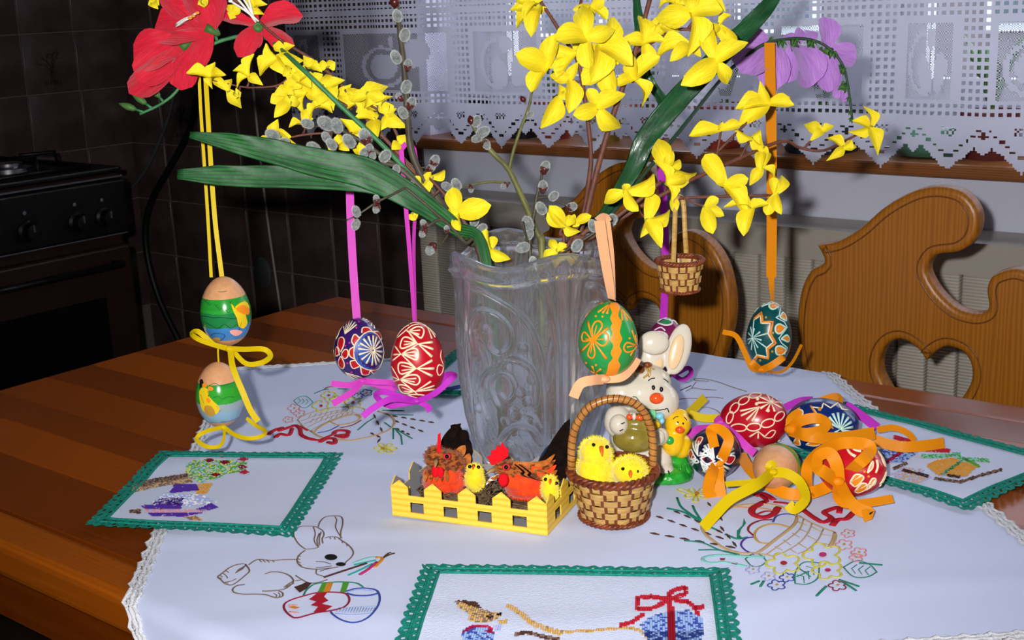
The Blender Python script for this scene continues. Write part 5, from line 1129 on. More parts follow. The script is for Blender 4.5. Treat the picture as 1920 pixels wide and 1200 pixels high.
def relief(az, t):
    """outline factor and relief depth of the pressed pattern, on arrays"""
    az = np.asarray(az, float); t = np.asarray(t, float)
    ph = np.mod(az-A0, PI/2); q = np.where(ph > PI/4, ph-PI/2, ph)
    se = (np.abs(np.cos(az-A0-PI/4))**3.2+np.abs(np.sin(az-A0-PI/4))**3.2)**(-1/3.2); k_ = 1+(se-1)*.42
    fl = .17+.85*np.clip(t-.62, 0, 1)**1.3
    flute = .0017*np.cos(q/fl*PI*3.0)*np.clip(1-np.abs(q)/fl, 0, 1)**.35
    x = (ph-PI/4)*.062; z = t*VH; d = np.zeros_like(x)
    for P, ww, am in SCROLL:
        pts = cr(P, 4); best = np.full_like(x, 9.0)
        for p0, p1 in zip(pts, pts[1:]):
            vx, vz = p1.x-p0.x, p1.y-p0.y; l2 = vx*vx+vz*vz+1e-12; u = np.clip(((x-p0.x)*vx+(z-p0.y)*vz)/l2, 0, 1); best = np.minimum(best, np.hypot(x-p0.x-u*vx, z-p0.y-u*vz))
        d = np.maximum(d, am*np.exp(-(best/ww)**2))
    for bx, bz, br in BERRY: d = np.maximum(d, .0024*np.sqrt(np.clip(1-((x-bx)**2+(z-bz)**2)/br**2, 0, 1)))
    hatch = .0005*(np.abs(np.sin((x+z)*900))+np.abs(np.sin((x-z)*900)))*np.exp(-((x-.012)**2+(z-.075)**2)/.00012)
    d = np.where(np.abs(q) < fl, flute, d+hatch)
    d = np.where(t > .93, d*(1-t)/.07, d)+.0028*np.exp(-((t-.93)/.014)**2)
    return k_, d
def rimz(az): return .0055*math.cos(4*(az-A0))+.002*math.cos(2*(az-A0)+1)
g = G(); NA, NT = 560, 220
AZ = 2*PI*np.arange(NA)/NA
for i in range(NT+1):
    t = i/NT; k_, d = relief(AZ, np.full(NA, t)); rr_ = vr(t)*k_+d
    for j in range(NA): az = AZ[j]; g.v.append(VB+Vector((rr_[j]*math.cos(az), rr_[j]*math.sin(az), t*VH+rimz(az)*max(0, (t-.6)/.4)**2)))
KI = relief(AZ, np.full(NA, .5))[0]
IN = [1.0, .97, .9, .8, .65, .5, .35, .2, .12, .085]
for n_, t in enumerate(IN):
    for j in range(NA):
        az = AZ[j]; r_ = vr(t)*KI[j]-(.0052 if n_ else .0034)-(.004 if n_ == len(IN)-1 else 0)
        g.v.append(VB+Vector((r_*math.cos(az), r_*math.sin(az), t*VH+(rimz(az)*max(0, (t-.6)/.4)**2)+(.0008 if n_ == 0 else 0))))
rows = NT+1+len(IN)
for i in range(rows-1):
    for j in range(NA):
        j2 = (j+1) % NA; g.f.append((i*NA+j, i*NA+j2, (i+1)*NA+j2, (i+1)*NA+j)); g.m.append(0)
g.f.append(list(range(NA-1, -1, -1))); g.m.append(0); g.f.append([(rows-1)*NA+j for j in range(NA)]); g.m.append(0)
single('crystal_vase', g, M_crys, 'tall clear crystal vase with pressed scrolls and a wavy rim holding the branches', 'vase')

# ================================================================== BRANCHES
def foot(dx, dy, z=.03): return VB+RH*dx+FH*dy+Vector((0, 0, z))
def stem_pts(P, base):
    """P: picture points with depth from the rim outwards; base: where the foot stands inside the vase"""
    return cr([base]+[at(*p) for p in P], 5)
M_twig = mat('forsythia_twig', '#5a3226', .6, col2='#6e4030', scale=120, bump=.3)
M_wtwig = mat('willow_twig', '#4d4a35', .55, col2='#3d3328', scale=60, bump=.3); M_wtwig2 = mat('green_willow_twig', '#6f6f35', .5, col2='#55552f', scale=60)
M_pet = mat('yellow_silk_petal', '#f4e230', .55, .25, col2='#ead01e', scale=2.6, sub=.0, stretch=(1.2, 9, 1), bump=.5, bscale=3)
M_pet.node_tree.nodes['Principled BSDF'].inputs['Subsurface Weight'].default_value = .15
M_cal = mat('calyx_green', '#8f8a2e', .6)
def petal_mesh(name, m_, wmax=.6, base=.30, cup=.10, curl=.12, nx=8, ny=6, ruffle=0.0, tip=2.2, pw=.5):
    g = G()
    for i in range(nx+1):
        s_ = i/nx
        wd = (base+(1-base)*math.sin(min(1, s_/wmax)*PI/2)) if s_ < wmax else max(0, 1-((s_-wmax)/(1-wmax))**tip)**pw
        wd = max(wd, .05)
        for j in range(ny+1):
            v = (j/ny-.5)*wd
            z = cup*math.sin(s_*PI)*.6-curl*s_*s_+cup*1.6*(v*v)*2-.05*math.exp(-(v/.06)**2)*math.sin(s_*PI)+ruffle*math.sin(s_*14+j*1.3)*abs(v)
            g.v.append(Vector((s_, v, z)))
    for i in range(nx):
        for j in range(ny):
            a = i*(ny+1)+j; g.f.append((a, a+ny+1, a+ny+2, a+1)); g.m.append(0)
    return mesh(name, g, m_)
PET = [petal_mesh('petal', M_pet, .55, .34, .30, .05, tip=1.7, pw=.62), petal_mesh('petal', M_pet, .48, .30, .34, .30, tip=1.3, pw=.8), petal_mesh('petal', M_pet, .58, .38, .26, -.16, tip=2.0, pw=.55)]
PETP = [petal_mesh('petal', M_pet, .45, .36, .34, .12, tip=1.15, pw=.9), petal_mesh('petal', M_pet, .42, .34, .30, .38, tip=1.1, pw=1.0), petal_mesh('petal', M_pet, .50, .36, .36, -.22, tip=1.3, pw=.85)]
def flower_core(name, m_, r=1.0):
    return mesh(name, G().lathe([(.0004*r, -.006*r), (.0022*r, -.005*r), (.0018*r, -.001*r), (.0026*r, .0006*r), (.0012*r, .0002*r), (.0002, -.0008*r)], 10), m_)
CORE = flower_core('flower', M_cal)
def put_petal(me, par, dirv, nrm, wid):
    """petal from the flower's centre along dirv; nrm roughly the face normal"""
    L_ = dirv.length; x = dirv/L_; n_ = nrm-x*nrm.dot(x); n_ = n_.normalized() if n_.length > 1e-3 else x.orthogonal().normalized(); y = n_.cross(x)
    o = new('petal', me, par); o.matrix_local = Matrix(((x.x*L_, y.x*wid, n_.x*L_, 0), (x.y*L_, y.y*wid, n_.y*L_, 0), (x.z*L_, y.z*wid, n_.z*L_, 0), (0, 0, 0, 1))); return o
def px_of(p): v = p-CAM; z = v.dot(FW); return 960+F_PX*v.dot(RT)/z, 600-F_PX*v.dot(UP)/z, z
class Branch:
    def __init__(s, name, lab, cat, group=None, base=(0, 0)):
        s.b = foot(*base); s.t = thing(name, s.b, lab, cat, group); s.g = G(); s.path = []
    def stem(s, P, r0, r1, fromvase=True, k=5, m=0):
        q = stem_pts(P, s.b) if fromvase else cr([at(*p) for p in P], k); n = len(q)
        s.g.tube(q, [(r0+(r1-r0)*i/(n-1))*(1+.06*math.sin(i*2.3)) for i in range(n)], 8, m)
        s.path += q; return q
    def near(s, x, y):
        best = None
        for p in s.path:
            a, b, z = px_of(p); d = math.hypot(a-x, b-y)
            if best is None or d < best[0]: best = (d, p, z)
        return best
    def bloom(s, cx, cy, tips, wr=.52, dd=None, link=True, pets=None):
        d, p, z = s.near(cx, cy)
        off = rnd.uniform(-.012, .004) if dd is None else dd
        c = at(cx, cy, z+off); fl = new('flower', CORE, s.t); fl.location = c-ORG[s.t.name]
        nrm = -FW+RT*rnd.uniform(-.35, .35)+UP*rnd.uniform(-.3, .3); nrm.normalize()
        fl.rotation_mode = 'QUATERNION'; q = nrm.to_track_quat('Z', 'Y'); fl.rotation_quaternion = q; inv = q.to_matrix().inverted()
        for (tx, ty) in tips:
            pxl = math.hypot(tx-cx, ty-cy); tilt = rnd.uniform(-.45, .35); tip = at(tx, ty, z+off+tilt*pxl*mpp(z))
            put_petal((pets or PET)[rnd.randrange(3)], fl, inv @ (tip-c), inv @ (nrm+RT*rnd.uniform(-.55, .55)+UP*rnd.uniform(-.45, .45)), max(pxl, 34)*mpp(z)*wr*rnd.uniform(1.0, 1.22))
        if link and 6 < d < 90:
            mid = c.lerp(p, .5)+FW*.004; s.g.tube(cr([p, mid, c+FW*.003], 3), [.0011]*3+[.0009]*4, 6)
    def finish(s, name, mats): return part(name, s.g, mats, s.t)
def conv(ox, oy, sc, L_): return [(ox+x/sc, oy+y/sc) for x, y in L_]
def blooms(b, ox, oy, sc, L_, **kw):
    for it in L_:
        P = conv(ox, oy, sc, it); b.bloom(*P[0], P[1:], **kw)

# ---- forsythia: tall one leaning left of the middle
D0 = VD
b = Branch('forsythia_branch', 'tall upright forsythia branch with open yellow flowers left of the centre top', 'branch', 'silk forsythia branches', (.012, .008))
b.stem([(1078, 470, D0), (1092, 410, D0), (1104, 340, D0-.01), (1108, 290, D0-.015), (1100, 210, D0-.025), (1085, 120, D0-.03), (1060, 75, D0-.03), (1035, 35, D0-.03), (1012, 0, D0-.03), (1000, -25, D0-.03)], .0026, .0014)
b.stem([(1085, 120, D0-.03), (1082, 60, D0-.035), (1090, 0, D0-.035)], .0018, .0014, False)
blooms(b, 940, 0, 4.617, [
 [(395, 580), (105, 470), (470, 290), (275, 820), (540, 520)], [(640, 460), (500, 690), (440, 395), (700, 350)], [(600, 690), (590, 975), (420, 650), (650, 540)], [(500, 840), (365, 1110), (505, 730), (560, 800)],
 [(330, 60), (100, 215), (255, 310), (85, 60), (360, 120)], [(300, 20), (185, 150), (120, -30), (330, -60)], [(780, 60), (910, 185), (900, 10), (620, 85), (700, 200)]])
blooms(b, 940, 0, 4.617, [[(735, 330), (700, 20), (990, 255), (775, 595), (440, 365)]], wr=.56, dd=-.035)
blooms(b, 940, 0, 4.617, [[(855, 400), (985, 150), (1135, 560), (790, 705), (760, 480)]], wr=.62, dd=-.022)
blooms(b, 940, 0, 4.617, [[(830, 930), (605, 995), (1035, 1140), (1062, 795), (745, 770)], [(920, 560), (950, 840), (698, 755), (1010, 470)]], dd=-.018)
b.finish('twig', M_twig)
# ---- forsythia: tall one leaning right
b = Branch('forsythia_branch', 'tall forsythia branch leaning right with the brightest flower cluster at the top', 'branch', 'silk forsythia branches', (.016, .002))
b.stem([(1082, 468, D0-.005), (1100, 400, D0-.01), (1122, 310, D0-.012), (1150, 215, D0-.02), (1190, 100, D0-.03), (1215, 12, D0-.035), (1228, -40, D0-.035)], .0032, .0020)
b.stem([(1190, 100, D0-.03), (1240, 70, D0-.04), (1290, 55, D0-.045), (1345, 90, D0-.05)], .0018, .0012, False)
b.stem([(1290, 55, D0-.045), (1320, 10, D0-.05), (1330, -30, D0-.05)], .0016, .0012, False)
blooms(b, 1140, 0, 4.617, [[(315, 370), (290, 112), (498, 350), (352, 595), (105, 340)], [(220, 680), (55, 760), (345, 912), (468, 505), (205, 470)], [(720, 400), (615, 468), (540, 525), (385, 455), (800, 480)], [(560, 10), (425, 55), (600, -70), (480, -60), (650, 70)],
 [(900, -5), (1012, 80), (900, -100), (790, 20)], [(960, 220), (1065, 125), (1112, 375), (865, 300), (1000, 345)], [(450, 220), (345, 275), (610, 262), (500, 305), (420, 150)], [(680, -40), (560, -80), (760, -110), (800, 20), (620, 30)]])
blooms(b, 1140, 0, 4.617, [[(725, 108), (408, 165), (992, 85), (750, 455), (720, -90)]], wr=.62, dd=-.03)
blooms(b, 1140, 0, 4.617, [[(935, 530), (865, 262), (1192, 348), (1052, 742), (638, 735)]], wr=.5, dd=-.03)
b.finish('twig', M_twig)
# ---- forsythia: long one reaching right
b = Branch('forsythia_branch', 'long forsythia branch reaching right above the hanging little basket', 'branch', 'silk forsythia branches', (.02, -.004))
b.stem([(1075, 475, D0-.03), (1150, 418, D0-.03), (1270, 350, D0-.03), (1380, 300, D0-.02), (1465, 265, D0-.01), (1500, 277, D0), (1545, 282, D0), (1600, 256, D0+.01), (1632, 242, D0+.01)], .0024, .0010)
b.stem([(1340, 318, D0-.022), (1345, 285, D0-.024), (1352, 245, D0-.026)], .0014, .0010, False); b.stem([(1345, 285, D0-.024), (1385, 245, D0-.024), (1428, 205, D0-.02)], .0014, .0010, False); b.stem([(1388, 296, D0-.02), (1402, 270, D0-.02), (1412, 262, D0-.02)], .0013, .0010, False)
b.stem([(1265, 372, D0-.035), (1310, 370, D0-.035), (1380, 367, D0-.03), (1440, 366, D0-.03)], .0015, .0012, False); b.stem([(1275, 368, D0-.035), (1300, 380, D0-.04), (1318, 386, D0-.04)], .0011, .0009, False); b.stem([(1508, 278, D0), (1520, 265, D0), (1540, 250, D0)], .0012, .001, False)
blooms(b, 1280, 20, 4, [[(640, 690), (578, 535), (835, 722), (400, 760), (790, 648), (410, 868)], [(285, 890), (58, 955), (440, 860), (300, 835)], [(510, 960), (385, 890), (572, 895), (625, 1045)], [(1050, 900), (900, 848), (1132, 862), (960, 965)], [(1210, 1030), (1080, 945), (1312, 1010), (1092, 1120), (1262, 965)], [(1410, 880), (1368, 708), (1262, 838), (1482, 1055), (1258, 928)]], pets=PETP)
blooms(b, 1110, 230, 4.615, [[(650, 400), (568, 118), (925, 482), (772, 330), (700, 250)], [(650, 525), (572, 315), (842, 470), (690, 685)], [(1150, 540), (985, 288), (1355, 485), (1355, 778), (1068, 510)], [(1470, 250), (1430, 95), (1530, 260), (1440, 420)], [(1475, 390), (1365, 532), (1535, 255), (1600, 475)], [(1590, 620), (1672, 438), (1508, 795), (1635, 792), (1560, 480)], [(980, 730), (1142, 805), (1052, 972), (1100, 660)], [(1385, 735), (1168, 690), (1308, 975), (1522, 700), (1445, 660)], [(705, 650), (690, 520), (715, 780)]])
b.finish('twig', M_twig)
# ---- forsythia: short one right of the rim
b = Branch('forsythia_branch', 'short forsythia twig leaning right just above the vase rim', 'branch', 'silk forsythia branches', (.01, -.012))
b.stem([(1062, 480, D0-.04), (1110, 445, D0-.05), (1165, 400, D0-.055), (1205, 370, D0-.06), (1240, 340, D0-.06)], .0026, .0016)
blooms(b, 1110, 230, 4.615, [[(290, 600), (88, 692), (548, 452), (420, 765), (270, 530)], [(478, 850), (535, 628), (708, 775), (605, 1052), (440, 985)]])
b.finish('twig', M_twig)
b = Branch('forsythia_branch', 'small forsythia sprig nodding inside the middle of the vase rim', 'branch', 'silk forsythia branches', (.0, -.02))
b.stem([(1055, 478, D0-.045), (1050, 440, D0-.05), (1056, 425, D0-.05)], .0016, .0012); b.stem([(1055, 478, D0-.045), (1064, 462, D0-.05), (1085, 420, D0-.04)], .0018, .0014, False)
blooms(b, 840, 240, 4.615, [[(1000, 850), (868, 668), (1092, 768), (1132, 912), (862, 720)], [(1110, 815), (1250, 758), (1050, 790), (1130, 850)], [(955, 1060), (868, 955), (808, 1142), (1042, 1008)], [(1060, 1130), (1090, 1100), (1030, 1150)]], dd=-.004)
b.finish('twig', M_twig)
# ---- forsythia: long one reaching left
b = Branch('forsythia_branch', 'long forsythia branch reaching up left behind the red freesia', 'branch', 'silk forsythia branches', (-.02, .0))
b.stem([(905, 478, D0-.02), (860, 415, D0-.03), (800, 345, D0-.04), (740, 280, D0-.045), (680, 215, D0-.05), (640, 160, D0-.05), (590, 115, D0-.05), (520, 70, D0-.05), (450, 5, D0-.05), (425, -30, D0-.05)], .0024, .0009)
b.stem([(660, 205, D0-.05), (600, 170, D0-.06), (545, 140, D0-.06)], .0016, .0012, False); b.stem([(800, 345, D0-.04), (700, 260, D0-.05), (600, 250, D0-.06), (520, 262, D0-.06)], .0013, .0009, False); b.stem([(560, 125, D0-.055), (525, 158, D0-.06), (480, 164, D0-.065), (450, 162, D0-.065), (395, 150, D0-.07)], .0010, .0006, False); b.stem([(740, 280, D0-.045), (745, 255, D0-.05), (720, 215, D0-.055), (690, 195, D0-.055)], .0015, .0011, False); b.stem([(450, 5, D0-.05), (400, -10, D0-.05), (300, -5, D0-.05)], .0013, .001, False)
blooms(b, 480, 60, 4.8, [[(180, 230), (70, 300), (20, 390), (285, 405), (425, 262), (110, 90)], [(480, 310), (438, 212), (565, 268), (592, 352)], [(640, 300), (712, 268), (560, 290)], [(450, 540), (275, 590), (420, 748), (425, 305), (612, 615)], [(300, 640), (162, 782), (212, 608), (405, 625)], [(285, 510), (162, 562), (300, 420), (330, 560)], [(660, 490), (618, 358), (795, 428), (725, 548), (702, 672)], [(560, 660), (448, 765), (695, 722), (480, 650)],
 [(960, 600), (788, 508), (965, 488), (1188, 458), (940, 715)], [(1060, 790), (875, 800), (1080, 708), (1092, 1005), (1135, 890)], [(1180, 760), (1158, 638), (1342, 862), (1118, 892), (1245, 680)], [(440, 840), (300, 888), (525, 790), (470, 700)], [(150, 940), (192, 785), (95, 1042), (325, 950), (390, 1070)], [(770, 985), (665, 1138), (745, 915), (855, 1072)], [(860, 900), (765, 775), (985, 870), (900, 990)], [(1290, 1000), (1345, 925), (1215, 1065)], [(930, 1080), (1010, 1010), (860, 1050), (960, 1180)], [(1010, 560), (850, 620), (1060, 530), (1170, 590), (990, 690)], [(380, 440), (300, 340), (480, 400), (330, 520), (500, 520)], [(600, 560), (520, 470), (700, 520), (560, 660)], [(880, 640), (800, 560), (960, 540), (820, 720)], [(1120, 650), (1050, 560), (1200, 560), (1180, 740)], [(330, 380), (230, 300), (420, 310), (300, 470), (440, 450)], [(520, 430), (430, 380), (600, 380), (500, 530), (610, 500)], [(230, 580), (130, 640), (250, 490), (330, 640)], [(760, 560), (850, 480), (700, 640), (800, 650)], [(1000, 680), (900, 720), (1010, 590), (1100, 700), (980, 780)], [(640, 560), (740, 600), (600, 640), (580, 500)], [(260, 160), (160, 130), (330, 110), (240, 250)]], wr=.6, pets=PETP)
blooms(b, 230, 0, 5.217, [[(860, 745), (628, 742), (898, 606), (1035, 755), (850, 852)], [(1030, 880), (885, 785), (1062, 765), (1165, 1068)], [(1230, 740), (1312, 542), (1082, 718), (1368, 828), (1085, 838)], [(1110, 920), (1160, 900), (1100, 960)], [(1280, 60), (1408, 38), (1250, 115), (1365, 150), (1200, 10)], [(300, 20), (340, 85), (262, -10), (350, -20)], [(1080, 140), (1030, 60), (1150, 60), (1050, 180)], [(790, 20), (740, -20), (830, -30), (790, 75)]], pets=PETP)
b.finish('twig', M_twig)
b = Branch('forsythia_branch', 'short forsythia sprig at the left of the vase rim with two open flowers', 'branch', 'silk forsythia branches', (-.026, -.012))
b.stem([(912, 480, D0-.045), (890, 445, D0-.055), (866, 410, D0-.06), (825, 355, D0-.06), (790, 320, D0-.055)], .0018, .0011)
blooms(b, 640, 220, 4.444, [[(970, 800), (925, 582), (1245, 732), (1010, 955), (872, 788)]], wr=.55, dd=-.008)
blooms(b, 640, 220, 4.444, [[(1240, 1105), (1225, 925), (1400, 1192), (1280, 1000)], [(745, 500), (868, 445), (700, 590), (690, 480)], [(660, 560), (720, 640), (580, 510)], [(480, 540), (410, 535), (530, 580)], [(600, 810), (580, 860), (640, 815)]], dd=.0)
b.finish('twig', M_twig)

# ================================================================== PUSSY WILLOW
M_cat = mat('catkin_fur', '#7d827f', .9, .1, col2='#5a5f5c', scale=260, sheen=.8); M_fur = mat('catkin_hairs', '#b4b8b4', .9, .1, sheen=.6); M_bud = mat('bud_scale', '#4a1713', .3, .5)
rc = random.Random(11); g = G().ell((0, 0, .0), (.0055, 0, 0), (0, .0055, 0), (0, 0, .0082), 14, 10)
for _ in range(700):
    z = rc.uniform(-.8, 1); a = rc.uniform(0, 6.283); q = math.sqrt(1-z*z); n_ = Vector((q*math.cos(a), q*math.sin(a), z)); p = Vector((n_.x*.0055, n_.y*.0055, n_.z*.0082)); d_ = (n_+Vector((0, 0, .5))+Vector((rc.uniform(-.3, .3), rc.uniform(-.3, .3), rc.uniform(-.3, .3)))).normalized()
    s_ = n_.orthogonal().normalized()*.00016; g.add([p-s_, p+s_, p+d_*rc.uniform(.0010, .0018)], [(0, 1, 2)], 1)
CATK = mesh('catkin', g, [M_cat, M_fur])
BUD = mesh('bud_scale', G().lathe([(.0002, -.0095), (.0032, -.0085), (.0052, -.005), (.0061, -.001), (.0052, .0015), (.0046, .0012)], 12, cap=False), M_bud)
def catkins(b, L_):
    for it in L_:
        x, y, r_ = it[:3]; ang = it[3] if len(it) > 3 else 90; brown = it[4] if len(it) > 4 else rc.random() < .5
        d, p, z = b.near(x, y); c = at(x, y, z-.004); s_ = r_*mpp(z)/.0066
        dirv = RT*math.cos(math.radians(ang))+UP*math.sin(math.radians(ang))-FW*rc.uniform(.1, .8); q = dirv.to_track_quat('Z', 'Y')
        o = new('catkin', CATK, b.t); o.location = c-ORG[b.t.name]; o.rotation_mode = 'QUATERNION'; o.rotation_quaternion = q; o.scale = (s_, s_, s_)
        if brown: new('bud_scale', BUD, o)
        foot_ = c-dirv.normalized()*.009*s_
        if d > 4: b.g.tube([p, p.lerp(foot_, .6)+UP*.0005, foot_], .0008, 6)
def bud(b, x, y, r_, ang=90):
    d, p, z = b.near(x, y); c = at(x, y, z-.004); s_ = r_*mpp(z)
    o = new('bud', BUDM, b.t); o.location = c-ORG[b.t.name]; o.rotation_mode = 'QUATERNION'; o.rotation_quaternion = (RT*math.cos(math.radians(ang))+UP*math.sin(math.radians(ang))-FW*.2).to_track_quat('Z', 'Y'); o.scale = (s_, s_, s_)
BUDM = mesh('bud', G().lathe([(.02, -1.1), (.6, -.8), (1, -.1), (.8, .6), (.3, 1.1), (.02, 1.3)], 14), M_bud)
b = Branch('willow_branch', 'thick pussy willow branch rising at the left through the pink ribbon', 'branch', 'pussy willow branches', (-.022, .012))
b.stem([(903, 480, D0-.02), (880, 455, D0-.03), (850, 415, D0-.04), (815, 365, D0-.05), (788, 325, D0-.055), (770, 278, D0-.06), (764, 215, D0-.06), (758, 130, D0-.06), (750, 60, D0-.06), (744, 10, D0-.06), (741, -30, D0-.06)], .0042, .0020)
catkins(b, [(745, 30, 10, 100, False), (759, 66, 11, 70, False), (743, 108, 11, 120, False), (765, 122, 9, 80, True), (762, 163, 11, 70, False), (771, 194, 10, 60, True), (756, 212, 10, 120, False), (749, 182, 7, 130, True), (815, 302, 10, 60, True), (808, 315, 8, 40, True), (890, 415, 9, 60, False), (903, 430, 10, 45, False), (866, 432, 7, 60, False)])
bud(b, 740, 4, 10); b.finish('twig', M_wtwig)
b = Branch('willow_branch', 'pussy willow branch reaching far left above the long green leaves', 'branch', 'pussy willow branches', (-.028, .004))
b.stem([(905, 478, D0-.045), (868, 440, D0-.06), (820, 385, D0-.07), (772, 335, D0-.075), (720, 295, D0-.08), (670, 260, D0-.085), (625, 238, D0-.085)], .0034, .0014); b.stem([(790, 352, D0-.072), (745, 312, D0-.078), (690, 307, D0-.085), (640, 300, D0-.09), (575, 285, D0-.09), (525, 262, D0-.09)], .0022, .001, False)
catkins(b, [(612, 232, 14, 150, False), (632, 236, 12, 110, False), (577, 232, 10, 160, False), (512, 254, 12, 150, False), (531, 268, 11, 200, False), (541, 280, 6, 250, True), (588, 277, 11, 150, False), (601, 289, 9, 200, True), (612, 258, 9, 120, False), (622, 271, 10, 130, False), (655, 265, 12, 130, False), (685, 257, 13, 110, True), (692, 280, 9, 80, True), (684, 286, 10, 230, False), (698, 290, 8, 300, True), (640, 295, 10, 200, False), (722, 293, 11, 45, False), (743, 318, 8, 80, False), (768, 350, 9, 60, False)])
b.finish('twig', M_wtwig)
b = Branch('willow_branch', 'short pussy willow twig drooping at the left of the vase over the pink ribbons', 'branch', 'pussy willow branches', (-.03, -.006))
b.stem([(900, 480, D0-.05), (872, 455, D0-.065), (845, 425, D0-.075), (825, 412, D0-.08), (800, 425, D0-.085)], .0022, .0012); b.stem([(840, 440, D0-.075), (828, 455, D0-.08), (812, 462, D0-.085)], .0012, .0008, False); b.stem([(760, 352, D0-.09), (735, 365, D0-.095), (705, 380, D0-.10), (672, 402, D0-.10), (650, 413, D0-.10)], .0012, .0007, False); b.stem([(845, 425, D0-.075), (800, 385, D0-.085), (760, 352, D0-.09)], .0014, .0012, False)
catkins(b, [(808, 467, 11, 240, True), (838, 430, 6, 100, True), (793, 437, 8, 240, True), (795, 420, 7, 120, True), (668, 397, 9, 110, False), (667, 421, 9, 250, False), (706, 374, 7, 100, True), (706, 391, 8, 250, True)])
b.finish('twig', M_wtwig)
b = Branch('willow_branch', 'green barked pussy willow branch forking above the middle of the vase', 'branch', 'pussy willow branches', (.004, .004))
b.stem([(1016, 475, D0+.0), (1008, 440, D0), (992, 400, D0-.005), (972, 355, D0-.01), (952, 315, D0-.015), (925, 288, D0-.02), (908, 268, D0-.02), (892, 245, D0-.02), (884, 230, D0-.02)], .0036, .0016); b.stem([(954, 320, D0-.015), (962, 285, D0-.015), (975, 245, D0-.015), (990, 205, D0-.015), (998, 170, D0-.015)], .0018, .001, False); b.stem([(956, 343, D0-.012), (920, 341, D0-.02), (880, 347, D0-.025), (850, 352, D0-.03)], .0013, .0008, False)
catkins(b, [(893, 228, 10, 60, False), (905, 248, 11, 30, False), (894, 260, 9, 200, False), (912, 271, 9, 300, True), (856, 346, 10, 120, False), (838, 350, 9, 150, False), (883, 354, 6, 270, True), (946, 348, 7, 220, True), (994, 214, 6, 30, False)])
bud(b, 884, 226, 8, 110); bud(b, 981, 186, 6, 130); b.finish('twig', M_wtwig2)
b = Branch('willow_branch', 'small bushy pussy willow twig in the middle of the vase mouth', 'branch', 'pussy willow branches', (.0, -.01))
b.stem([(994, 480, D0-.03), (992, 440, D0-.03), (1002, 400, D0-.03), (1006, 370, D0-.03), (1016, 330, D0-.03), (1020, 310, D0-.03)], .0022, .001); b.stem([(1006, 372, D0-.03), (1030, 370, D0-.035), (1060, 384, D0-.035), (1078, 390, D0-.035)], .0013, .0008, False); b.stem([(994, 470, D0-.03), (985, 440, D0-.045), (980, 415, D0-.05)], .0013, .0008, False); b.stem([(1030, 485, D0-.045), (1085, 455, D0-.06), (1140, 420, D0-.065)], .0018, .001, False)
catkins(b, [(1022, 314, 10, 70, True), (1018, 350, 10, 90, True), (1038, 368, 9, 40, False), (1072, 388, 9, 20, True), (1015, 391, 11, 120, False), (990, 420, 12, 110, False), (992, 440, 9, 60, False), (981, 464, 11, 200, False), (1000, 492, 9, 100, False), (1082, 461, 11, 60, False), (1145, 414, 12, 45, False), (1112, 424, 10, 110, False)])
b.finish('twig', M_wtwig)

# ================================================================== FREESIAS AND LEAVES
M_fst = mat('freesia_stem', '#2f6a3c', .5, col2='#3b7f4a', scale=80); M_fdk = mat('freesia_dark_stem', '#24402e', .5); M_redp = mat('red_silk_petal', '#d41a34', .6, .2, col2='#bd142c', scale=2.2, sheen=.3, bump=.5, bscale=3, stretch=(1.2, 10, 1)); M_purp = mat('lilac_silk_petal', '#c48cda', .6, .2, col2='#b078cc', scale=2.4, sheen=.3, stretch=(1.2, 11, 1), bump=.5, bscale=3); M_sep = mat('sepal_green', '#3d6a2a', .6); M_stam = mat('stamen_white', '#e6dfd6', .5); M_anth = mat('anther_orange', '#e0902a', .6)
RPET = [petal_mesh('petal', M_redp, .62, .22, .22, .12, 10, 7, .05), petal_mesh('petal', M_redp, .66, .25, .12, -.15, 10, 7, .05)]; PPET = [petal_mesh('petal', M_purp, .62, .25, .22, .10, 10, 7, .03), petal_mesh('petal', M_purp, .66, .28, .14, -.10, 10, 7, .03)]
SEPM = mesh('sepal', G().lathe([(.001, -.008), (.0028, -.006), (.0036, .0), (.0045, .006), (.002, .004)], 8), M_sep)
def fbloom(b, PM_, cx, cy, tips, dd=0.0, stam=None, nb=None):
    d, p, z = b.near(cx, cy); c = at(cx, cy, z+dd); fl = new('flower', SEPM, b.t); fl.location = c-ORG[b.t.name]
    tv = sum((at(tx, ty, z+dd)-c for tx, ty, *_ in tips), Vector())/len(tips)-FW*.01; q = tv.normalized().to_track_quat('Z', 'Y'); fl.rotation_mode = 'QUATERNION'; fl.rotation_quaternion = q; inv = q.to_matrix().inverted()
    for k_, tp in enumerate(tips):
        tx, ty = tp[:2]; wr = tp[2] if len(tp) > 2 else .6; dz = tp[3] if len(tp) > 3 else rnd.uniform(-.15, .1); pl = math.hypot(tx-cx, ty-cy)
        tip = at(tx, ty, z+dd+dz*pl*mpp(z)); put_petal(PM_[k_ % 2], fl, inv @ (tip-c), inv @ (-FW+RT*rnd.uniform(-.6, .6)+UP*rnd.uniform(-.5, .5)), pl*mpp(z)*wr)
    if stam:
        for (sx, sy, ex, ey, col) in stam:
            g = G(); P = [at(sx, sy, z+dd-.012), at((sx+ex)/2, (sy+ey)/2-2, z+dd-.018), at(ex, ey, z+dd-.02)]
            g.tube(cr(P, 3), .0010, 6); g.ell(P[-1], RT*.0022, UP*.0014, FW*.0014, 8, 6, 1); g.v = [inv @ (v-c) for v in g.v]
            new('stamen', mesh('stamen', g, [M_stam, M_anth if col else M_stam]), fl)
    if d > 5: b.g.tube(cr([p, c.lerp(p, .4)+UP*.002, c], 3), .0013, 6)
DR = 1.115
b = Branch('red_freesia', 'red silk freesia arching at the upper left, carrying the yellow ribbon', 'flower', base=(-.03, .01))
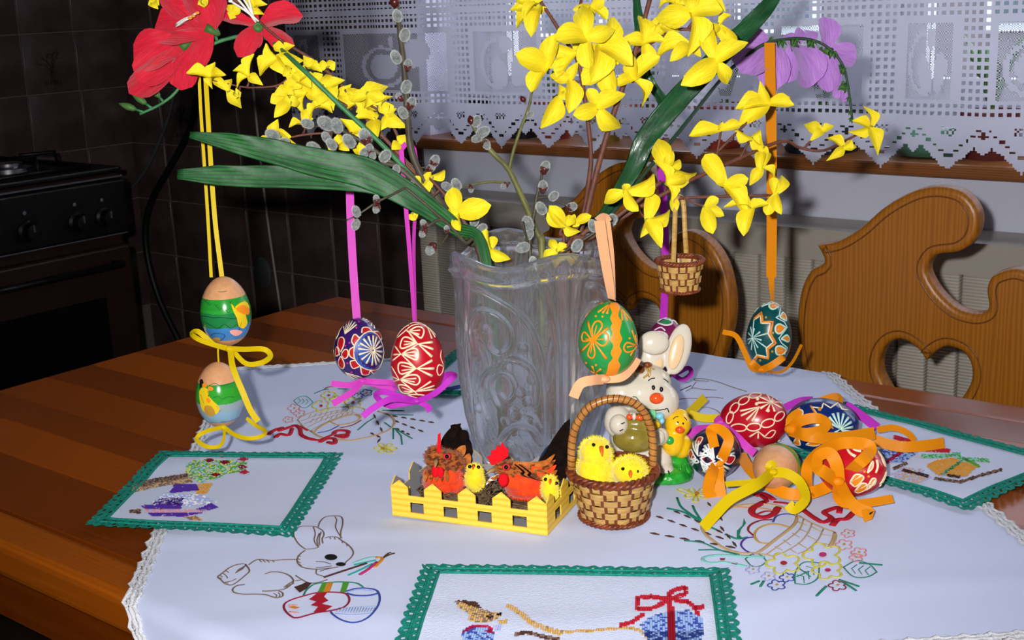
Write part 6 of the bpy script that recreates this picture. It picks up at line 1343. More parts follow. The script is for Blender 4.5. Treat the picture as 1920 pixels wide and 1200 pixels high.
b.stem([(906, 480, D0-.03), (868, 436, D0-.045), (800, 362, D0-.06), (720, 275, D0-.075), (640, 200, D0-.085), (565, 128, D0-.09), (505, 75, DR-.0), (470, 66, DR), (430, 72, DR), (395, 85, DR), (372, 108, DR), (352, 135, DR), (330, 172, DR), (300, 196, DR), (262, 214, DR)], .0026, .0012)
c5 = lambda L_: [(230+t_[0]/5.217, t_[1]/5.217, *t_[2:]) for t_ in L_]
fbloom(b, RPET, 230+870/5.217, 300/5.217, c5([(300, 250, .8), (420, -60, .75), (650, -120, .6), (960, -60, .7), (480, 400, .5), (690, 660, .5)]), dd=-.012, stam=[(330, 45, 362, 30, 1), (335, 48, 370, 24, 1), (330, 50, 356, 34, 1)])
fbloom(b, RPET, 230+620/5.217, 440/5.217, c5([(95, 590, .75), (150, 800, .6), (60, 930, .38), (570, 890, .62), (330, 640, .7)]), dd=-.014)
fbloom(b, RPET, 230+1330/5.217, 250/5.217, c5([(1750, 130, .62), (1700, 430, .5), (1130, 550, .6), (1290, 490, .7), (1220, 100, .5), (950, 190, .4)]), dd=-.012, stam=[(485, 40, 432, 2, 0), (480, 42, 440, -8, 0), (478, 36, 450, -12, 0), (476, 34, 462, -14, 0)])
fbloom(b, RPET, 230+880/5.217, 330/5.217, c5([(640, 640, .35), (880, 460, .45), (800, 560, .35)]), dd=.006)
for (x, y, tx, ty) in ((290, 205, 262, 186), (305, 194, 292, 174), (272, 213, 240, 200)):
    d_, p, z = b.near(x, y); c = at(tx, ty, z); o = new('bud', mesh('bud', G().lathe([(.0006, 0), (.0026, .003), (.0034, .008), (.0022, .013), (.0005, .017)], 8), M_sep), b.t); o.location = p.lerp(c, .45)-ORG[b.t.name]; o.rotation_mode = 'QUATERNION'; o.rotation_quaternion = (c-p).to_track_quat('Z', 'Y'); b.g.tube([p, p.lerp(c, .5)], .0012, 6)
b.finish('stem', M_fst)
DP = 1.25
b = Branch('lilac_freesia', 'lilac silk freesia arching over to the right, carrying the orange ribbon', 'flower', base=(.028, .006))
b.stem([(1085, 472, D0), (1135, 415, D0+.01), (1205, 330, D0+.03), (1282, 236, D0+.05), (1355, 145, DP-.005), (1400, 105, DP), (1440, 80, DP), (1500, 72, DP), (1545, 84, DP), (1578, 118, DP), (1590, 160, DP), (1598, 222, DP)], .0022, .0012)
c5 = lambda L_: [(1280+t_[0]/4, 20+t_[1]/4, *t_[2:]) for t_ in L_]
def pb(x, y, L_, dd=-.006): fbloom(b, PPET, 1280+x/4, 20+y/4, c5(L_), dd=dd)
pb(650, 245, [(462, 205, .85, -.1), (440, 490, .95, -.25), (700, 585, .75, -.1)], dd=.008); pb(830, 255, [(760, 180, 1.0, .4), (890, 150, .9, .5), (985, 545, .85, -.35), (790, 540, .6, .3)], dd=.004)
pb(960, 265, [(930, 135, .9, .5), (1045, 560, .62, .2), (930, 590, .5, .5)], dd=.010); pb(1075, 300, [(1068, 42, .72, -.1), (1290, 370, .85, .2), (1100, 610, .55, .1)], dd=.006)
pb(1180, 440, [(1130, 590, .7, .1), (1060, 560, .5, .3)], dd=.008); pb(1200, 570, [(1135, 650, .8, .0), (1190, 690, .6, .1)], dd=.006)
SEP2 = mesh('sepal', G().add([(0, 0, 0), (.004, .003, .002), (0, .013, 0), (-.004, .003, .002), (0, .004, .0035)], [(0, 1, 4), (1, 2, 4), (2, 3, 4), (3, 0, 4), (0, 3, 2, 1)]), M_sep)
for (x, y) in ((720, 270), (830, 245), (955, 255), (1085, 315), (1170, 450), (1200, 570), (1215, 670), (1230, 745), (1255, 805)):
    d_, p, z = b.near(1280+x/4, 20+y/4)
    for k_ in range(3):
        o = new('sepal', SEP2, b.t); a = -1.9+k_*.55-(0 if x < 1100 else .9); dv = RT*math.cos(a)+UP*math.sin(a)-FW*.25; o.location = p-ORG[b.t.name]; o.rotation_mode = 'QUATERNION'; o.rotation_quaternion = dv.to_track_quat('Y', 'Z'); o.scale = (.8, .75, .8) if y < 500 else (.5, .45, .5)
b.finish('stem', M_fdk)
M_leaf = mat('freesia_leaf', '#1d5227', .5, .35, col2='#27652f', scale=50, bump=.35, bscale=90, stretch=(1, 1, 1))
M_leaf2 = mat('freesia_leaf_glossy', '#123f22', .28, .5, col2='#1d5a30', scale=50, bump=.35, bscale=90)
def blade(name, lab, P, W_, m_, tw=.2, base=(0, 0), group='long silk leaves in the vase'):
    q = cr([foot(*base)]+[at(*p) for p in P], 6); n = len(q); g = G(); V = []; ny = 16
    kk = len(P)
    for i in range(n):
        t = (q[min(i+1, n-1)]-q[max(i-1, 0)]).normalized(); s0 = t.cross(FW); s0 = s0.normalized() if s0.length > 1e-4 else RT; a = tw*math.sin(i*.35); sd = s0*math.cos(a)+FW*math.sin(a); nn = t.cross(sd)
        u = i/(n-1)*kk; j = min(int(u), kk-1); w_ = ([.003]+W_)[j]+(([.003]+W_)[j+1]-([.003]+W_)[j])*(u-j)
        for k_ in range(ny+1):
            v = (k_/ny-.5); g.v.append(q[i]+sd*w_*v+nn*(abs(v)*w_*.35+.0006*math.sin(k_*PI)+.0019*(k_ % 2)*min(1, w_/.02)+.0015*math.sin(i*1.1+k_*.5)*abs(v)*2))
    for i in range(n-1):
        for k_ in range(ny): a = i*(ny+1)+k_; g.f.append((a, a+ny+1, a+ny+2, a+1)); g.m.append(1 if k_ % 3 == 1 else 0)
    vein = mat(m_.name+'_vein', '#123a1a', .5)
    g = baked(g, [m_, vein], [('SOLIDIFY', dict(thickness=.0004, offset=0))])
    return single(name, g, [m_, vein], lab, 'leaf', group, origin=foot(*base))
blade('long_leaf', 'upper of two long green leaves pointing left across the yellow ribbon', [(912, 482, D0-.05), (850, 425, D0-.07), (775, 372, D0-.085), (690, 325, D0-.095), (600, 308, D0-.10), (500, 282, D0-.105), (430, 266, D0-.105), (356, 254, D0-.105)], [.008, .013, .021, .026, .024, .020, .015, .005], M_leaf, .15, (-.032, -.01))
blade('long_leaf', 'lower of two long green leaves pointing left across the yellow ribbon', [(914, 484, D0-.045), (860, 435, D0-.06), (790, 378, D0-.075), (700, 344, D0-.085), (600, 335, D0-.09), (500, 332, D0-.09), (410, 329, D0-.09), (333, 328, D0-.09)], [.006, .010, .014, .018, .020, .019, .017, .008], M_leaf, .1, (-.03, -.014))
blade('long_leaf', 'glossy dark green leaf sweeping up right behind the yellow flowers', [(1070, 478, D0+.01), (1120, 420, D0+.02), (1182, 325, D0+.03), (1212, 262, D0+.03), (1262, 195, D0+.03), (1330, 125, D0+.03), (1395, 60, D0+.03), (1440, 10, D0+.03), (1470, -30, D0+.03)], [.006, .008, .016, .020, .021, .020, .018, .014, .008], M_leaf2, .15, (.02, .012))
blade('long_leaf', 'narrow dark green leaf standing upright behind the tall forsythia', [(1068, 474, D0+.02), (1130, 400, D0+.035), (1200, 310, D0+.045), (1236, 230, D0+.05), (1244, 195, D0+.05), (1215, 150, D0+.05), (1200, 90, D0+.05), (1196, 30, D0+.05), (1188, -30, D0+.05)], [.005, .007, .010, .012, .011, .010, .009, .009, .007], M_leaf2, .2, (.02, .018))
# ================================================================== BASKETS
M_straw = mat('pale_straw', '#c39d5c', .4, .45, col2='#a98140', scale=90, stretch=(1, 1, 6)); M_stake = mat('dark_stake', '#6a3417', .5); M_braid = mat('brown_braid', '#54200f', .38, .4, col2='#83401e', scale=200); M_hand = mat('cane_handle', '#b37a3a', .32, .5, col2='#9c6428', scale=80); M_wrap = mat('cane_wrap', '#53290f', .5)
UPZ = Vector((0, 0, 1))
def woven(t, c, r0, r1, h, ns, nb, bw=.92, braid=.0032):
    """stakes, woven bands, two braids and a base; c = centre of the underside"""
    rad = lambda z: r0+(r1-r0)*z/h
    for i in range(ns):
        a = 2*PI*(i+.5)/ns; d_ = Vector((math.cos(a), math.sin(a), 0)); s_ = Vector((-d_.y, d_.x, 0))
        part('stake', G().ribbon([c+d_*rad(z)+UPZ*z for z in (0, h*.5, h)], 2*PI*r0/ns*.55, [s_]*3, .0006), M_stake, t, smooth=False)
    for k_ in range(nb):
        z = h*(k_+.5)/nb*.86+h*.07; P = []; sd = []; n = ns*4
        for j in range(n+1):
            a = 2*PI*j/n; d_ = Vector((math.cos(a), math.sin(a), 0)); off = .0011*math.cos(a*ns/2+k_*PI+PI/4*0); P.append(c+d_*(rad(z)+off)+UPZ*z); sd.append((UPZ*h+d_*(r1-r0)).normalized())
        part('weave_band', G().ribbon(P, h*.86/nb*bw, sd, .0006), M_straw, t, sharp=28)
    for (z, r_, b_) in ((h, r1, braid), (braid*.6, r0+.0008, braid*.7)):
        for s_ in range(3):
            P = []
            for j in range(120):
                a = 2*PI*j/120; ph = a*13+2*PI*s_/3; d_ = Vector((math.cos(a), math.sin(a), 0)); P.append(c+d_*(r_+b_*.75*math.cos(ph))+UPZ*(z+b_*.6*math.sin(ph)))
            part('braid_strand', G().tube(P, b_*.62, 6, closed=True), M_braid, t)
    part('base', G().lathe([(.0001, 0), (r0, 0), (r0, .0015), (.0001, .0015)], 32, M=Matrix.Translation(c), cap=False), M_stake, t, sharp=40)
ZT = TZ+.0048
BC = on(1151, 968, ZT)
bk = thing('wicker_basket', BC, 'small woven basket with a wrapped cane handle holding two yellow chicks', 'basket')
woven(bk, BC+UPZ*.0005, .0262, .0345, .0395, 18, 6)
hp = cr([BC-RH*.0325+UPZ*.030, BC-RH*.0335+UPZ*.05, BC-RH*.0305+UPZ*.075, BC-RH*.018+UPZ*.0945, BC+RH*.002+UPZ*.101, BC+RH*.021+UPZ*.0945, BC+RH*.031+UPZ*.075, BC+RH*.0325+UPZ*.05, BC+RH*.031+UPZ*.030], 10)
hd = part('handle', G().tube(hp, .0032, 12), M_hand, bk)
P = []; n = 1200
for i in range(n):
    u = i/(n-1)*(len(hp)-1); j = min(int(u), len(hp)-2); p = hp[j].lerp(hp[j+1], u-j); t_ = (hp[j+1]-hp[j]).normalized(); s_ = t_.cross(FH).normalized(); q_ = FH; a = 2*PI*i/n*38; P.append(p+(s_*math.cos(a)+q_*math.sin(a))*.0032)
part('cane_winding', G().tube(P, .00045, 4), M_wrap, hd)

DM = D0-.035; m_ = mpp(DM); MC = at(1275, 545, DM)
mb = thing('hanging_basket', MC, 'tiny woven straw basket hanging from the forsythia twig', 'basket')
woven(mb, MC, 33*m_, 42*m_, 58*m_, 14, 4, .9, .0021)
for (x0, x1, y1, dz) in ((1267, 1262, 520, -.012), (1281, 1288, 500, .012)):
    part('handle_strip', G().ribbon(cr([at(1272, 366, DM), at(x0, 378, DM+dz*.3), at((x0+x1)/2, 440, DM+dz*.7), at(x1, y1, DM+dz*1.5)], 5), 9*m_, [RT]*16, .0006), M_straw, mb)

# ================================================================== CHICKS AND HENS
def E_(g, x, y, d, rx, ry, rz=None, ang=0, m=0, nu=18, nv=12):
    k_ = mpp(d); a = math.radians(ang); X = RT*math.cos(a)+UP*math.sin(a); Y = -RT*math.sin(a)+UP*math.cos(a)
    return g.ell(at(x, y, d), X*rx*k_, FW*(rz if rz else min(rx, ry))*k_, Y*ry*k_, nu, nv, m)
M_chick = mat('yellow_chenille', '#e8c800', .85, .1, col2='#f0d820', scale=150, sheen=.6); M_fuzz = mat('yellow_fluff', '#f4e02a', .9, .1, sheen=.6); M_beak = mat('orange_beak', '#e0641a', .4); M_eye = mat('bead_eye', '#0a0908', .12, .6)
def fluff(g, n, ln, seed, m_=1, w_=.00018):
    r_ = random.Random(seed); base = [f for f in g.f]; vs = g.v; out = []
    for _ in range(n):
        f = base[r_.randrange(len(base))]; a, b_, c = vs[f[0]], vs[f[1]], vs[f[2]]; nn = (b_-a).cross(c-a)
        if nn.length < 1e-12: continue
        nn.normalize(); p = (a+b_+c)/3; d_ = (nn+Vector((r_.uniform(-.6, .6), r_.uniform(-.6, .6), r_.uniform(-.6, .6)))).normalized(); s_ = nn.orthogonal().normalized()*w_; out.append(([p-s_, p+s_, p+d_*ln*r_.uniform(.6, 1.2)], m_))
    h = G()
    for V, k_ in out: h.add(V, [(0, 1, 2)], 0)
    return h
def chick(lab, parts_, beak, eyes, d, fz=1800, fl=.0026, grp='fluffy yellow chicks', bsz=4.5):
    g = G()
    for q in parts_: E_(g, q[0], q[1], d+(q[5] if len(q) > 5 else 0), q[2], q[3], q[4] if len(q) > 4 else None)
    g = fuse(g, [M_chick], .0011, 5); k_ = mpp(d)
    zmin = min(p.z for p in g.v); cx = sum((p for p in g.v), Vector())/len(g.v)
    t = thing('chick', (cx.x, cx.y, zmin), lab, 'chick figure', grp)
    fu = fluff(g, fz, fl, int(parts_[0][0])); bd = part('body', g, M_chick, t); f_ = part('fluff', fu, M_fuzz, bd); tag(f_, kind='stuff')
    front = d-(parts_[-1][4] if len(parts_[-1]) > 4 else min(parts_[-1][2:4]))*k_+(parts_[-1][5] if len(parts_[-1]) > 5 else 0)
    for (x, y) in eyes: part('eye', E_(G(), x, y, front+.0025, 3.6, 3.6, 3.6), M_eye, t)
    g = G(); bx, by, ex, ey = beak; a, b_ = at(bx, by, front+.002), at(ex, ey, front-.0035)
    g.tube([a, a.lerp(b_, .5), b_], [bsz*k_, bsz*.8*k_, .0003], 8); part('beak', g, M_beak, t)
    return t
_, _, DBK = px_of(BC+UPZ*.045)
chick('taller fluffy yellow chick at the left in the wicker basket', [(1116, 885, 36, 40, 34), (1117, 850, 31, 30, 32, -.002)], (1127, 838, 1129, 856), [(1113, 834), (1138, 838)], DBK+.002, 2600, .0030)
chick('shorter fluffy yellow chick at the right in the wicker basket', [(1184, 905, 31, 28, 30), (1181, 884, 34, 29, 32, -.004)], (1182, 884, 1182, 896), [(1168, 879), (1195, 884)], DBK-.004, 2600, .0030)

# ---- cardboard fence box
M_card = wave_mat('yellow_card_print', '#e8b428', '#f0c844', 60, 'Y', .5, dist=1.2, dscale=3, lo=.15, hi=.5); M_grey = mat('grey_card', '#8c8a8c', .8)
A = on(737, 966, ZT); Bq = on(1026, 1004, ZT); ux = (Bq-A); FL = ux.length; ux.normalize(); uy = Vector((-ux.y, ux.x, 0)); FD = .083
bc = (A+Bq)/2+uy*FD/2
bx_ = thing('picket_box', bc, 'yellow cardboard picket fence box holding two hens in nests', 'box')
def fence_panel(o, ax, L_, n, flip):
    z_ = ax.cross(UPZ); H1, H2, H3 = .0195, .0265, .0325; pw = L_/(n+(n-1)*.95); gap = (L_-n*pw)/(n-1); lp = [(0, 0)]
    top = []
    for i in range(n):
        u = i*(pw+gap); top += [(u, H1 if i else H2), (u, H2), (u+pw/2, H3), (u+pw, H2), (u+pw, H1 if i < n-1 else H2)]
    lp = [(0, 0)]+[(L_, 0)]+list(reversed(top)); q = []
    for p in lp:
        if not q or (Vector(p)-Vector(q[-1])).length > 1e-6: q.append(p)
    holes = []
    for i in range(n-1):
        u = i*(pw+gap)+pw; holes.append([(u+.0012, .0048), (u+gap-.0012, .0048), (u+gap-.0012, .0138), (u+.0012, .0138)])
    g = outline([q]+holes, .0010); g.m = [1 if sum(g.v[i].z for i in f)/len(f) < -.0002 else 0 for f in g.f]
    g.m = [0 if m0 == 0 else 1 for m0 in g.m]
    M = frame(o, ax, UPZ, z_); o_ = new('fence_panel', mesh('fence_panel', g, [M_card, M_grey], False), bx_); o_.matrix_local = Matrix.Translation(-ORG[bx_.name]) @ M
fence_panel(A, ux, FL, 5, 0); fence_panel(Bq, uy, FD, 3, 0); fence_panel(Bq+uy*FD, -ux, FL, 5, 0); fence_panel(A+uy*FD, -uy, FD, 3, 0)
part('floor_card', G().obox(bc+UPZ*.0006, ux*FL/2, uy*FD/2, UPZ*.0005), M_grey, bx_, smooth=False)
# ---- nests
M_nest = mat('nest_straw', '#5f4a33', .8, col2='#7d6546', scale=120)
def nest(c, R_, H_, lab, seed):
    r_ = random.Random(seed); g = G()
    for _ in range(170):
        a0 = r_.uniform(0, 6.28); ln = r_.uniform(.7, 2.0); rr_ = R_*r_.uniform(.45, 1.0); z0 = H_*(.12+.85*r_.random()*((rr_/R_)**1.5)); P = []
        for k_ in range(7):
            a = a0+ln*k_/6; q = rr_*(1+.10*math.sin(k_*1.7+a0)); P.append(c+ux*math.cos(a)*q*1.05+uy*math.sin(a)*q*.95+UPZ*max(.0012, z0+r_.uniform(-.002, .002)))
        g.tube(P, r_.uniform(.00035, .0007), 4)
    g.lathe([(.001, .0012), (R_*.8, .0015), (R_*.9, H_*.5), (R_*.6, H_*.45), (.001, H_*.3)], 16, M=Matrix.Translation(c), cap=False)
    single('straw_nest', g, M_nest, lab, 'nest', 'straw nests in the picket box')
N1 = on(838, 925, ZT+.002); N2 = on(985, 945, ZT+.002)
N1 = bc-ux*.031+uy*.004+UPZ*.0012; N2 = bc+ux*.032+uy*.002+UPZ*.0012
nest(N1, .031, .017, 'brown straw nest under the left hen in the picket box', 4); nest(N2, .031, .017, 'brown straw nest under the right hen in the picket box', 9)
# ---- hens
M_hor = mat('orange_feathers', '#f0480c', .7, .15, col2='#e03a08', scale=120, sheen=.3); M_hbr = mat('barred_feathers', '#a5541c', .7, .15, col2='#5a2c10', scale=210, stretch=(1, 1, 2.2), lo=.45, hi=.55, sheen=.2); M_comb = mat('red_felt', '#d4101c', .8, .1, bump=.2, bscale=600); M_blk = mat('black_feather', '#0c0908', .8, .04, col2='#1c100b', scale=150); M_navyf = mat('navy_feather', '#16283e', .7, .08); M_brf = mat('brown_feather', '#8a4a1c', .6, .2, col2='#c06a24', scale=160); M_beakh = mat('horn_beak', '#a07c4a', .5); M_skin = mat('red_face', '#c81e28', .6); M_wht = mat('white_feather', '#d8d4cc', .7)
def feather(P, w_, m_, t, tw=.3, name='feather'):
    q = cr([at(*p) for p in P], 5); n = len(q); W_ = [max(.0006, w_*math.sin(PI*min(1, (.12+.88*i/(n-1))))**.6) for i in range(n)]; sd = []
    for i in range(n):
        tt = (q[min(i+1, n-1)]-q[max(i-1, 0)]).normalized(); s0 = tt.cross(FW).normalized(); sd.append(s0*math.cos(tw)+FW*math.sin(tw))
    return part(name, G().ribbon(q, W_, sd, .0005), m_, t, sharp=28)
def hen(lab, els, d, split, comb, wattles, beak, eyes, faces):
    g = G()
    for q in els: E_(g, q[0], q[1], d+(q[5] if len(q) > 5 else 0), q[2], q[3], q[4], q[6] if len(q) > 6 else 0)
    g = fuse(g, [M_hor, M_hbr], .0011, 6, mfn=lambda p: 0 if split(*px_of(p)[:2]) else 1)
    zmin = min(p.z for p in g.v); c = sum((p for p in g.v), Vector())/len(g.v); t = thing('toy_hen', (c.x, c.y, zmin), lab, 'hen figure', 'feathered toy hens in the picket box')
    fu = fluff(g, 1200, .0022, int(els[0][0]), w_=.00035); fm = [0 if split(*px_of(v)[:2]) else 1 for v in fu.v[::3]]; fu.m = fm
    bd = part('body', g, [M_hor, M_hbr], t); f_ = part('plumage', fu, [M_hor, M_hbr], bd); tag(f_, kind='stuff')
    k_ = mpp(d)
    cg = outline([[((x-comb[0][0])*k_, -(y-comb[0][1])*k_) for x, y in comb[0][2]]], .0016, .0003, 1, frame(at(comb[0][0], comb[0][1], d+comb[0][3]), RT*math.cos(comb[1])+FW*math.sin(comb[1]), UP, RT.cross(UP)*1.0)); part('comb', cg, M_comb, t, smooth=False)
    for (x, y, rx, ry, dz) in wattles: part('wattle', E_(G(), x, y, d+dz, rx, ry, min(rx, ry)*.6), M_comb, t)
    b0, b1, r_ = beak; a, b_ = at(*b0[:2], d+b0[2]), at(*b1[:2], d+b1[2]); part('beak', G().tube([a, a.lerp(b_, .5)+UP*.0006, b_], [r_*k_, r_*.75*k_, .0003], 8), M_beakh, t)
    for (x, y, dz, r0) in eyes:
        fc = part('face_patch', E_(G(), x, y, d+dz+.0014, r0*1.9, r0*1.5, r0*.7), M_skin, t); part('eye', E_(G(), x, y, d+dz, r0, r0, r0), M_eye, fc)
    return t
_, _, DH1 = px_of(N1+UPZ*.03); _, _, DH2 = px_of(N2+UPZ*.03)
t = hen('orange toy hen facing forward with a thin upright comb, left in the picket box', [(832, 905, 40, 24, 34), (828, 893, 36, 24, 30, -.006), (838, 872, 36, 30, 30, .004), (818, 858, 23, 24, 24, -.008)], DH1, lambda x, y: y > 884+3*math.sin(x*.4), ((822, 853, [(818, 853), (826, 853), (827, 830), (826, 812), (821, 815), (820, 832)], -.016), .0), [(816, 884, 7, 12, -.024), (826, 886, 6, 11, -.024)], ((818, 862, -.020), (816, 876, -.034), 5.5), [(838, 856, -.018, 4), (802, 856, -.012, 3.4)], 0)
for i, (P, m0, w_) in enumerate(((((842, 862, DH1+.012), (836, 835, DH1+.02), (848, 812, DH1+.022), (864, 794, DH1+.02)), M_blk, .010), (((850, 862, DH1+.012), (858, 830, DH1+.022), (856, 806, DH1+.024), (845, 798, DH1+.022)), M_blk, .011), (((860, 868, DH1+.012), (868, 840, DH1+.02), (870, 815, DH1+.022), (868, 806, DH1+.022)), M_blk, .010), (((866, 872, DH1+.012), (876, 845, DH1+.018), (878, 822, DH1+.02)), M_blk, .009), (((850, 875, DH1+.008), (862, 850, DH1+.012), (872, 835, DH1+.014)), M_brf, .009), (((860, 884, DH1+.006), (874, 865, DH1+.010), (880, 850, DH1+.012)), M_brf, .008))): feather(P, w_, m0, t, .25, 'tail_feather')
for s_ in range(5): feather(((800+s_*9, 882, DH1-.020), (798+s_*10, 893, DH1-.024), (797+s_*10.5, 903, DH1-.024)), .0035, M_hbr if s_ % 2 else M_brf, t, .2)
t = hen('orange toy hen facing left with a broad serrated comb, right in the picket box', [(988, 915, 42, 22, 32), (978, 902, 38, 24, 30, -.004), (960, 884, 26, 20, 20, -.006, -15), (946, 877, 20, 16, 18, -.006)], DH2, lambda x, y: y > 894-.25*(x-960)+3*math.sin(x*.4), ((930, 852, [(922, 872), (913, 856), (921, 853), (921, 844), (930, 843), (931, 835), (938, 838), (941, 828), (947, 838), (953, 842), (953, 856), (944, 862), (930, 870)], -.010), .1), [(944, 900, 10, 13, -.020)], ((928, 880, -.008), (911, 889, -.012), 5), [(949, 876, -.021, 4.2)], 0)
for (P, m0, w_) in ((((1000, 888, DH2+.004), (1030, 862, DH2+.010), (1050, 825, DH2+.016), (1068, 786, DH2+.02)), M_blk, .013), (((1005, 895, DH2+.003), (1035, 875, DH2+.010), (1055, 840, DH2+.014), (1066, 805, DH2+.016)), M_blk, .013), (((1015, 905, DH2), (1042, 888, DH2+.006), (1058, 860, DH2+.010), (1066, 830, DH2+.012)), M_blk, .012), (((1012, 872, DH2+.01), (1028, 848, DH2+.016), (1042, 828, DH2+.018)), M_navyf, .008), (((1025, 905, DH2-.002), (1048, 890, DH2), (1060, 870, DH2+.004)), M_blk, .010)): feather(P, w_, m0, t, .2, 'tail_feather')
for i in range(7): feather(((962+i*3, 868+i*3.5, DH2-.014), (990+i*5, 872+i*4, DH2-.016), (1022+i*3.5, 868+i*7, DH2-.012+i*.001), (1040+i*1.5, 852+i*10, DH2-.006)), .0052, (M_brf, M_hbr, M_hor)[i % 3], t, .15)
for i in range(5): feather(((960+i*4, 872, DH2-.020), (972+i*6, 884+i, DH2-.024), (985+i*8, 894+i*2, DH2-.024)), .004, (M_hbr, M_blk)[i % 2], t, .2)
for i in range(4): feather(((935, 890, DH2-.008), (928-i*2, 897, DH2-.012), (920-i*3, 897+i*4, DH2-.013)), .0025, M_wht if i % 2 else M_brf, t, .1)
# ---- chicks in the box
chick('small yellow chick between the two hens in the picket box', [(890, 900, 19, 22, 18), (890, 883, 16, 14, 15, -.001)], (888, 873, 886, 880), [(881, 875), (897, 876)], DH1-.006, 1300, .0020, bsz=3.2)
chick('small yellow chick at the right front corner of the picket box', [(1031, 920, 17, 20, 17), (1031, 905, 15, 14, 14, -.001)], (1032, 900, 1031, 908), [(1023, 899), (1043, 906)], DH2-.018, 1300, .0020, bsz=3.2)

# ================================================================== RABBIT FIGURINE
M_por = mat('cream_porcelain', '#d0c6b4', .18, .5, sub=.15, coat=.4); M_inear = mat('peach_glaze', '#dfbd90', .2, .5, coat=.4); M_nose = mat('orange_glaze', '#e0501a', .15, .5, coat=.5); M_sack = mat('olive_glaze', '#8a7a2e', .15, .5, col2='#7a6a28', scale=90, coat=.5); M_grass = mat('grass_glaze', '#1c8a2a', .25, .5, col2='#2fae34', scale=120, coat=.4, bump=.4, bscale=300); M_ychk = mat('yellow_glaze', '#e6b414', .2, .5, coat=.4); M_tq = mat('turquoise_glaze', '#7cc4d4', .2, .5, coat=.4); M_mint = mat('mint_glaze', '#74c48a', .2, .5, coat=.4); M_ink = mat('black_glaze', '#14110f', .3); M_tuft = mat('brown_glaze', '#7a3a14', .15, .5, coat=.5); M_tufty = mat('ochre_glaze', '#b08a3a', .2)
RB = on(1205, 893, ZT); RD = (RB-CAM).dot(FW); k_ = mpp(RD)
rb = thing('rabbit_figurine', RB, 'glossy cream rabbit figurine with an orange nose and one folded ear', 'figurine')
g = G()
for q in ((1190, 860, 56, 44, 46), (1192, 820, 50, 50, 40), (1170, 880, 40, 24, 40), (1240, 872, 22, 34, 24, -.006), (1246, 885, 20, 20, 22, -.012), (1158, 790, 26, 32, 22, -.014), (1235, 818, 20, 18, 18, -.018),
          (1205, 738, 58, 40, 40, -.004), (1165, 738, 30, 32, 30, -.004), (1238, 752, 36, 36, 36, -.006), (1215, 715, 44, 30, 34, -.002)): E_(g, q[0], q[1], RD+(q[5] if len(q) > 5 else 0), q[2], q[3], q[4])
E_(g, 1272, 655, RD+.002, 24, 50, 11, -14); E_(g, 1222, 668, RD+.004, 26, 38, 12, 8)
zf = TZ+.005
g = fuse(g, [M_por], .0011, 8); g.v = [Vector((p.x, p.y, max(p.z, zf))) for p in g.v]
bd = part('body', g, M_por, rb)
part('folded_ear', fuse(E_(E_(G(), 1226, 643, RD-.008, 29, 23, 13), 1236, 632, RD-.002, 18, 12, 10), [M_por], .0009, 5), M_por, rb)
part('ear_lining', E_(G(), 1268, 660, RD-.0035, 13, 34, 4, -14), M_inear, rb); part('ear_lining', E_(G(), 1228, 680, RD+.0006, 16, 14, 4, 0), M_inear, rb)
part('nose', E_(G(), 1231, 747, RD-.0215, 14, 11, 10), M_nose, rb)
for x, y in ((1225, 727), (1240, 730)): part('eye', E_(G(), x, y, RD-.0205, 3.6, 5, 3), M_ink, rb)
def ink(P, r_=.0005, nm='brow'): part(nm, G().tube(cr([at(*p) for p in P], 4), r_, 6), M_ink, rb)
ink([(1215, 714, RD-.0190), (1221, 710, RD-.0188), (1228, 709, RD-.0186)]); ink([(1244, 710, RD-.0160), (1249, 713, RD-.0160), (1253, 717, RD-.0155)])
ink([(1186, 744, RD-.0225), (1193, 745, RD-.0230), (1200, 755, RD-.0238), (1212, 766, RD-.0245), (1228, 769, RD-.0248), (1244, 768, RD-.0242), (1251, 766, RD-.0235), (1254, 773, RD-.0228)], .00045, 'mouth')
part('tuft', E_(E_(G(), 1199, 692, RD-.018, 10, 9, 8), 1214, 684, RD-.018, 8, 6, 7), M_tuft, rb); tg = G()
for P in (((1212, 690), (1216, 700), (1206, 709)), ((1216, 688), (1219, 698), (1216, 707)), ((1195, 696), (1190, 702), (1191, 706)), ((1216, 686), (1222, 690), (1226, 692))): tg.tube(cr([at(x, y, RD-.0185) for x, y in P], 3), .0008, 6)
part('tuft_strands', tg, M_tufty, rb)
sk = part('sack', fuse(E_(E_(G(), 1192, 822, RD-.018, 44, 28, 24), 1200, 796, RD-.018, 42, 22, 20), [M_sack], .0011, 5), M_sack, rb); part('sack', E_(G(), 1160, 766, RD-.012, 12, 7, 10), M_sack, rb)
part('label_stripe', E_(E_(G(), 1180, 782, RD-.0335, 6, 6, 5), 1200, 783, RD-.0345, 8, 6, 5), M_nose, rb); part('label_stripe', E_(G(), 1189, 781, RD-.0338, 4, 7, 4), M_por, rb)
part('scarf', E_(G(), 1222, 778, RD-.026, 9, 11, 8, -20), M_mint, rb); part('scarf', E_(E_(G(), 1237, 780, RD-.026, 8, 7, 8), 1241, 789, RD-.026, 5, 6, 6), M_tq, rb); part('scarf', E_(G(), 1228, 797, RD-.027, 10, 8, 7), M_ychk, rb)
part('paw', E_(G(), 1160, 796, RD-.0225, 18, 20, 16), M_por, rb); part('paw', E_(G(), 1232, 820, RD-.029, 15, 15, 12), M_por, rb)
for P in (((1165, 795), (1171, 792)), ((1162, 808), (1168, 805))): ink([(P[0][0], P[0][1], RD-.0320), ((P[0][0]+P[1][0])/2, (P[0][1]+P[1][1])/2, RD-.0325), (P[1][0], P[1][1], RD-.0320)], .0005, 'claw')
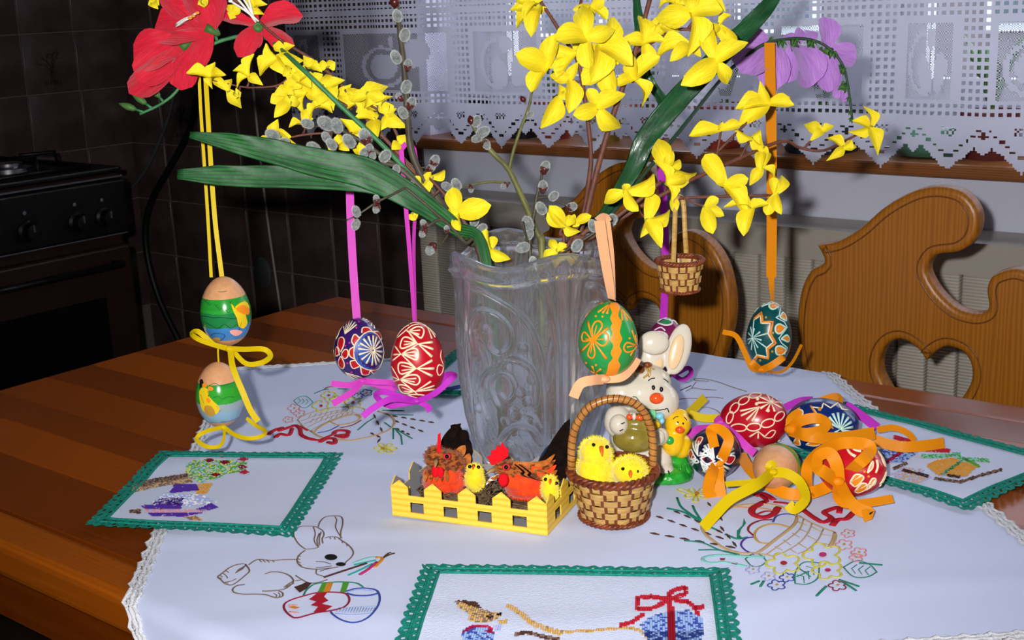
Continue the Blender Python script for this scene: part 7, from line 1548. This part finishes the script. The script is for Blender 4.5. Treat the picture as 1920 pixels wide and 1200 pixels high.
for P in (((1238, 884), (1240, 893)), ((1253, 883), (1255, 889))): ink([(P[0][0], P[0][1], RD-.0225), ((P[0][0]+P[1][0])/2, (P[0][1]+P[1][1])/2, RD-.0235), (P[1][0], P[1][1], RD-.0235)], .0007, 'claw')
g = G(); E_(g, 1250, 894, RD-.002, 50, 24, 50); E_(g, 1264, 868, RD+.004, 28, 22, 24); E_(g, 1274, 886, RD+.002, 27, 24, 34); E_(g, 1190, 898, RD+.004, 56, 12, 44); g = fuse(g, [M_grass], .0012, 4); g.v = [Vector((p.x, p.y, max(p.z, zf))) for p in g.v]; gs = part('grass_base', g, M_grass, rb)
bl = G(); rr = random.Random(8)
for _ in range(150):
    x = rr.uniform(1225, 1292); y = rr.uniform(884, 908); p = at(x, y, RD-.018+abs(x-1250)*.00012)
    hgt = rr.uniform(6, 13); q = at(x+rr.uniform(-3, 3), y-hgt, RD-.0175+abs(x-1250)*.00012)
    if p.z > zf: bl.tube([p, p.lerp(q, .5), q], [.0006, .0006, .0002], 4)
o = part('grass_blades', bl, mat('grass_blade_glaze', '#2fb03a', .25, coat=.4), gs); tag(o, kind='stuff')
g = G(); E_(g, 1271, 795, RD-.010, 25, 25, 22); E_(g, 1275, 778, RD-.009, 15, 12, 12); E_(g, 1262, 828, RD-.010, 22, 28, 20); E_(g, 1278, 836, RD-.006, 20, 24, 18); part('chick_body', fuse(g, [M_ychk], .001, 6), M_ychk, rb)
part('chick_beak', E_(G(), 1275, 806, RD-.0215, 9, 7, 6), M_nose, rb)
for x, y in ((1271, 792), (1281, 794)): part('chick_eye', E_(G(), x, y, RD-.0205, 1.7, 2.2, 2), M_ink, rb)
ink([(1262, 786, RD-.0185), (1266, 782, RD-.0190), (1272, 781, RD-.0190)], .0004, 'chick_brow'); ink([(1283, 782, RD-.0180), (1286, 785, RD-.0178), (1288, 788, RD-.0172)], .0004, 'chick_brow')
part('chick_scarf', E_(G(), 1256, 826, RD-.0195, 8, 8, 5, -30), mat('leaf_glaze', '#2a9a3a', .2, coat=.4), rb)
